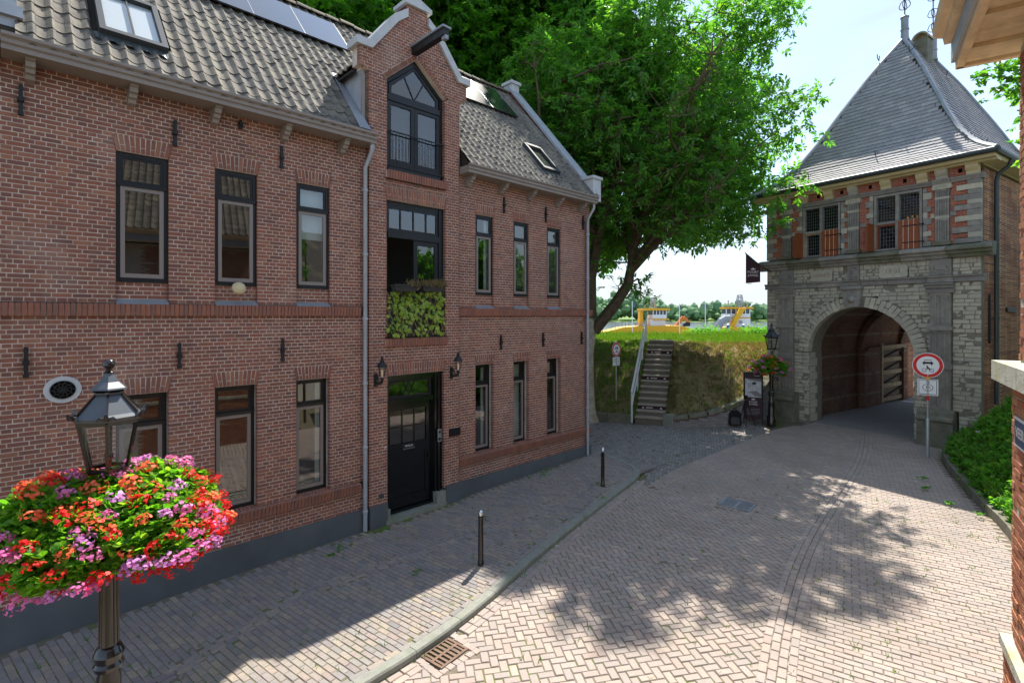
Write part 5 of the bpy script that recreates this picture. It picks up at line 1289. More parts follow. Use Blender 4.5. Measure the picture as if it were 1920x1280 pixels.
template('slate', [(-.5, 0, .5), (-.5, 1, 0), (.5, 1, 0), (.5, .10, .5), (.34, 0, .5), (-.5, .02, 0), (.5, .12, 0), (.34, .02, 0)],
         [(0, 4, 3, 2, 1), (0, 5, 7, 4), (4, 7, 6, 3)])
slates = []
# distance up the slope along the front and side faces
def face_slates(kind):
    ts = np.linspace(0, 1, 400)
    inset = (YA + OV) if kind == 'front' else (HX + OV)
    d = [0]
    for a, c in zip(ts, ts[1:]): d.append(d[-1] + math.hypot((c - a) * inset, rz(c) - rz(a)))
    expo = .185; n = int(d[-1] / expo); wd = .29
    for r in range(n + 1):
        s = r * expo; t = float(np.interp(s, d, ts)); t2 = min(1, float(np.interp(s + .1, d, ts)))
        if t2 <= t: t = t2 - .005
        rg = ring(t)
        slope_ = math.atan2(rz(t2) - rz(t), (t2 - t) * inset)
        if kind == 'front': x0, x1 = rg[0][0], rg[1][0]
        else: x0, x1 = rg[1][1], rg[2][1]
        k = math.floor(x0 / wd) - 1; off = -(r % 40) * .118
        while off + k * wd < x1 + 2 * wd:
            xc = off + k * wd + wd / 2; k += 1
            if xc < x0 + wd * .25 or xc > x1 - wd * .25: continue
            w_ = min(wd, 2 * (xc - x0) + .05, 2 * (x1 - xc) + .05)
            if kind == 'front':
                pos = (xc, -OV + (YA + OV) * t, rz(t) + .005); rot = rotx(slope_)
            else:
                pos = (GW + OV - (HX + OV) * t, xc, rz(t) + .005); rot = rotz(R(90)) @ rotx(slope_)
            slates.append(gx(TRS(pos, w_ + .004, expo * 1.25, .042 + random.uniform(-.005, .006), rot @ rotx(-.02) @ rotz(R(3.5) + random.gauss(0, .006)))))
face_slates('front'); face_slates('side')
emit('slate', 'slate', slates, 'slate', gate, 300, 'slate_field')
for k in range(4):                                                       # lead hips
    q = GMB(); q.tube([(ring(i / 20)[k][0], ring(i / 20)[k][1], rz(i / 20) + .015) for i in range(21)], .075, 6); q.build('hip_lead', 'lead', gate, True)
q = GMB(); q.tube([(HX, YA, 15.03), (HX, YB, 15.03)], .09, 8); q.build('ridge_lead', 'lead', gate, True)
def finial(y_):
    q = GMB(); q.lathe((HX, y_, 14.98), [(.17, 0), (.14, .1), (.13, .40), (.15, .41), (.15, .45), (.13, .47), (.13, .86), (.15, .88), (.15, .92), (.10, .96), (.04, 1.0)], 8); f = q.build('finial', 'lead', gate)
    q = GMB(); q.tube([(HX, y_, 15.9), (HX, y_, 18.4)], .022, 6)
    for z_ in (16.2, 16.8, 17.5):
        for a in (0, 1):
            dx, dy = (1, 0) if a == 0 else (0, 1)
            for s_ in (-1, 1): q.tube([(HX + dx * s_ * .19 * math.sin(u), y_ + dy * s_ * .19 * math.sin(u), z_ + .28 * (1 - math.cos(u)) / 2 + (.06 if u > 2 else 0)) for u in np.linspace(0, 3.6, 10)], .014, 5)
    q.build('finial_scroll', 'iron', f)
finial(YA + .1); finial(YB - .1)
q = GMB(); q.box(HX - .05, HX + .45, 4.75, 5.3, 14.0, 15.22); ch = q.build('chimney', 'mossy stone', gate)
q = GMB(); vault(q, HX - .03, HX + .43, 15.22, 4.77, 5.28, .06, 8); q.build('chimney_hood', 'old wood', ch)
for fx, fy, t in ((1.5, 0, .20), (3.6, 0, .28), (2.6, 0, .92), (1, 3.2, .9), (1, 5.2, .8), (1, .9, .2), (1, 2.6, .13)):
    if fy == 0: p = (fx, -OV + (YA + OV) * t, rz(t))
    else: p = (GW + OV - (HX + OV) * t, fy, rz(t))
    o = (0, -1) if fy == 0 else (1, 0)
    q = GMB(); q.tube([(p[0], p[1], p[2] + .5 * .1), (p[0] + o[0] * .03, p[1] + o[1] * .05, p[2] - .16), (p[0] + o[0] * .16, p[1] + o[1] * .16, p[2] - .10), (p[0] + o[0] * .2, p[1] + o[1] * .2, p[2] + .06)], .016, 5); q.build('roof_hook', 'iron', gate)
q = GMB(); q.box(GW, GW + .05, 2.3, 3.3, 4.42, 4.56); q.build('wall_beam', 'iron', gate)
q = GMB(); q.prism([(0, 0), (.05, .1), (.05, 1.3), (0, 1.5), (-.05, 1.3), (-.05, .1)], lambda a, c, d: (d, .62 + a, 3.45 + c), GW - .01, GW + .05); q.build('wall_anchor', 'iron', gate)
# ------------------------------------------------------------------ dike, stairs, retaining wall, water, far bank
FOOT = smooth_path([(9.4, 9.5), (10.3, 5.6), (11.25, 3.4), (11.75, 2.0), (12.2, .9), (12.42, .22), (12.9, -.6), (13.5, -1.2), (14.6, -1.78), (15.6, -1.98), (16.9, -1.95), (19, -2.3), (24, -3.3), (32, -4.9)], .24)
DD = Vector((.85, .52)).normalized(); CREST = 3.2
def topz(x, y):
    """height of the ground right behind the foot wall: low at the stairs, a metre and more at the gate"""
    if y > .25: return gz(x) + .16
    t = min(1, max(0, (x - 12.5) / 3.2)); return gz(x) + .16 + 1.0 * t + max(0, min(1, (x - 15.6) / 3)) * 1.9
def ramp(d, z0):
    z = z0 + .66 * d
    k = CREST - .9
    return z if z < k else CREST - .9 * math.exp(-(z - k) / .9)
def dike_z(x, y):
    """height of the dike surface at a point, found along the slope direction"""
    best = None
    for p in FOOT:
        wx, wy = x - p[0], y - p[1]; d = wx * DD.x + wy * DD.y; o = abs(-wx * DD.y + wy * DD.x)
        if best is None or o < best[0]: best = (o, d, p)
    return ramp(max(0, best[1]), topz(best[2][0], best[2][1])) if best[1] > -.2 else None
DS = [0, .12, .3, .5, .75, 1, 1.3, 1.6, 2, 2.4, 2.8, 3.2, 3.6, 4, 4.4, 4.8, 5.3, 6, 7, 8.5, 10, 12, 15, 20]
b = MB(); rr = random.Random(4)
for p in FOOT:
    z0 = topz(*p[:2])
    for k, d in enumerate(DS):
        z = ramp(d, z0) + (rr.uniform(-.04, .04) if 1 < k < 20 else 0)
        if d > 10: z = CREST - (d - 10) * .42
        ro = Vector((p[0] + DD.x * d, p[1] + DD.y * d)) - Vector((12.18, .86)); al = ro.x * .912 + ro.y * .411; ac = abs(-ro.x * .411 + ro.y * .912)
        if ac < .66 and -.3 < al < 4.5: z = min(z, .1 + .62 * max(0, al) )
        b.v.append((p[0] + DD.x * d, p[1] + DD.y * d, z))
nD = len(DS)
for i in range(len(FOOT) - 1):
    for k in range(nD - 1): a = i * nD + k; b.f.append((a, a + 1, a + 1 + nD, a + nD)); b.mi.append(0)
structure(b.build('dike', 'dike soil', smooth=True))
# retaining wall along the foot
wall = thing('retaining_wall', 'low curved brick retaining wall with sloping stone coping at the foot of the grassy dike', 'wall', (13.2, -.8, .3))
WL = [p for p in FOOT if -2.0 < p[1] < .3 and p[0] < 16.6]
b = MB(); 
for p in WL: zt = topz(*p[:2]) + .02; b.v += [(p[0] - DD.x * .1, p[1] - DD.y * .1, gz(p[0]) - .2), (p[0] - DD.x * .1, p[1] - DD.y * .1, zt), (p[0] + DD.x * .25, p[1] + DD.y * .25, zt), (p[0] + DD.x * .25, p[1] + DD.y * .25, gz(p[0]) - .2)]
for i in range(len(WL) - 1):
    for k in range(4): a = i * 4 + k; c = i * 4 + (k + 1) % 4; b.f.append((a, c, c + 4, a + 4)); b.mi.append(0)
b.f.append((0, 1, 2, 3)); b.mi.append(0); b.build('wall_core', 'low wall brick', wall)
wb_ = []
Wf = offset(WL, 0)
S = resample([(p[0] - DD.x * .105, p[1] - DD.y * .105) for p in WL], .215)
for r in range(22):
    for i in range(len(S) - 1):
        a, c = S[i], S[i + 1]; t = .5 if r % 2 else 0
        if t and i + 2 >= len(S): continue
        a2 = (a[0] + (c[0] - a[0]) * t, a[1] + (c[1] - a[1]) * t); c2 = (c[0] + (S[i + 2][0] - c[0]) * t, c[1] + (S[i + 2][1] - c[1]) * t) if t else c
        z = gz(a[0]) - .08 + r * .06 + .03; m = ((a2[0] + c2[0]) / 2, (a2[1] + c2[1]) / 2)
        if z + .05 > topz(m[0], -.3 if m[1] > -.3 else m[1]): continue
        wb_.append(TRS((m[0], m[1], z), math.dist(a2, c2) - .012, .05, .048, rotz(math.atan2(c2[1] - a2[1], c2[0] - a2[0]))))
emit('brick', 'block', wb_, 'cobble', wall, 120, 'brickwork')
i = 0; WC = [(p[0] + DD.x * .08, p[1] + DD.y * .08, topz(*p[:2]) + .07) for p in WL]; WC = resample(WC, .62)
for a, c in zip(WC, WC[1:]):
    q = MB(); va = Vector(a); vc = Vector(c); q.bar(va.lerp(vc, .015), va.lerp(vc, .985), .44, .13); q.build('coping', 'mossy stone', wall)
q = MB(); q.box(12.33, 12.62, .02, .40, .1, .62); q.build('end_block', 'kerb concrete', wall)
lk = thing('low_kerb_wall', 'low mossy concrete kerb wall below the grass left of the dike stairs', 'wall', (11.2, 3.4, .3))
LW = [p for p in FOOT if 1.42 < p[1] < 8.5]; LW = resample(LW, .9)
for a, c in zip(LW, LW[1:]):
    q = MB(); va = Vector((a[0], a[1], gz(a[0]) + .08)); vc = Vector((c[0], c[1], gz(c[0]) + .08)); q.bar(va.lerp(vc, .01), va.lerp(vc, .99), .30, .34); q.build('kerb_block', 'mossy stone', lk)
# stairs up the dike
stairs = thing('dike_stairs', 'steep concrete stairs with grey risers climbing the dike beside a white handrail', 'stairs', (12.2, .9, .3))
SDIR = Vector((.91, .41)).normalized(); SN = Vector((-SDIR.y, SDIR.x)); S0 = Vector((12.18, .86)); NST = 15; RUN = .305; RISE = 2.92 / NST
for k in range(NST):
    c = S0 + SDIR * (k * RUN); z = .27 + (k + 1) * RISE; hw = .53 - .012 * k * 0
    M = Matrix(((SDIR.x, SN.x, 0, c.x + SDIR.x * .25), (SDIR.y, SN.y, 0, c.y + SDIR.y * .25), (0, 0, 1, z - .3), (0, 0, 0, 1)))
    q = MB(); q.obox(M, .5, 2 * hw, .6 - .09); stp = q.build('step', 'stair dark', stairs)
    M2 = M.copy(); M2.translation = Vector((c.x + SDIR.x * .15, c.y + SDIR.y * .15, z - .022)); q = MB(); q.obox(M2, .36, 2 * hw + .03, .05); q.build('tread', 'stair edge', stp)
    if k in (2, 7, 12):
        M3 = M.copy(); M3.translation = Vector((c.x - .012 * SDIR.x, c.y - .012 * SDIR.y, z - .125)); q = MB(); q.obox(M3, .012, 2 * hw - .02, .135); pl_ = q.build('riser_banner', 'banner maroon', stp)
        for o in (-.36, .32):
            pc = M3.translation - SDIR.to_3d() * .008; q = MB(); q.add([tuple(pc + SN.to_3d() * (o - .05) + Vector((0, 0, -.03))), tuple(pc + SN.to_3d() * (o + .05) + Vector((0, 0, -.03))), tuple(pc + SN.to_3d() * o + Vector((0, 0, .035)))], [(0, 1, 2)]); q.build('print_mark', 'print white', pl_)
        q = MB(); M4 = M3.copy(); M4.translation = M3.translation - SDIR.to_3d() * .006; M4.translation += SN.to_3d() * .08; q.obox(M4, .004, .26, .03); q.build('print_line', 'print white', pl_)
hr = thing('handrail', 'white painted steel handrail beside the dike stairs', 'handrail', (12.0, 1.5, .3))
A0 = S0 + SN * .66 - SDIR * .05; A1 = S0 + SDIR * (NST * RUN - .1) + SN * .66
def rp(t, h): p = A0.lerp(A1, t); return Vector((p.x, p.y, .3 + 2.92 * t + h))
q = MB(); q.bar(rp(0, 1.05), rp(1, 1.05), .06, .14); q.build('rail', 'white sheet', hr); q = MB(); q.bar(rp(0, .55), rp(1, .55), .05, .06); q.build('rail', 'white sheet', hr)
for t in (0.005, .34, .67, .99): q = MB(); q.bar(rp(t, -.1), rp(t, 1.0), .05, .05, up=(1, 0, 0)); q.build('post', 'white sheet', hr)
# water and far bank
b = MB(); b.add([(24, -3000, -1), (3000, -3000, -1), (3000, 3000, -1), (-2000, 3000, -1), (-2000, 40, -1), (24, 40, -1)], [(0, 1, 2, 3, 4, 5)]); structure(b.build('river', 'water'))
FC = np.array([CAM.x, CAM.y]); fw = np.array([FWD.x, FWD.y]); rg = np.array([RGT.x, RGT.y])
b = MB()
for Zf in (440, 470, 2600):
    for xx in (-1800, -600, 0, 250, 600, 1800): p = FC + fw * Zf + rg * xx * (1 if Zf < 1000 else 2.2); b.v.append((p[0], p[1], -1.2 if Zf == 440 else .6))
for r in range(2):
    for i in range(5): a = r * 6 + i; b.f.append((a, a + 1, a + 7, a + 6)); b.mi.append(0)
structure(b.build('far_bank', 'far field'))
# ------------------------------------------------------------------ foliage helpers
def leafcard(L, W, fold=.25):
    return [(0, 0, 0), (W / 2, L * .45, W * fold), (0, L, 0), (-W / 2, L * .45, W * fold)], [(0, 1, 2), (0, 2, 3)]
def spray(nleaf, L, W, stemL, droop, r):
    """a compound leaf: pairs of leaflets along a short stalk"""
    V = []; F = []
    for i in range(nleaf):
        t = (i // 2 + 1) / (nleaf // 2 + 1); s = 1 if i % 2 else -1; a = s * r.uniform(.7, 1.2) if i < nleaf - 1 else r.uniform(-.2, .2)
        v, f = leafcard(L * r.uniform(.7, 1.15), W * r.uniform(.8, 1.1))
        M = Matrix.Translation((0, stemL * t, -droop * t * t)) @ Matrix.Rotation(-a, 4, 'Z') @ Matrix.Rotation(r.uniform(-.9, .1), 4, 'X') @ Matrix.Rotation(r.uniform(-.6, .6), 4, 'Y')
        k = len(V); V += [tuple(M @ Vector(p)) for p in v]; F += [tuple(k + q for q in g) for g in f]
    return V, F
def scatter(name, tmpls, mats4, material, parent=None, seed=0):
    """joined leaf mesh: every matrix gets one of the templates"""
    mats4 = np.asarray(mats4); r = np.random.default_rng(seed); pick = r.integers(0, len(tmpls), len(mats4)); out_ = []
    Wv = []; Fl = []; k = 0
    for j, (V, F) in enumerate(tmpls):
        V = np.array(V); H = np.concatenate([V, np.ones((len(V), 1))], 1); Ms = mats4[pick == j]
        if len(Ms) == 0: continue
        W = np.einsum('nij,vj->nvi', Ms, H)[..., :3].reshape(-1, 3); n = len(Ms)
        f = (np.array(F)[None] + (np.arange(n) * len(V))[:, None, None]).reshape(-1, 3) + k; Wv.append(W); Fl.append(f); k += len(W)
    Wv = np.concatenate(Wv); Fl = np.concatenate(Fl); me = bpy.data.meshes.new(name); me.vertices.add(len(Wv)); me.vertices.foreach_set('co', Wv.reshape(-1).astype(np.float32))
    me.loops.add(Fl.size); me.loops.foreach_set('vertex_index', Fl.reshape(-1).astype(np.int32)); me.polygons.add(len(Fl))
    me.polygons.foreach_set('loop_start', (np.arange(len(Fl)) * 3).astype(np.int32)); me.polygons.foreach_set('loop_total', np.full(len(Fl), 3, np.int32)); me.polygons.foreach_set('use_smooth', np.zeros(len(Fl), bool))
    me.materials.append(MATS[material]); me.update(calc_edges=True)
    return link(name, me, parent, 'stuff' if parent is None else None)
def rand_mats(P, smin, smax, rng, up=None, tilt=.9):
    P = np.asarray(P); n = len(P); o = np.zeros((n, 4, 4)); o[:, 3, 3] = 1; o[:, :3, 3] = P
    az = rng.uniform(0, 2 * np.pi, n); tl = rng.normal(0, tilt, n); s = rng.uniform(smin, smax, n)
    ca, sa, ct, st = np.cos(az), np.sin(az), np.cos(tl), np.sin(tl)
    Rz = np.zeros((n, 3, 3)); Rz[:, 0, 0] = ca; Rz[:, 0, 1] = -sa; Rz[:, 1, 0] = sa; Rz[:, 1, 1] = ca; Rz[:, 2, 2] = 1
    Rx = np.zeros((n, 3, 3)); Rx[:, 0, 0] = 1; Rx[:, 1, 1] = ct; Rx[:, 1, 2] = -st; Rx[:, 2, 1] = st; Rx[:, 2, 2] = ct
    o[:, :3, :3] = np.einsum('nij,njk->nik', Rz, Rx) * s[:, None, None]; return o
EA = math.atan2(-UY, UX)
def branch_tree(r, start, limbs, centre, rad, nsec=5, nter=7, inside=.72):
    """limbs: list of hand-placed point lists; secondary and tertiary branches are grown from them into the crown"""
    segs = []; tips = []
    cx_, cy_, cz_ = centre
    def inner(p, k=1.0): return (((p.x - cx_) * UX - (p.y - cy_) * UY) / rad[0]) ** 2 + (((p.x - cx_) * UY + (p.y - cy_) * UX) / rad[1]) ** 2 + ((p.z - cz_) / rad[2]) ** 2 < k
    def grow(p, d, L, r0, depth):
        pts = [p.copy()]; n = 5; dd = d.normalized()
        for i in range(n):
            dd = (dd + Vector((r.gauss(0, .20), r.gauss(0, .20), r.gauss(.03, .16)))).normalized(); pts.append(pts[-1] + dd * L / n)
            if not inner(pts[-1], 1.02): break
        rs = [r0 * (1 - .75 * i / max(1, len(pts) - 1)) for i in range(len(pts))]
        segs.append((pts, rs)); tips.append((pts, depth))
        if depth < 2:
            for k in range(nter if depth == 1 else nsec):
                q = pts[r.randrange(1, len(pts))]; a = Vector((r.gauss(0, 1), r.gauss(0, 1), r.gauss(.15, .8))).normalized()
                grow(q, dd * .45 + a * .9, L * r.uniform(.45, .7), r0 * .45, depth + 1)
    for pts, r0, r1 in limbs:
        P = [Vector(p) for p in pts]; segs.append((P, [r0 + (r1 - r0) * i / (len(P) - 1) for i in range(len(P))]))
        d = (P[-1] - P[-2])
        for k in range(nsec):
            t = r.uniform(.45, 1); i = min(len(P) - 2, int(t * (len(P) - 1))); q = P[i].lerp(P[i + 1], t * (len(P) - 1) - i)
            out_ = Vector((r.gauss(0, 1), r.gauss(0, 1), r.gauss(.25, .7))).normalized(); grow(q, d.normalized() * .5 + out_ * .8, rad[0] * r.uniform(.45, .8), r1 * .8, 0)
        grow(P[-1], d, rad[0] * .8, r1, 0)
    return segs, tips
def build_tree(name, label, loc, trunk, limbs, centre, rad, nleaf, tm, leafm, barkm, seed, nsec=5, nter=6, smin=.8, smax=1.25, fill=.55, group=None, holes=0.0, lobes=26, extra=None, trim=None):
    r = random.Random(seed); g = np.random.default_rng(seed); t = thing(name, label, 'tree', loc, group)
    segs, tips = branch_tree(r, trunk, limbs, centre, rad, nsec, nter)
    q = MB(); q.tube([p[:3] for p in trunk], [p[3] for p in trunk], 14); q.build('trunk', barkm, t, True)
    q = MB()
    for P, rs in segs:
        if any(((p.x - 16.62) * -.187 + (p.y + 1.78) * -.982) > -.9 and ((p.x - 16.62) * .982 + (p.y + 1.78) * -.187) > -1.0 for p in P): continue
        if rs[0] < .1 and any(((p.x - 16.62) * -.187 + (p.y + 1.78) * -.982) > -3.2 and ((p.x - 16.62) * .982 + (p.y + 1.78) * -.187) > -4.2 and p.z < 8.2 for p in P): continue
        if trim and any(trim(p.x, p.y, p.z) for p in P) and rs[0] < .1: continue
        q.tube(P, rs, 7 if rs[0] > .06 else 4, cap=False)
    q.build('branches', 'dark bark', t, True)
    # leaf positions: round twig tips and in leafy lobes through the outer crown
    tp = np.array([tuple(p.lerp(q_, u)) for P, dep in tips if dep >= 1 for p, q_ in zip(P, P[1:]) for u in (.3, .8)]); n1 = int(nleaf * (1 - fill))
    A = tp[g.integers(0, len(tp), n1)] + g.normal(0, .28, (n1, 3))
    c = np.array(centre); R3 = np.array(rad)
    u = g.normal(size=(lobes, 3)); u /= np.linalg.norm(u, axis=1)[:, None]; E3 = np.array([[UX, UY, 0], [-UY, UX, 0], [0, 0, 1]]); lob = c + (u * R3 * g.uniform(.45, .95, (lobes, 1))) @ E3.T; lr = g.uniform(.20, .34, lobes)
    n2 = nleaf - n1; k = g.integers(0, lobes, n2); v = g.normal(size=(n2, 3)); v /= np.linalg.norm(v, axis=1)[:, None]
    Bp = lob[k] + v * (lr[k] * R3.mean() * g.uniform(.35, 1.0, n2) ** .6)[:, None] * np.array([1, 1, .75])
    P = np.concatenate([A, Bp]); d = ((P - c) @ E3 / R3); keep = (d ** 2).sum(1) < 1.12
    lx = (P[:, 0] - 16.62) * -.187 + (P[:, 1] + 1.78) * -.982; ly = (P[:, 0] - 16.62) * .982 + (P[:, 1] + 1.78) * -.187; keep &= ~((lx > -.9) & (ly > -1.0) & (P[:, 2] < 16)) & ~((lx > -3.0) & (ly > -4) & (P[:, 2] < 7.4)) & (P[:, 2] > 5.7 + .5 * np.sin(P[:, 0] * 2.3) + .4 * np.sin(P[:, 1] * 3.1))
    P = P[keep]
    if trim: P = np.array([p for p in P if not trim(*p)])
    if extra:
        v = g.normal(size=(extra[2], 3)); v /= np.linalg.norm(v, axis=1)[:, None]; P = np.concatenate([P, np.array(extra[0]) + v * (g.uniform(0, 1, extra[2]) ** .4)[:, None] * np.array(extra[1])])
    lf = scatter('crown', tm, rand_mats(P, smin, smax, g, tilt=.7), leafm, t, seed); return t
r_ = random.Random(3)
WALN = [spray(9, .20, .085, .30, .08, r_) for _ in range(5)]
OVAL = [spray(7, .15, .10, .24, .04, r_) for _ in range(4)]
# the walnut at the house corner
tx, ty, tz = 11.10, 3.15, .45
limbsA = [
    ([(11.35, 2.85, 3.7), (11.95, 2.3, 4.7), (12.35, 1.95, 5.5), (12.45, 1.85, 6.2), (12.5, 1.75, 7.0), (12.7, 1.6, 8.4), (12.9, 1.4, 10.2)], .25, .11),
    ([(12.45, 1.85, 6.1), (13.4, 1.3, 7.2), (14.8, .4, 8.3), (16.2, -.4, 9.2)], .19, .08),
    ([(11.25, 3.0, 4.2), (11.3, 3.0, 5.8), (11.55, 2.8, 7.4), (12.0, 2.4, 9.2), (11.8, 2.2, 12.0)], .30, .12),
    ([(11.3, 3.0, 5.8), (10.6, 3.3, 7.4), (9.6, 3.6, 9.0), (8.8, 3.4, 11.0)], .20, .08),
    ([(12.5, 1.75, 7.0), (11.9, .6, 8.6), (11.3, -.6, 10.2), (10.8, -1.6, 11.6)], .16, .07),
    ([(11.6, 2.8, 7.6), (12.8, 3.8, 9.6), (13.8, 4.6, 11.6), (14.2, 4.6, 13.5)], .18, .07)]
def shadow_trim(x, y, z):
    """crown shaped by its shadow: drops leaves that would shade the sunlit pavement"""
    sx, sy = x - .652 * z, y - .299 * z
    lim = float(np.interp(sy, [-9, -7.2, -6.2, -5, -3.8, -2.5, 0, 3], [3.6, 2.5, 1.4, .9, .7, 1.2, -3, -9]))
    return sx < lim + .5 * math.sin(sy * 2.7) + .35 * math.sin(sy * 6.1 + 1)
build_tree('walnut_tree', 'big leafy walnut tree with forked pale trunk at the far corner of the brick house', (tx, ty, tz),
           [(tx + .02, ty, .0, .66), (tx, ty, .6, .46), (tx, ty, 1.6, .40), (tx + .03, ty, 2.8, .37), (tx + .08, ty - .08, 3.7, .38), (tx + .1, ty, 4.4, .30)],
           limbsA, (14.45, 1.75, 11.8), (6.9, 5.0, 6.8), 21000, WALN, 'walnut leaf', 'tree bark', 11, nsec=6, nter=6, fill=.58, lobes=44, extra=((18.6, 4.7, 12.4), (4.3, 4.3, 3.4), 2600), trim=shadow_trim)  # extra: lobe of leaves hidden behind the crown, added to shade the dike
# trees behind the house
def back_tree(x, y, h, rad, seed, label):
    tr = [(x, y, 0, .5), (x + .1, y, h * .25, .42), (x, y + .1, h * .42, .34)]
    lim = [([(x, y, h * .4), (x + a, y + b_, h * .55), (x + a * 2.2, y + b_ * 2, h * .75), (x + a * 2.6, y + b_ * 2.4, h * .9)], .24, .07) for a, b_ in ((-.9, .5), (.9, -.3), (.1, -1.0), (.2, .9))]
    return build_tree('broadleaf_tree', label, (x, y, 0), tr, lim, (x, y, h * .62), (rad, rad, h * .40), 9000, OVAL, 'dark leaf', 'dark bark', seed, nsec=4, nter=4, smin=1.5, smax=2.4, fill=.5, group='trees behind the brick house', lobes=30)
back_tree(3.2, 13.6, 23, 6.0, 21, 'dark green broadleaf tree behind the brick house roof, left of the stepped gable')
back_tree(8.2, 14.2, 25, 6.4, 22, 'tall green broadleaf tree behind the house roof, directly behind the stepped gable')
back_tree(12.2, 15.4, 26, 6.6, 25, 'tall green broadleaf tree behind the solar panels of the right roof half')
back_tree(15.6, 12.6, 25, 6.2, 23, 'green broadleaf tree between the far end of the house roof and the walnut')
back_tree(15.8, 8.2, 25, 4.4, 26, 'slender green broadleaf tree directly behind the walnut, above the far roof end')  # added mostly out of view to block sun glare on the solar panels
back_tree(-3.0, 15.0, 20, 5.0, 24, 'green broadleaf tree behind the roof at the far left')
# far wood across the river
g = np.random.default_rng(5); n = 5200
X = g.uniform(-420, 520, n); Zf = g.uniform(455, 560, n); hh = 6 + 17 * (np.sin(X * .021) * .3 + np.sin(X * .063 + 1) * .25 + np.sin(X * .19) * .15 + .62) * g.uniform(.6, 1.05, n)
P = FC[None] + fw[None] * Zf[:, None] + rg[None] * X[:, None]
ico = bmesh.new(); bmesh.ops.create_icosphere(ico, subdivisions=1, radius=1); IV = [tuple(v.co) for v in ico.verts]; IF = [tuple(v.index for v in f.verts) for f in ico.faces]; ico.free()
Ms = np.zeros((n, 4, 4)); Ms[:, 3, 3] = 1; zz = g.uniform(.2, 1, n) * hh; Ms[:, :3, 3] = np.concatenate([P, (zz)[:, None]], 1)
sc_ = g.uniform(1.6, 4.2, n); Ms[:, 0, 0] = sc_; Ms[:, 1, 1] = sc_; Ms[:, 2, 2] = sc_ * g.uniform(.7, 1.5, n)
far = scatter('far_woodland', [(IV, IF)], Ms, 'hazy far leaf'); far['kind'] = 'stuff'
# grass on the dike
def dike_points(n, dmin, dmax, seed, pmin=-2.0, pmax=9.0):
    r = random.Random(seed); o = []
    while len(o) < n:
        i = r.randrange(len(FOOT) - 1); p = FOOT[i]; q = FOOT[i + 1]; t = r.random(); x0, y0 = p[0] + (q[0] - p[0]) * t, p[1] + (q[1] - p[1]) * t
        d = r.uniform(dmin, dmax); x, y = x0 + DD.x * d, y0 + DD.y * d
        rel = Vector((x, y)) - S0
        if abs(rel.dot(SN)) < .58 and -.3 < rel.dot(SDIR) < 4.7: continue
        o.append((x, y, ramp(d, topz(x0, y0)) - .02, rel.dot(SN)))
    return o
def tuft(nb, h, sp, r):
    V = []; F = []
    for _ in range(nb):
        a = r.uniform(0, 6.28); b_ = r.uniform(0, sp); L = h * r.uniform(.5, 1.1); le = r.uniform(.1, .6) * L; w_ = .012 * (h / .15) ** .5; x, y = math.cos(a) * b_, math.sin(a) * b_; dx, dy = math.cos(a + r.uniform(-1, 1)), math.sin(a + r.uniform(-1, 1)); k = len(V)
        V += [(x - dy * w_, y + dx * w_, 0), (x + dy * w_, y - dx * w_, 0), (x + dx * le, y + dy * le, L)]; F.append((k, k + 1, k + 2))
    return V, F
rt_ = random.Random(9); TUF = [tuft(9, .11, .12, rt_) for _ in range(4)]; LONG = [tuft(9, .42, .16, rt_) for _ in range(4)]; SHORT = [tuft(6, .10, .06, rt_) for _ in range(3)]
pp = dike_points(30000, 0.05, 9.5, 6); lefts = [p[:3] for p in pp if p[3] > 0 or p[2] > 3.05 or random.random() < .18]; rights = [p[:3] for p in pp if not (p[3] > 0 or p[2] > 3.05)]
gg = np.random.default_rng(8)
scatter('dike_grass', TUF, rand_mats(lefts, .7, 1.5, gg, tilt=.15), 'grass'); scatter('dry_grass', TUF, rand_mats(rights, .7, 1.4, gg, tilt=.15), 'dry grass')
ed = [p[:3] for p in dike_points(2200, 8.8, 10.8, 16)]; scatter('tall_grass', LONG, rand_mats(ed, .3, .8, gg, tilt=.2), 'grass')
def crest_at(px, Z): p = FC + fw * Z + rg * ((px - 960) / 975 * Z); return float(p[0]), float(p[1])
for nm, x, y, lab in (('weed_bush', *crest_at(1330, 31), 'pale green weed clump on the dike crest left of the yellow ramp mast'), ('weed_bush', *crest_at(1422, 31), 'pale green weed clump on the dike crest close to the gate')):
    t = thing(nm, lab, 'bush', (x, y, CREST), 'weeds on the dike crest'); g2 = np.random.default_rng(int(x)); n = 900; P = g2.normal(0, 1, (n, 3)) * np.array([.55, .55, .16]) + np.array([x, y, CREST + .1]); scatter('leaves', OVAL, rand_mats(P, .35, .65, g2), 'weed leaf', t)
# verge bed on the right, with kerb and leafy weeds
bed = bpy.data.objects.new('verge', None); COL.objects.link(bed); structure(bed)
BK = bedk; b = MB()
BX = [(p[0], p[1]) for p in BK]
for p in BX: b.v += [(p[0], p[1] - .08, gz(p[0]) - .02), (p[0] + .02, -9.75 - max(0, p[0] - 6) * .02, gz(p[0]) + .25 + max(0, p[0] - 8) * .27), (p[0] + 1.2, -12.5, gz(p[0]) + .6 + max(0, p[0] - 8) * .36)]
for i in range(len(BX) - 1):
    for k in range(2): a = i * 3 + k; b.f.append((a, a + 1, a + 4, a + 3)); b.mi.append(0)
b.build('soil', 'soil', bed)
KB = resample(BX, .42); kbz = -.085
for a, c in zip(KB, KB[1:]):
    va = Vector((a[0], a[1] - .06, gz(a[0]) + .0)); vc = Vector((c[0], c[1] - .06, gz(c[0]) + .0)); q = MB(); q.bar(va.lerp(vc, .015), va.lerp(vc, .985), .16, .22); q.build('kerb_brick', 'mossy stone', bed)
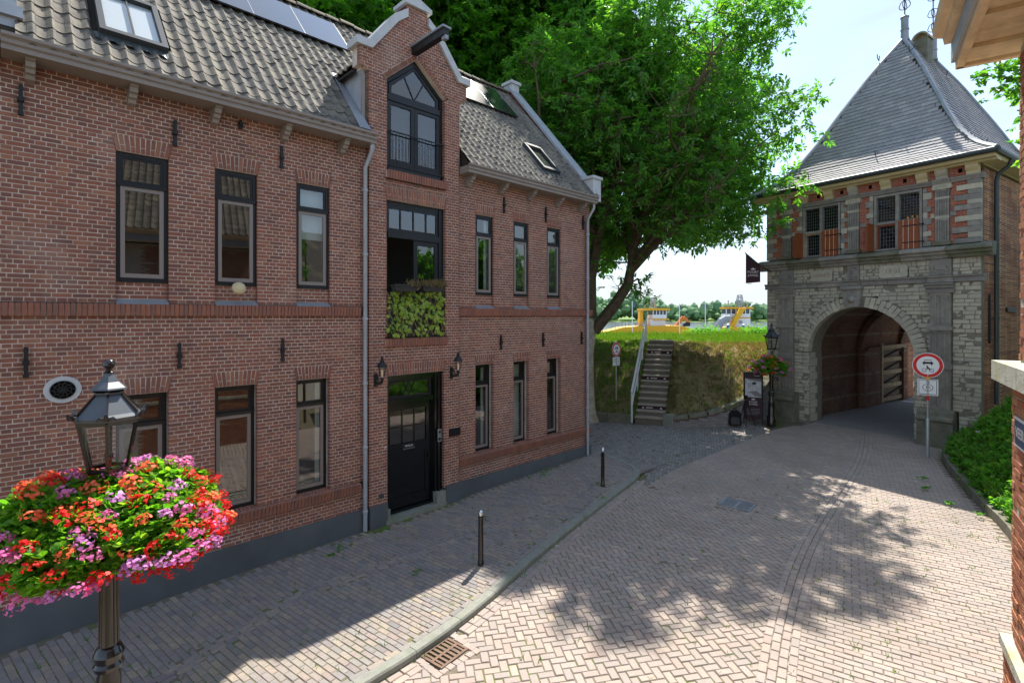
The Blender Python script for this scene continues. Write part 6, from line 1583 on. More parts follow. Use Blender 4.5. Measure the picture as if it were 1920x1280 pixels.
def bedz(x, y, yk):
    t = max(0, min(1.3, (yk - .08 - y) / max(.05, (yk - .08) - (-9.75 - max(0, x - 6) * .02)))); z1 = gz(x) + .25 + max(0, x - 8) * .27; return gz(x) + (z1 - gz(x)) * t
bp = []; rb = random.Random(12); kx = [p[0] for p in BX]; kyv = [p[1] for p in BX]
while len(bp) < 5200:
    x = rb.uniform(7.6, 15.3); yk = float(np.interp(x, kx, kyv)); y = rb.uniform(-12.0, yk - .14)
    bp.append((x, y, bedz(x, y, yk) + rb.uniform(0, .22 + .2 * max(0, min(1, (yk - y))))))
gb = np.random.default_rng(13); bp = np.array(bp)
near = bp[bp[:, 0] < 11.2]; farb = bp[bp[:, 0] >= 10.6]
o = scatter('weeds', [spray(8, .11, .085, .16, -.08, rb) for _ in range(4)], rand_mats(near, .6, 1.3, gb, tilt=.5), 'weed leaf')
o = scatter('ivy_leaves', [spray(8, .10, .09, .15, -.04, rb) for _ in range(4)], rand_mats(farb, .7, 1.4, gb, tilt=.5), 'weed leaf')
gp_ = bp[::2].copy(); gp_[:, 2] -= .12; scatter('verge_grass', LONG, rand_mats(gp_, .4, 1.0, gb, tilt=.35), 'grass')
for k, (x, y) in enumerate(((13.0, -8.6), (12.6, -9.0), (13.6, -8.35))):
    t = thing('hogweed', ('white hogweed umbel in the verge, middle of three', 'white hogweed umbel in the verge, the one closest to the camera', 'white hogweed umbel in the verge, the one closest to the gate')[k], 'wild flower', (x, y, gz(x) + .2), 'hogweed flowers in the verge')
    q = MB(); q.tube([(x, y, gz(x) + .2), (x + .02, y, gz(x) + .72 + k * .06)], .012, 5); q.build('stem', 'stem', t)
    q = MB(); r3 = random.Random(k)
    for i in range(26): a = r3.uniform(0, 6.28); d = math.sqrt(r3.random()) * .11; q.lathe((x + d * math.cos(a), y + d * math.sin(a), gz(x) + .72 + k * .06 + .03 - d * .15), [(.012, 0), (.03, .02), (.02, .03)], 5)
    q.build('umbel', 'print white', t)
# weeds between the stones
wp = []; rw = random.Random(17)
for i in range(0, len(KERB), 1):
    if rw.random() < .5: p = KERB[i]; wp.append((p[0] + rw.uniform(-.02, .05), p[1] - rw.uniform(0, .05), gz(p[0]) + ROADZ))
for _ in range(240):
    x = rw.uniform(-5, 7); wp.append((x, rw.uniform(-3.6, -.1), gz(x) - .01))
for _ in range(200):
    x = rw.uniform(-.5, 9); y = rw.uniform(-9, -4.2); wp.append((x, y, gz(x) + ROADZ - .01))
scatter('joint_weeds', SHORT, rand_mats(wp, .25, .75, gg, tilt=.2), 'grass')
wq = [(x + rw.gauss(0, .06), y + rw.gauss(0, .05), gz(x)) for x, y in ((-1.05, -.55), (-.75, -.45), (4.5, -.2), (4.9, -.35), (5.35, -1.75), (4.6, -2.5), (1.2, -3.2), (9.6, -8.1), (10.4, -7.6), (9.2, -8.6), (11.3, -7.4), (-.3, -2.2)) for _ in range(14)]
scatter('pavement_weeds', [spray(6, .05, .04, .06, -.02, rw) for _ in range(3)], rand_mats(wq, .4, 1.0, gg, tilt=.4), 'weed leaf')
# ------------------------------------------------------------------ ferries and quay
def P3(Z, px, z=None, py=None):
    x = (px - 960) / 975 * Z; p = FC + fw * Z + rg * x; return Vector((p[0], p[1], CAM.z - (py - 592) / 975 * Z if py is not None else z))
def YAW(o, Z, px): o.location = P3(Z, px, 0); return o
YW = -math.atan2(UY, UX)
def local(Z, px, zb):
    M = Matrix.Translation(P3(Z, px, zb)) @ Matrix.Rotation(YW, 4, 'Z'); return M       # x to the right in the picture, y away
def part(M, parent, name, m, fn, smooth=False):
    q = MB(M); fn(q); return q.build(name, m, parent, smooth)
# left ferry: long yellow bulwark, wheelhouse on a column
Z = 120.; k = Z / 975
fy = thing('ferry', 'yellow river ferry with white wheelhouse under a flat yellow roof, left of the handrail', 'ferry', P3(Z, 1210, -.5)); M = local(Z, 1210, 0); u = lambda px: (px - 1210) * k; v = lambda py: CAM.z - (py - 592) * k
part(M, fy, 'hull', 'ship yellow', lambda q: q.prism([(u(1128), v(622)), (u(1165), v(613)), (u(1205), v(610)), (u(1270), v(610)), (u(1290), v(616)), (u(1296), v(640)), (u(1128), v(640))], lambda a, c, d: (a, d, c), -3, 4))
part(M, fy, 'deckhouse', 'ship white', lambda q: q.box(u(1216), u(1243), -2, 2, v(610), v(598)))
part(M, fy, 'wheelhouse', 'ship white', lambda q: q.box(u(1219), u(1244), -2.4, 2.4, v(597), v(590)))
part(M, fy, 'wheelhouse_windows', 'ship glass', lambda q: q.box(u(1220), u(1243), -2.3, 2.3, v(590), v(582)))
for px in (1219.5, 1225.5, 1231.5, 1237.5, 1243.5): part(M, fy, 'window_post', 'ship white', lambda q: q.box(u(px) - .08, u(px) + .08, -2.42, -2.3, v(590), v(582)))
part(M, fy, 'roof', 'ship yellow', lambda q: q.box(u(1200), u(1249), -3, 3, v(582), v(578)))
part(M, fy, 'deck_edge', 'ship yellow', lambda q: q.box(u(1219), u(1248), -2.8, 2.8, v(599.5), v(597)))
part(M, fy, 'funnel', 'ship yellow', lambda q: q.box(u(1198), u(1204), -1, 1, v(610), v(583)))
def lattice(q, x0, x1, z0, z1, n, w0=.06):
    xm = (x0 + x1) / 2
    for s_ in (-1, 1):
        for y_ in (-.6, .6): q.bar((xm + s_ * (x1 - x0) / 2, y_, z0), (xm + s_ * (x1 - x0) / 4, y_ * .5, z1), w0 * 1.3, w0 * 1.3)
    for i in range(n + 1):
        t = i / n; h = (x1 - x0) / 2 * (1 - t / 2); z = z0 + (z1 - z0) * t; q.bar((xm - h, -.6 * (1 - t / 2), z), (xm + h, -.6 * (1 - t / 2), z), w0, w0)
        if i < n: t2 = (i + 1) / n; h2 = (x1 - x0) / 2 * (1 - t2 / 2); q.bar((xm - h, -.6 * (1 - t / 2), z), (xm + h2, -.6 * (1 - t2 / 2), z0 + (z1 - z0) * t2), w0, w0)
part(M, fy, 'mast', 'ship grey', lambda q: lattice(q, u(1219), u(1229), v(578), v(558), 4, .12))
part(M, fy, 'radar', 'ship grey', lambda q: (q.box(u(1203), u(1216), -.2, .2, v(570.5), v(569)), q.box(u(1209), u(1210.5), -.15, .15, v(578), v(570.5))))
for i in range(10):
    px = 1143 + i * 6.2; part(M, fy, 'rail_post', 'ship grey', lambda q: q.box(u(px) - .05, u(px) + .05, -2.9, -2.8, v(618), v(604)))
part(M, fy, 'deck_rail', 'ship grey', lambda q: (q.box(u(1140), u(1202), -2.9, -2.82, v(604.6), v(604)), q.box(u(1140), u(1202), -2.9, -2.82, v(609.6), v(609))))
part(M, fy, 'companion_ladder', 'ship grey', lambda q: (q.bar((u(1243), -2.5, v(600)), (u(1252), -2.5, v(610)), .12, .12), q.bar((u(1247), -2.5, v(600)), (u(1256), -2.5, v(610)), .12, .12)))
# right ferry: raking yellow mast leg, wheelhouse
fb = thing('ferry', 'yellow and white ferry with a broad raking yellow mast leg, seen close to the gate', 'ferry', P3(Z, 1390, -.5)); M = local(Z, 1390, 0); u = lambda px: (px - 1390) * k
part(M, fb, 'mast_leg', 'ship yellow', lambda q: q.prism([(u(1362), v(614)), (u(1371), v(614)), (u(1394), v(576)), (u(1384), v(578))], lambda a, c, d: (a, d, c), -1.5, -.3))
part(M, fb, 'hull', 'ship yellow', lambda q: (q.prism([(u(1361), v(640)), (u(1361), v(614)), (u(1374), v(612)), (u(1403), v(613)), (u(1403), v(640))], lambda a, c, d: (a, d, c), -2.5, 3)))
part(M, fb, 'deckhouse', 'ship white', lambda q: q.box(u(1374), u(1406), -.2, 3, v(611), v(597)))
part(M, fb, 'wheelhouse', 'ship white', lambda q: q.box(u(1362), u(1408), .3, 3, v(595), v(588)))
part(M, fb, 'wheelhouse_windows', 'ship glass', lambda q: q.box(u(1363), u(1407), .4, 2.9, v(588), v(579)))
for px in (1363, 1372, 1381, 1390, 1399, 1407): part(M, fb, 'window_post', 'ship white', lambda q: q.box(u(px) - .09, u(px) + .09, .28, .4, v(588), v(579)))
part(M, fb, 'roof', 'ship yellow', lambda q: q.box(u(1360), u(1413), 0, 3.4, v(579), v(575.5)))
part(M, fb, 'deck_edge', 'ship yellow', lambda q: q.box(u(1362), u(1408), 0, 3.3, v(597), v(595.5)))
part(M, fb, 'mast', 'ship grey', lambda q: lattice(q, u(1381), u(1393), v(575.5), v(553), 4, .13))
part(M, fb, 'radar', 'ship grey', lambda q: (q.box(u(1396), u(1415), 1, 1.4, v(567.5), v(566)), q.box(u(1404.5), u(1406.5), 1, 1.3, v(575.5), v(567.5))))
part(M, fb, 'light_pole', 'ship grey', lambda q: q.box(u(1368.5), u(1370), 1, 1.2, v(575.5), v(563)))
part(M, fb, 'gangway_tube', 'ship grey', lambda q: q.tube([(u(1343), -1, v(612)), (u(1349), -1, v(602)), (u(1358), -1, v(597)), (u(1364), -1, v(597))], .9, 8))
part(M, fb, 'side_vent', 'ship grey', lambda q: q.box(u(1385), u(1391), -.3, -.2, v(606), v(601)))
q = MB(); 
bins = []
for px, lab in ((1365, 'blue bin on the quay, in front of the raking yellow mast leg'), (1394, 'blue bin on the quay, under the white deckhouse of the right ferry')):
    M = local(112, px, 0); k2 = 112 / 975; t = thing('quay_bin', lab, 'bin', P3(112, px, 1.2), 'blue bins on the quay')
    part(M, t, 'drum', 'bin blue', lambda q: q.lathe((0, 0, 1.2), [(.30, 0), (.30, 1.0), (.24, 1.1)], 10)); part(M, t, 'lid', 'white sheet', lambda q: q.lathe((0, 0, 2.3), [(.31, 0), (.31, .12), (.1, .2)], 10))
# digger
Z2 = 150.; k = Z2 / 975; dg_ = thing('excavator', 'small orange excavator with folded arm on the quay between the ferries', 'excavator', P3(Z2, 1282, 0)); M = local(Z2, 1282, 0); u = lambda px: (px - 1282) * k; v = lambda py: CAM.z - (py - 592) * k
part(M, dg_, 'boom', 'orange machine', lambda q: (q.bar((u(1268), 0, v(611)), (u(1281), 0, v(594)), .8, .9), q.bar((u(1281), 0, v(594)), (u(1291), 0, v(604)), .7, .8)))
part(M, dg_, 'bucket', 'iron', lambda q: q.prism([(u(1286), v(604)), (u(1293), v(604)), (u(1293), v(611)), (u(1282), v(612)), (u(1280), v(608))], lambda a, c, d: (a, d, c), -.6, .6))
part(M, dg_, 'cab', 'orange machine', lambda q: q.box(u(1258), u(1269), -1, 1, v(616), v(608)))
for px, zt, lab in ((1185.5, 564, 'thin white flagpole with dark drooping flag by the left ferry'), (1274, 569, 'thin white flagpole with dark blue flag in the middle of the quay'), (1322.5, 567, 'thin white flagpole with narrow dark flag left of the right ferry')):
    Z3 = 105; kk = Z3 / 975; M = local(Z3, px, 0); vv_ = lambda py: CAM.z - (py - 592) * kk; t = thing('flagpole', lab, 'flagpole', P3(Z3, px, 0), 'flagpoles on the quay')
    part(M, t, 'pole', 'white sheet', lambda q: q.tube([(0, 0, 0), (0, 0, vv_(zt))], .07, 6)); part(M, t, 'flag', 'plate blue', lambda q: q.prism([(.07, vv_(zt + 1)), (.55, vv_(zt + 7)), (.5, vv_(zt + 13)), (.07, vv_(zt + 9))], lambda a, c, d: (a, d, c), -.015, .015))
# ------------------------------------------------------------------ street furniture
def finish(o): return o
# geranium basket: foliage, flower heads
def flower_head(seed, n=46):
    r = random.Random(seed); V = []; F = []
    for i in range(n):
        u = r.uniform(-.35, 1); a = r.uniform(0, 6.28); s = math.sqrt(max(0, 1 - u * u)); d = Vector((s * math.cos(a), s * math.sin(a), u)) * r.uniform(.62, 1.0); nrm = (d.normalized() + Vector((r.gauss(0, .35), r.gauss(0, .35), r.gauss(0, .35)))).normalized()
        t1 = nrm.orthogonal().normalized(); t2 = nrm.cross(t1); ro = r.uniform(0, 6.28); sz = r.uniform(.16, .26); k = len(V)
        for j in range(5): q = ro + j * 1.2566; V.append(tuple(d + (t1 * math.cos(q) + t2 * math.sin(q)) * sz * (1 if j % 2 else .8)))
        F.append((k, k + 1, k + 2, k + 3, k + 4))
    return V, F
for j in range(4): template('head%d' % j, *flower_head(40 + j))
def leafdisc(r):
    V = [(0, 0, 0)]; n = 7
    for i in range(n): a = 2 * math.pi * i / n; q = r.uniform(.8, 1.1); V.append((math.cos(a) * .055 * q, .055 + math.sin(a) * .055 * q, .012 + r.uniform(-.006, .012)))
    return V, [(0, 1 + i, 1 + (i + 1) % n) for i in range(n)]
GLEAF = []
for j in range(4):
    r = random.Random(60 + j); V = []; F = []
    for q in range(5):
        v, f = leafdisc(r); M = Matrix.Rotation(r.uniform(0, 6.28), 4, 'Z') @ Matrix.Rotation(r.uniform(-.5, .9), 4, 'X') @ Matrix.Translation((0, r.uniform(.0, .05), 0)); k = len(V); V += [tuple(M @ Vector(p)) for p in v]; F += [tuple(k + a for a in g_) for g_ in f]
    GLEAF.append((V, F))
def basket(label, centre, Rx, Hz, nheads, nleaf, hs, seed, droop=.25):
    r = random.Random(seed); g_ = np.random.default_rng(seed); t = thing('geranium_basket', label, 'flower basket', centre)
    q = MB(); q.lathe((centre[0], centre[1], centre[2] - Hz * .55), [(Rx * .25, 0), (Rx * .48, .08), (Rx * .62, Hz * .5), (Rx * .55, Hz * .55)], 14); q.build('planter_ring', 'iron', t)
    def shell(n, lo, hi):
        u = g_.normal(size=(n, 3)); u /= np.linalg.norm(u, axis=1)[:, None]; u[:, 2] = np.where(u[:, 2] < -.75, -u[:, 2], u[:, 2]); k = g_.uniform(lo, hi, n); wob = 1 + .12 * np.sin(u[:, 0] * 5 + seed) + .10 * np.cos(u[:, 1] * 6)
        P = u * (k * wob)[:, None] * np.array([Rx, Rx, Hz]); d = np.hypot(P[:, 0], P[:, 1]) / Rx; P[:, 2] -= droop * Hz * np.clip(d - .45, 0, 1) ** 1.3; return P + np.array(centre), u
    P, u = shell(nleaf, .5, 1.0); scatter('foliage', GLEAF, rand_mats(P, .36, .66, g_, tilt=.7), 'geranium leaf', t, seed)
    P, u = shell(nheads * 6, .98, 1.10); P = P[np.argsort(g_.random(len(P)))]; chosen = []
    for p in P:
        if all(np.linalg.norm((p - c) / np.array([1, 1, .9])) > hs * .62 for c in chosen): chosen.append(p)
        if len(chosen) >= nheads: break
    groups = {}
    for p in chosen:
        low = (p[2] - centre[2]) / Hz
        m = r.choices(['red petal', 'orange petal', 'pink petal', 'lilac petal'], [1.2 + (1.4 if low < -.1 else 0), 1.3 if low > -.1 else .3, 1.5, .5])[0]
        s = hs * r.uniform(.38, .60); M = TRS(tuple(p), s, s, s * .72, rotz(r.uniform(0, 6)) @ rotx(r.gauss(0, .4)))
        groups.setdefault((m, r.randrange(4)), []).append(M)
    for (m, j), Ms in groups.items():
        global HIDE
        hid, HIDE = HIDE, []
        emit('flower_head', 'head%d' % j, Ms, m, t, 60, 'flower_heads'); HIDE = hid
    q = MB()
    for p in chosen: q.tube([tuple(np.array(centre) + (p - np.array(centre)) * .8), tuple(p)], .004, 3, cap=False)
    q.build('stems', 'stem', t, kind='stuff'); return t
def street_lamp(x, y, zb, label, s=1.0):
    t = thing('street_lamp', label, 'street lamp', (x, y, zb), 'old lantern street lamps with flower baskets')
    c = (x, y, zb)
    def L(name, m, prof, n=16, rot=0, parent=t, smooth=True): q = MB(); q.lathe(c, [(r * s, z * s) for r, z in prof], n, rot); return q.build(name, m, parent, smooth)
    L('post', 'lamp paint', [(.17, 0), (.17, .35), (.13, .42), (.115, .9), (.12, .96), (.10, 1.0), (.098, 1.12), (.085, 1.18), (.085, 1.22), (.076, 1.30), (.060, 2.75), (.066, 2.78), (.066, 2.82), (.045, 2.88), (.045, 3.02)], 18)
    L('post_collar', 'lamp paint', [(.085, 1.18), (.115, 1.20), (.125, 1.24), (.105, 1.27), (.115, 1.31), (.125, 1.34), (.10, 1.40), (.078, 1.42)], 18)
    q = MB()
    for i in range(12): a = 2 * math.pi * i / 12; q.tube([(x + .078 * s * math.cos(a), y + .078 * s * math.sin(a), zb + 1.43 * s), (x + .064 * s * math.cos(a), y + .064 * s * math.sin(a), zb + 2.70 * s)], .007 * s, 4)
    q.build('fluting', 'lamp paint', t)
    rot = R(20); n = 6
    V = lambda r, z, k: (x + r * s * math.cos(rot + 2 * math.pi * k / n), y + r * s * math.sin(rot + 2 * math.pi * k / n), zb + z * s)
    head = MB(); RT_, RB_ = .250, .165; zt, zl = 3.56, 3.10
    for k in range(n):
        head.bar(V(RB_, zl, k), V(RT_, zt, k), .026 * s, .026 * s); head.bar(V(RB_, zl, k), V(RB_, zl, k + 1), .03 * s, .035 * s); head.bar(V(RT_, zt, k), V(RT_, zt, k + 1), .036 * s, .05 * s)
    for k in range(3): head.bar(V(RB_, zl - .02, k), V(RB_, zl - .02, k + 3), .03 * s, .02 * s)
    hd = head.build('lantern_frame', 'lamp paint', t)
    for k in range(n):
        q = MB(); a, b_, c_, d_ = V(RB_ - .006, zl + .02, k), V(RB_ - .006, zl + .02, k + 1), V(RT_ - .006, zt - .02, k + 1), V(RT_ - .006, zt - .02, k); m_ = Vector(((a[0] + b_[0]) / 2 - x, (a[1] + b_[1]) / 2 - y, 0)).normalized() * .004
        q.add([a, b_, c_, d_] + [tuple(Vector(p) - m_) for p in (a, b_, c_, d_)], [(0, 1, 2, 3), (7, 6, 5, 4), (0, 4, 5, 1), (1, 5, 6, 2), (2, 6, 7, 3), (3, 7, 4, 0)]); q.build('pane', 'lamp glass', hd)
    L('lantern_roof', 'lamp roof', [(.28, 3.57), (.285, 3.60), (.255, 3.63), (.115, 3.80), (.125, 3.81), (.125, 3.83)], 6, rot, smooth=False); L('vent_band', 'dark hole', [(.118, 3.825), (.118, 3.85)], 12)
    L('roof_crown', 'lamp roof', [(.16, 3.85), (.15, 3.865), (.09, 3.92), (.045, 3.985), (.04, 4.0)], 6, rot, smooth=False)
    L('finial', 'lamp paint', [(.035, 4.0), (.045, 4.01), (.02, 4.03), (.025, 4.045), (.05, 4.07), (.052, 4.10), (.035, 4.125), (.01, 4.14)], 12)
    for k in range(n):
        q = MB(); p = V(.285, 3.60, k); o = Vector((p[0] - x, p[1] - y, 0)).normalized(); P = Vector(p); tv_ = Vector((-o.y, o.x, 0))
        q.tube([P - o * .02, P + o * .03 * s + Vector((0, 0, .02)), P + o * .05 * s + Vector((0, 0, .06 * s))], [.02 * s, .022 * s, .008 * s], 6)
        for s_ in (-1, 1): q.tube([P, P + tv_ * s_ * .05 * s + Vector((0, 0, .015)), P + tv_ * s_ * .075 * s + Vector((0, 0, -.005))], [.016 * s, .016 * s, .006 * s], 5)
        q.build('corner_ornament', 'lamp paint', hd)
        q = MB(); q.bar(V(.262, 3.635, k), V(.115, 3.805, k), .02 * s, .012 * s); q.build('roof_rib', 'lamp paint', hd)
    q = MB(); q.tube([V(.0, 3.1, 0), V(.0, 3.18, 0)], .02 * s, 8); q.tube([(x + .03 * math.cos(a), y + .03 * math.sin(a), zb + (3.22 + .04 * math.sin(a)) * s) for a in np.linspace(0, 6.28, 12)], .006 * s, 4); q.build('burner', 'iron', hd)
    return t
street_lamp(-4.53, -3.41, -.19, 'black hexagonal lantern street lamp in the foreground, its post ringed by red and pink geraniums', .985)
basket('huge ring of red, orange and pink geraniums round the foreground lamp post', (-4.53, -3.41, 2.42), .89, .39, 225, 10000, .19, 5, .75)
street_lamp(14.80, -2.58, .30, 'black hexagonal lantern street lamp beside the left foot of the town gate', .90)
basket('smaller basket of red and pink geraniums on the lamp post beside the gate', (14.72, -2.56, 2.42), .58, .38, 60, 1500, .17, 8, .2)
# wall lanterns by the door
def wall_lantern(u, label):
    y0 = -BV; t = thing('wall_lantern', label, 'wall lamp', (u, y0, 3.0), 'lanterns either side of the door'); yl = y0 - .26
    q = MB(); q.box(u - .035, u + .035, y0 - .035, y0 - .002, 2.86, 3.12); q.build('back_plate', 'iron', t)
    q = MB(); q.tube([(u, y0 - .03, 2.95), (u, y0 - .14, 2.93), (u, yl, 2.96), (u, yl, 3.06)], .02, 6); q.tube([(u, y0 - .03, 3.08), (u, y0 - .10, 3.06), (u, y0 - .15, 2.98), (u, yl + .02, 2.97)], .014, 6); q.lathe((u, yl, 3.0), [(.02, 0), (.045, .03), (.025, .06)], 8); q.build('arm', 'iron', t)
    q = MB(); q.lathe((u, yl, 3.07), [(.03, 0), (.055, .02), (.075, .15), (.08, .20)], 12); q.build('glass', 'lamp glass', t, True)
    q = MB(); q.lathe((u, yl, 3.27), [(.105, 0), (.10, .02), (.075, .07), (.04, .10), (.045, .12), (.02, .15), (.03, .18), (.008, .22)], 12); q.build('cap', 'iron', t, True)
    q = MB(); q.lathe((u, yl, 3.08), [(.015, 0), (.018, .08), (.022, .11), (.005, .15)], 8); q.build('bulb', 'bulb glass', t, True)
    for k in range(4): a = k * 1.57 + .4; q = MB(); q.tube([(u + .058 * math.cos(a), yl + .058 * math.sin(a), 3.08), (u + .085 * math.cos(a), yl + .085 * math.sin(a), 3.27)], .006, 4); q.build('cage_bar', 'iron', t)
wall_lantern(.14, 'small black wall lantern left of the black front door'); wall_lantern(2.06, 'small black wall lantern right of the black front door')
# bollards
def bollard(x, y, label):
    t = thing('bollard', label, 'bollard', (x, y, gz(x)), 'black bollards along the kerb'); c = (x, y, gz(x))
    q = MB(); q.lathe(c, [(.055, -.05), (.055, .06), (.048, .08), (.045, .80), (.05, .81), (.05, .83)], 14); q.build('post', 'lamp paint', t, True)
    q = MB(); q.lathe(c, [(.03, .83), (.044, .85), (.047, .885), (.036, .92), (.012, .94)], 14); q.build('cap', 'chrome', t, True); return t
b0 = bollard(.63, -2.78, 'black bollard with chrome cap in the middle of the pavement edge, closest to the camera')
copy_tree(b0, (5.27, -1.98, gz(5.27)), 'black bollard with chrome cap where the kerb turns at the house corner')
# drain and cover
def road_grid(name, label, cat, x, y, wx, wy, rot, bars, m, solid=False):
    t = thing(name, label, cat, (x, y, gz(x) + ROADZ)); M = Matrix.Translation((x, y, gz(x) + ROADZ)) @ Matrix.Rotation(rot, 4, 'Z')
    q = MB(M); e = .035; q.box(-wx / 2, wx / 2, -wy / 2, -wy / 2 + e, -.06, .006); q.box(-wx / 2, wx / 2, wy / 2 - e, wy / 2, -.06, .006); q.box(-wx / 2, -wx / 2 + e, -wy / 2 + e, wy / 2 - e, -.06, .006); q.box(wx / 2 - e, wx / 2, -wy / 2 + e, wy / 2 - e, -.06, .006); q.build('frame', m, t)
    if not solid:
        q = MB(M); q.box(-wx / 2 + e, wx / 2 - e, -.02, .02, -.05, .004); q.build('middle_bar', m, t)
    q = MB(M); q.box(-wx / 2 + e, wx / 2 - e, -wy / 2 + e, wy / 2 - e, -.07, -.05 if not solid else -.004); q.build('pit' if not solid else 'lid', 'dark hole' if not solid else m, t)
    n = bars
    for i in range(n):
        a = -wx / 2 + e + (wx - 2 * e) * (i + .28) / n; c_ = -wx / 2 + e + (wx - 2 * e) * (i + .72) / n
        for y0, y1 in (((-wy / 2 + e, -.02), (.02, wy / 2 - e)) if not solid else ((-wy / 2 + e + .02, -.03), (.03, wy / 2 - e - .02))):
            q = MB(M); q.box(a, c_, y0 + .001, y1 - .001, -.05 if not solid else -.004, .004); q.build('bar', m, t)
    return t
road_grid('street_drain', 'rusty cast iron street drain against the kerb', 'drain', GRATE[0], GRATE[1], .50, .40, R(8), 6, 'cast iron')
road_grid('access_cover', 'ribbed grey steel access cover in the herringbone road', 'manhole cover', MANH[0], MANH[1], .60, .68, R(6), 14, 'steel cover', True)
cells = []
for i in range(-3, 4):
    for s_ in (-1, 1):
        cells += [(MANH[0] + i * .125, MANH[1] + s_ * .40, R(90 + 6), .11, .11), (MANH[0] + s_ * .36, MANH[1] + i * .115, R(6), .11, .11)]
        cells += [(GRATE[0] + i * .105, GRATE[1] + s_ * .262 , R(8), .1, .1), (GRATE[0] + s_ * .31, GRATE[1] + i * .09, R(98), .1, .1)]
cells = [c for c in cells if not (c[1] > -3.80 and c[0] < 0)]
emit('setting_brick', 'paver', lay(cells, ROADZ, .07), 'paver', road, 60, 'setting_bricks')
q = MB(); q.add([(GRATE[0] - .45, GRATE[1] - .45, gz(-1.1) + ROADZ - .016), (GRATE[0] + .45, GRATE[1] - .45, gz(-1.1) + ROADZ - .016), (GRATE[0] + .45, GRATE[1] + .2, gz(-1.1) + ROADZ - .016), (GRATE[0] - .45, GRATE[1] + .2, gz(-1.1) + ROADZ - .016)], [(0, 1, 2, 3)])
# traffic signs
def disc(M, parent, name, m, r, y0, y1, n=32):
    q = MB(M); q.prism([(r * math.cos(2 * math.pi * i / n), r * math.sin(2 * math.pi * i / n)) for i in range(n)], lambda a, c, d: (a, d, c), y0, y1); return q.build(name, m, parent)
def car_and_moped(M, p):
    k = lambda name, fn: (lambda q: (fn(q), q.build(name, 'sign black', p)))(MB(M))
    pr = lambda q, pts: q.prism(pts, lambda a, c, d: (a, d, c), -.028, -.024)
    k('car_symbol', lambda q: (pr(q, [(-.12, .045), (.12, .045), (.12, .085), (.09, .10), (.075, .15), (.065, .15), (.08, .10), (-.08, .10), (-.065, .15), (-.075, .15), (-.09, .10), (-.12, .085)]), q.box(-.075, .075, -.0285, -.0245, .148, .16), q.box(-.10, -.075, -.028, -.024, .01, .0445), q.box(.075, .10, -.028, -.024, .01, .0445)))
    def wheel(q, cx_): q.tube([(cx_ + .048 * math.cos(a), -.026, -.14 + .048 * math.sin(a)) for a in np.linspace(0, 6.28, 17)], .006, 4)
    k('moped_symbol', lambda q: (wheel(q, -.085), wheel(q, .085), pr(q, [(-.05, -.05), (-.005, -.035), (.06, -.10), (.03, -.125), (.0, -.095), (-.02, -.13), (-.035, -.12), (-.015, -.07)]), q.lathe((-.015, -.026, -.02), [(.001, -.02), (.018, 0), (.001, .02)], 8), q.bar((.03, -.026, -.10), (.085, -.026, -.14), .008, .012)))
def sign(name, label, x, y, zb, zd, r, yaw, plate):
    t = thing(name, label, 'road sign', (x, y, zb)); M = Matrix.Translation((x, y, zd)) @ Matrix.Rotation(yaw, 4, 'Z')
    q = MB(); q.lathe((x, y, zb - .1), [(.024, 0), (.024, zd + r - zb - .02)], 10); q.build('pole', 'galvanised', t, True)
    disc(M, t, 'disc_back', 'galvanised', r, -.012, .0); disc(M, t, 'disc_rim', 'white sheet', r - .004, -.016, -.0125); disc(M, t, 'disc_red', 'sign red', r - .018, -.020, -.0165); f = disc(M, t, 'disc_face', 'white sheet', r * .72, -.0235, -.0205)
    s_ = r / .36; Ms = M @ Matrix.Diagonal((s_, 1, s_, 1)); car_and_moped(Ms, t)
    plate(t, M); return t
def plateR(t, M):
    q = MB(M); q.box(-.235, .235, -.016, .0, -.86, -.40); p = q.build('under_plate', 'white sheet', t)
    q = MB(M)
    for b_ in ((-.205, .205, -.43, -.42), (-.205, .205, -.835, -.82), (-.205, -.195, -.82, -.43), (.193, .205, -.82, -.43)): q.box(b_[0], b_[1], -.0195, -.0165, b_[2], b_[3])
    q.build('plate_border', 'sign black', p)
    q = MB(M); n = 24; q.tube([(.115 * math.cos(2 * math.pi * i / n), -.0185, -.635 + .095 * math.sin(2 * math.pi * i / n)) for i in range(n + 1)], .007, 4); q.build('ring', 'sign black', p)
    text('lettering', '10', .12, M @ Matrix.Translation((0, -.0165, -.635)) @ Matrix.Rotation(R(90), 4, 'X'), 'sign black', p)
    q = MB(M); q.prism([(-.05, -.47), (-.01, -.45), (-.01, -.49)], lambda a, c, d: (a, d, c), -.019, -.016); q.bar((-.01, -.018, -.47), (.03, -.018, -.47), .004, .014); q.bar((.03, -.018, -.463), (.03, -.018, -.52), .004, .014, up=(1, 0, 0)); q.build('arrow', 'sign black', p)
    q = MB(M); q.box(-.05, .05, -.03, .03, -.40, -.34); q.build('clamp', 'ship yellow', t)
    q = MB(M); q.lathe((0, 0, -1.0), [(.035, 0), (.035, .07), (.03, .12)], 10); q.build('pole_band', 'sign red', t)
    q = MB(); q.lathe((13.76, -7.2, gz(13.76) - .1), [(.045, 0), (.045, 1.12), (.03, 1.16)], 10); q.build('ground_sleeve', 'galvanised', t, True)
def plateL(t, M):
    q = MB(M); q.box(-.225, .225, -.016, .0, -.64, -.31); p = q.build('under_plate', 'white sheet', t)
    for k, (w_, al) in enumerate((('Uitgezonderd', 0), ('bestemmings', 0), ('verkeer', .06))): text('lettering', w_, .068, M @ Matrix.Translation((al, -.0165, -.385 - k * .09)) @ Matrix.Rotation(R(90), 4, 'X'), 'sign black', p)
sign('no_entry_sign', 'red-rimmed round sign above a square plate reading 10, right of the arch', 13.76, -7.2, gz(13.76), 2.87, .36, R(-78), plateR)
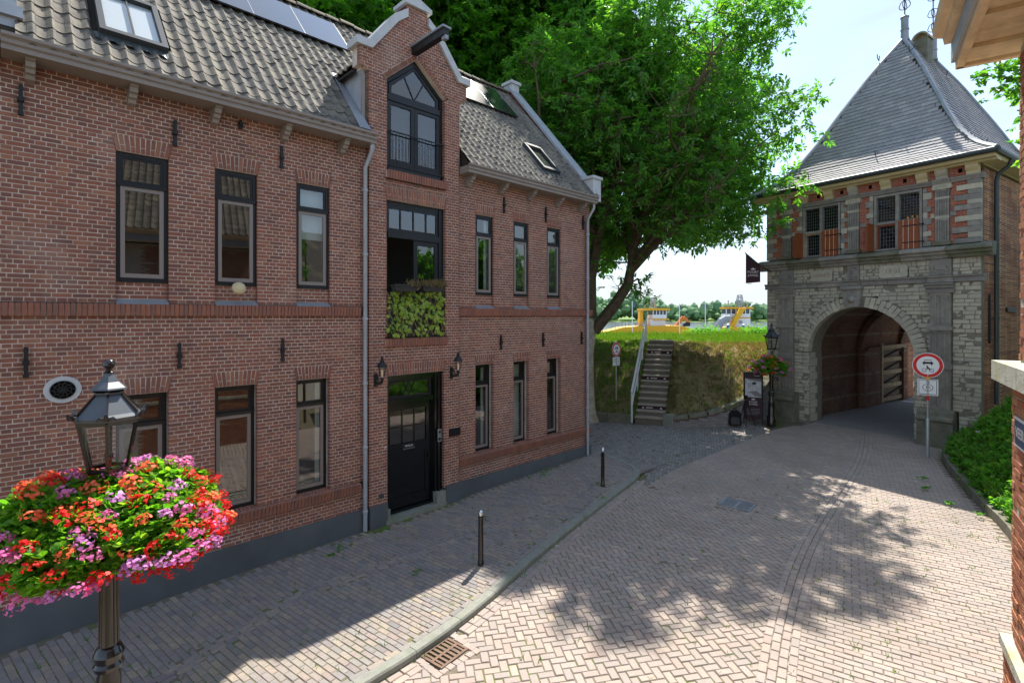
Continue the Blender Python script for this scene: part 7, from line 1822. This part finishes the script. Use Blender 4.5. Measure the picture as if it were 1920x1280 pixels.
sign('no_entry_sign', 'smaller round red-rimmed sign above a white text plate on the grass left of the stairs', 12.35, 2.48, .55, 2.94, .29, R(-2), plateL)
# information board
XB, YB_, ZB = 14.5, -2.05, .32; MB_ = Matrix.Translation((XB, YB_, ZB)) @ Matrix.Rotation(R(-68), 4, 'Z')
t = thing('info_board', 'tall dark maroon board with a kitchen photo and white crown logo beside the gate lamp', 'sign board', (XB, YB_, ZB))
part(MB_, t, 'frame', 'sign black', lambda q: (q.box(-.33, -.29, -.03, .03, 0, 1.9), q.box(.29, .33, -.03, .03, -.02, 1.9), q.box(-.29, .29, -.03, .03, 1.86, 1.9)))
part(MB_, t, 'panel', 'board maroon', lambda q: q.box(-.29, .29, -.01, .01, .18, 1.86)); ph = part(MB_, t, 'photo', 'poster pale', lambda q: q.box(-.27, .27, -.014, -.0105, .98, 1.66))
part(MB_, t, 'photo_beam', 'poster mid', lambda q: q.prism([(-.27, 1.66), (.27, 1.66), (.27, 1.56), (-.1, 1.60), (-.27, 1.68)], lambda a, c, d: (a, d, c), -.017, -.0145)); part(MB_, t, 'photo_window', 'sign black', lambda q: (q.box(-.16, -.15, -.017, -.0145, 1.25, 1.5), q.box(-.10, -.09, -.017, -.0145, 1.25, 1.5), q.box(-.149, -.101, -.017, -.0145, 1.37, 1.38), q.box(-.03, .09, -.017, -.0145, 1.45, 1.53)))
part(MB_, t, 'photo_table', 'poster mid', lambda q: q.prism([(-.2, 1.16), (.1, 1.22), (.27, 1.1), (.27, 1.0), (.05, 1.02), (-.05, 1.12)], lambda a, c, d: (a, d, c), -.017, -.0145))
def crown(M, p, s, y=-.014): q = MB(M); q.prism([(-.06 * s, 0), (.06 * s, 0), (.09 * s, .06 * s), (.045 * s, .03 * s), (0, .08 * s), (-.045 * s, .03 * s), (-.09 * s, .06 * s)], lambda a, c, d: (a, d, c), y - .002, y); q.build('crown_emblem', 'print white', p)
crown(MB_ @ Matrix.Translation((0, 0, .88)), t, .8, -.0105)
TX = lambda M, x, z, y=-.011: M @ Matrix.Translation((x, y, z)) @ Matrix.Rotation(R(90), 4, 'X')
text('lettering', 'POORT', .085, TX(MB_, 0, .80), 'print white', t); text('lettering', 'JUWEEL', .085, TX(MB_, .01, .72), 'print white', t); text('lettering', 'museum', .06, TX(MB_, .12, 1.77), 'print white', t)
for k in range(5): part(MB_, t, 'text_line', 'poster mid', lambda q: q.box(-.22, .22 - .06 * (k == 4), -.013, -.0105, .54 - k * .05, .555 - k * .05))
# tripod and backpack
t = thing('tripod', 'thin black camera tripod standing in front of the retaining wall', 'tripod', (13.95, -2.0, .31))
for k, (dx, dy) in enumerate(((-.28, -.12), (.22, -.26), (.1, .3))): q = MB(); q.tube([(13.95 + dx, -2.0 + dy, .31), (13.95 + dx * .45, -2.0 + dy * .45, .85), (13.95 + dx * .1, -2.0 + dy * .1, 1.22)], [.012, .015, .018], 6); q.build('leg', 'bag black', t)
q = MB(); q.tube([(13.95, -2.0, .95), (13.95, -2.0, 1.36)], .014, 6); q.build('centre_column', 'bag black', t); q = MB(); q.box(13.90, 14.0, -2.05, -1.95, 1.36, 1.42); q.sphere((13.95, -2.0, 1.34), .035, 8, 6); q.build('head', 'bag black', t)
t = thing('backpack', 'black backpack standing on the cobbles against the tripod', 'backpack', (13.9, -1.66, .31))
Mb = Matrix.Translation((13.9, -1.62, .31)) @ Matrix.Rotation(R(-60), 4, 'Z')
part(Mb, t, 'bag', 'bag black', lambda q: q.prism([(-.2, 0), (.2, 0), (.22, .1), (.20, .42), (.12, .52), (-.12, .52), (-.20, .42), (-.22, .1)], lambda a, c, d: (a, d, c), -.12, .12)); part(Mb, t, 'pocket', 'dark plastic', lambda q: q.prism([(-.15, .04), (.15, .04), (.15, .26), (.1, .3), (-.1, .3), (-.15, .26)], lambda a, c, d: (a, d, c), -.17, -.12)); part(Mb, t, 'grab_handle', 'bag black', lambda q: q.tube([(-.05, 0, .51), (-.04, 0, .57), (.04, 0, .57), (.05, 0, .51)], .012, 6))
# banner on a leaning pole at the gate corner
A_, B_, C_, D_ = Vector((15.37, -1.44, 6.69)), Vector((15.77, -1.83, 6.22)), Vector((15.77, -1.83, 5.60)), Vector((15.37, -1.44, 5.55)); t = thing('banner', 'dark maroon banner with white crown logo on a leaning pole at the gate corner', 'banner', B_)
q = MB(); q.tube([Vector((16.62, -1.95, 6.05)), B_ + Vector((.1, -.05, -.05)), A_ + (A_ - B_) * .06 + Vector((0, 0, .02))], .022, 6); q.build('pole', 'iron', t)
nb = (B_ - A_).cross(Vector((0, 0, 1))).normalized(); q = MB(); q.add([tuple(p + nb * o) for o in (-.006, .006) for p in (A_, B_, C_, D_)], [(0, 1, 2, 3), (7, 6, 5, 4), (0, 4, 5, 1), (1, 5, 6, 2), (2, 6, 7, 3), (3, 7, 4, 0)]); q.build('cloth', 'banner maroon', t)
ex = Vector((B_.x - A_.x, B_.y - A_.y, 0)).normalized(); mid = (A_ + B_ + C_ + D_) / 4 + Vector((0, 0, -.06)); fn_ = Vector((ex.y, -ex.x, 0))
if fn_.dot(CAM - mid) < 0: fn_ = -fn_
exx = ex if ex.dot(RGT) > 0 else -ex
MF = Matrix(((exx.x, -fn_.x, 0, mid.x), (exx.y, -fn_.y, 0, mid.y), (0, 0, 1, mid.z), (0, 0, 0, 1)))
crown(MF @ Matrix.Translation((0, 0, .12)), t, 1.1, -.008); text('lettering', 'POORT', .13, TX(MF, 0, .03, -.009), 'print white', t); text('lettering', 'JUWEEL', .12, TX(MF, 0, -.10, -.009), 'print white', t)
q = MB(MF); q.box(-.22, -.06, -.011, -.008, -.43, -.41); q.build('print_line', 'print white', t)
q = MB(); q.add([(.14, -.30, .0), (.32, -.24, .0), (.30, -.36, .01), (.2, -.28, .07), (.27, -.30, .05)], [(0, 2, 4, 3), (0, 3, 1), (3, 4, 1), (4, 2, 1)]); tag(q.build('green_scrap', 'weed leaf'), 'small green scrap lying on the pavement at the foot of the downpipe', 'litter')

# ------------------------------------------------------------------ balcony greenery
t = thing('trellis', 'wooden diamond trellis across the opening above the front door', 'trellis', (1.15, -.06, 3.85))
yt = -.085
for i in range(-6, 11):
    for s_ in (1, -1):
        x0 = .38 + i * .17; x1 = x0 + s_ * .5; za, zb = 3.86, 4.80
        # clip to the opening
        def cl(xa, za, xb, zb):
            P = []
            for tt in np.linspace(0, 1, 40):
                x = xa + (xb - xa) * tt
                if .37 < x < 1.87: P.append((x, za + (zb - za) * tt))
            return (P[0], P[-1]) if len(P) > 2 else None
        c = cl(x0, za, x1, zb)
        if c: q = MB(); q.bar((c[0][0], yt + (.008 if s_ > 0 else -.004), c[0][1]), (c[1][0], yt + (.008 if s_ > 0 else -.004), c[1][1]), .010, .018, up=(0, 1, 0)); q.build('slat', 'trellis wood', t)
q = MB(); q.box(.40, 1.88, .0, .03, 3.84, 4.80); q.build('back_board', 'green grey', house)
iv = []
for k in range(10):
    a = 2 * math.pi * k / 10 + math.pi / 2; rr_ = (.5, .30)[k % 2] * (1.15 if k == 0 else 1); iv.append((rr_ * math.cos(a), rr_ * math.sin(a), -.06 if k % 2 == 0 else 0))
template('ivyleaf', [(0, 0, .05)] + iv, [(0, 1 + k, 1 + (k + 1) % 10) for k in range(10)])
ivy = thing('ivy', 'bright green ivy climbing the trellis above the front door', 'climbing plant', (1.15, -.12, 3.85))
lm = []; ri = random.Random(31)
for _ in range(330):
    x = ri.uniform(.39, 1.86); z = 3.84 + (.98 + .05 * math.sin(x * 9)) * ri.random() ** .8; y = -.10 - ri.uniform(0, .08); s_ = ri.uniform(.075, .135)
    dens = .45 + .55 * abs(math.sin(x * 4.2 + 1)) * (1.0 if z > 4.1 else .7)
    if ri.random() > dens + .25: continue
    lm.append(TRS((x, y, z), s_, s_, s_, rotz(ri.gauss(0, .5)) @ rotx(R(90) + ri.gauss(-.35, .35)) @ rotz(math.pi + ri.gauss(0, .5))))
emit('leaf', 'ivyleaf', lm, 'ivy leaf', ivy, 280)
q = MB()
for k in range(9):
    x = .45 + k * .17; P = [(x, -.095, 3.86)]
    for j in range(6): P.append((P[-1][0] + ri.uniform(-.09, .09), -.10, P[-1][2] + .16))
    q.tube(P, .006, 4)
q.build('stem', 'dark bark', ivy)
def planter(u0, u1, z0, z1, label, dry):
    t = thing('planter_box', label, 'planter', ((u0 + u1) / 2, -.2, z0), 'planters on the balcony edge')
    q = MB(); e = .04; q.add([(u0 + e, -.16, z0), (u1 - e, -.16, z0), (u1 - e, -.29, z0), (u0 + e, -.29, z0), (u0, -.13, z1), (u1, -.13, z1), (u1, -.32, z1), (u0, -.32, z1)], [(0, 1, 2, 3), (0, 4, 5, 1), (1, 5, 6, 2), (2, 6, 7, 3), (3, 7, 4, 0)]); q.build('trough', 'dark plastic', t)
    q = MB(); q.box(u0 - .01, u1 + .01, -.335, -.32, z1 - .02, z1 + .005); q.box(u0 - .01, u1 + .01, -.13, -.115, z1 - .02, z1 + .005); q.build('rim', 'dark plastic', t)
    q = MB(); q.box(u0 + .02, u1 - .02, -.31, -.14, z1 - .04, z1 - .015); q.build('earth', 'soil', t)
    g_ = np.random.default_rng(int(u0 * 100)); P = g_.uniform([u0 + .06 + (.0 if dry else .3), -.29, z1 - .02], [u1 - .06, -.16, z1], (90 if dry else 14, 3)); scatter('dry_stalks', TUF, rand_mats(P, .6, 1.5, g_, tilt=.3), 'dry grass', t)
    for hx in (u0 + .08, u1 - .08): q = MB(); q.tube([(hx, -.33, z0 + .06), (hx, -.335, z1 + .03), (hx, -.09, z1 + .05)], .006, 4); q.build('hook', 'iron', t)
planter(.46, 1.02, 4.80, 4.93, 'dark grey planter box on the balcony edge with almost bare earth', False); planter(1.14, 1.74, 4.82, 4.95, 'dark grey planter box on the balcony edge holding dry grass', True)

# ------------------------------------------------------------------ building at the right edge
WD = Vector((.979, .204, 0)).normalized(); WN = Vector((-WD.y, WD.x, 0)); W0 = Vector((.93, -9.36, 0))
MW = Matrix(((WD.x, WN.x, 0, W0.x), (WD.y, WN.y, 0, W0.y), (0, 0, 1, 0), (0, 0, 0, 1)))      # local x along the wall (0 at the far end), y out of the face
rb_ = thing('corner_house', 'orange brick house at the right edge with stone cap and painted wooden eave', 'house', W0)
def rpart(name, m, *bx, parent=rb_): q = MB(MW); [q.box(*c) for c in bx]; return q.build(name, m, parent)
rpart('wall', 'white mortar', (-9, -.005, -5.0, -.008, -.3, 3.74), (-9, -.03, -5.0, -.05, 3.74, 6.55))
rbr = []; rg_ = random.Random(77)
def wallbricks(z0, z1, yf, xend):
    z = z0; k = 0
    while z < z1 - .03:
        x = -3.2 + (k % 2) * .11
        while x < xend - .02:
            L = min(.21, xend - x)
            if L > .04: rbr.append(np.array(MW) @ TRS((x + L / 2, yf - .05 + rg_.gauss(0, .003), z + .0265), L, .10, .052 + rg_.gauss(0, .001), rotz(rg_.gauss(0, .012))))
            x += L + .012
        z += .0645; k += 1
wallbricks(1.55, 3.72, 0, 0); wallbricks(3.92, 6.5, -.045, -.025); wallbricks(-.2, 1.5, .055, .03)
HIDE_, HIDE = HIDE, []
emit('brick', 'block', rbr, 'right brick', rb_, 240, 'brickwork'); HIDE = HIDE_
rpart('plinth', 'white mortar', (-9, .025, -5, .047, -.3, 1.46)); rpart('plinth_cap', 'cap stone', (-9, .05, -.3, .075, 1.46, 1.55))
for k in range(4): rpart('cap_stone', 'cap stone', (-.9 * (k + 1) + .14 + .005, -.9 * k + .14 - .005, -.35, .11, 3.735, 3.90))
pl = rpart('street_plate', 'white sheet', (-.85, -.16, .002, .012, 3.22, 3.46)); rpart('plate_face', 'plate blue', (-.83, -.175, .0122, .014, 3.24, 3.44), parent=pl)
tx_ = text('lettering', 'VEER', .12, MW @ Matrix.Translation((-.21, .0145, 3.34)) @ Matrix.Rotation(math.pi, 4, 'Z') @ Matrix.Rotation(R(90), 4, 'X'), 'print white', pl, align='LEFT')
EO = .38
rpart('soffit', 'eave paint', (-9, .16, -.2, EO - .03, 6.62, 6.66)); 
for x0 in (-.02, -.62, -1.22): rpart('soffit_board', 'eave paint', (x0 - .14, x0 + .16, -.15, EO - .04, 6.585, 6.618))
rpart('fascia', 'zinc', (-9, .18, EO - .03, EO, 6.62, 6.95)); rpart('eave_trim', 'eave paint', (-9, .19, EO - .09, EO - .031, 6.56, 6.64)); rpart('end_board', 'eave paint', (.16, .21, -.2, EO - .04, 6.56, 6.95))
q = MB(MW); q.prism([(EO, 6.80), (EO + .05, 6.80), (EO + .06, 6.86), (EO + .12, 6.88), (EO + .14, 6.95), (EO, 6.95)], lambda a, c, d: (d, a, c), -9, .17); q.build('gutter', 'eave paint', rb_)
q = MB(MW); q.prism([(EO - .02, 6.95), (-3.3, 10.5), (-7, 6.95), (-7, 6.6), (EO - .03, 6.96)], lambda a, c, d: (d, a, c), -9.5, .1); q.build('roof', 'dark wood', rb_)
tl = []; RS2 = math.atan2(10.5 - 6.95, 3.3 + EO); c2, s2 = math.cos(RS2), math.sin(RS2)
R2 = np.array(Matrix(((-1, 0, 0), (0, -c2, s2), (0, s2, c2))))
for r in range(17):
    for k in range(46): s_ = -.05 + r * .3; tl.append(np.array(MW) @ TRS((.1 - k * PW, EO + .04 - s_ * c2, 6.98 + s_ * s2), 1, 1, 1, R2 @ rotx(.03)))
emit('roof_tile', 'pan', tl, 'roof tile', rb_, 0, 'tile_field', smooth=True)
# climbing pear beyond the corner
t = thing('climbing_pear', 'leafy green branches reaching out from behind the right-hand house', 'climbing plant', (2.9, -9.75, .3)); g_ = np.random.default_rng(3)
q = MB(); q.tube([(3.0, -9.9, .2), (2.95, -9.85, 3), (2.9, -9.8, 5.6), (2.85, -9.75, 7.4)], [.06, .05, .035, .02], 8)
SHX = Vector((.05, -.05, .03))
brs = [((2.9, -9.75, 6.6), (2.5, -9.32, 6.78), (2.26, -9.02, 6.86)), ((2.9, -9.75, 6.9), (2.6, -9.4, 7.1), (2.45, -9.2, 7.25)), ((2.9, -9.75, 5.6), (2.7, -9.5, 5.9), (2.5, -9.28, 6.05)), ((2.9, -9.75, 6.2), (2.6, -9.45, 6.4), (2.45, -9.3, 6.45))]
brs = [tuple(tuple(Vector(p) + SHX) for p in b_) for b_ in brs]
for b_ in brs: q.tube(b_, [.02, .014, .006], 6)
q.build('stem', 'dark bark', t); P = []
for k, b_ in enumerate(brs):
    for _ in range((75, 30, 34, 12)[k]):
        u_ = g_.uniform(.25, 1); a, b2, c2_ = [np.array(p) for p in b_]; p = a + (b2 - a) * min(1, u_ * 2) if u_ < .5 else b2 + (c2_ - b2) * (u_ - .5) * 2; P.append(p + g_.normal(0, 1, 3) * np.array([.06, .06, .10]))
scatter('leaves', [spray(6, .10, .06, .10, .04, rb) for _ in range(4)], rand_mats(P, .6, .95, g_, tilt=.8), 'walnut leaf', t)
# buildings across the street, seen only in the window panes
oh = thing('white_cottage', 'white plastered cottage with tiled roof across the street, mirrored in the windows', 'house', (4, -16, 0))
q = MB(); q.box(2.2, 9.0, -20, -14.2, -.2, 5.4); q.build('wall', 'white plaster', oh); q = MB(); q.prism([(-13.8, 5.3), (-17, 8.6), (-20.3, 5.3)], lambda a, c, d: (d, a, c), 2.0, 9.2); q.build('roof', 'roof tile', oh)
for x_ in (3.2, 5.2, 7.2): q = MB(); q.box(x_, x_ + .8, -14.22, -14.17, 2.9, 4.4); q.build('window', 'black paint', oh)
def far_shrub(x, y, h, seed, label):
    t = thing('garden_tree', label, 'tree', (x, y, 0), 'trees across the street'); g_ = np.random.default_rng(seed); P = g_.normal(0, 1, (2600, 3)); P /= np.linalg.norm(P, axis=1)[:, None]; P = P * (g_.uniform(.4, 1, 2600) ** .5)[:, None] * np.array([2.4, 2.4, h * .42]) + np.array([x, y, h * .58]); q = MB(); q.tube([(x, y, 0), (x, y, h * .6)], [.2, .1], 8); q.build('trunk', 'dark bark', t); scatter('crown', OVAL, rand_mats(P, 1.3, 2.1, g_), 'dark leaf', t)
far_shrub(12.5, -16, 8, 71, 'round green garden tree across the street, mirrored in the right-hand windows'); far_shrub(17.5, -15.5, 9.5, 72, 'taller green garden tree across the street beyond the verge'); far_shrub(-1.5, -22, 11, 73, 'green garden tree behind the roof across the street'); far_shrub(22, -14, 9, 74, 'green garden tree across the street beside the gate')
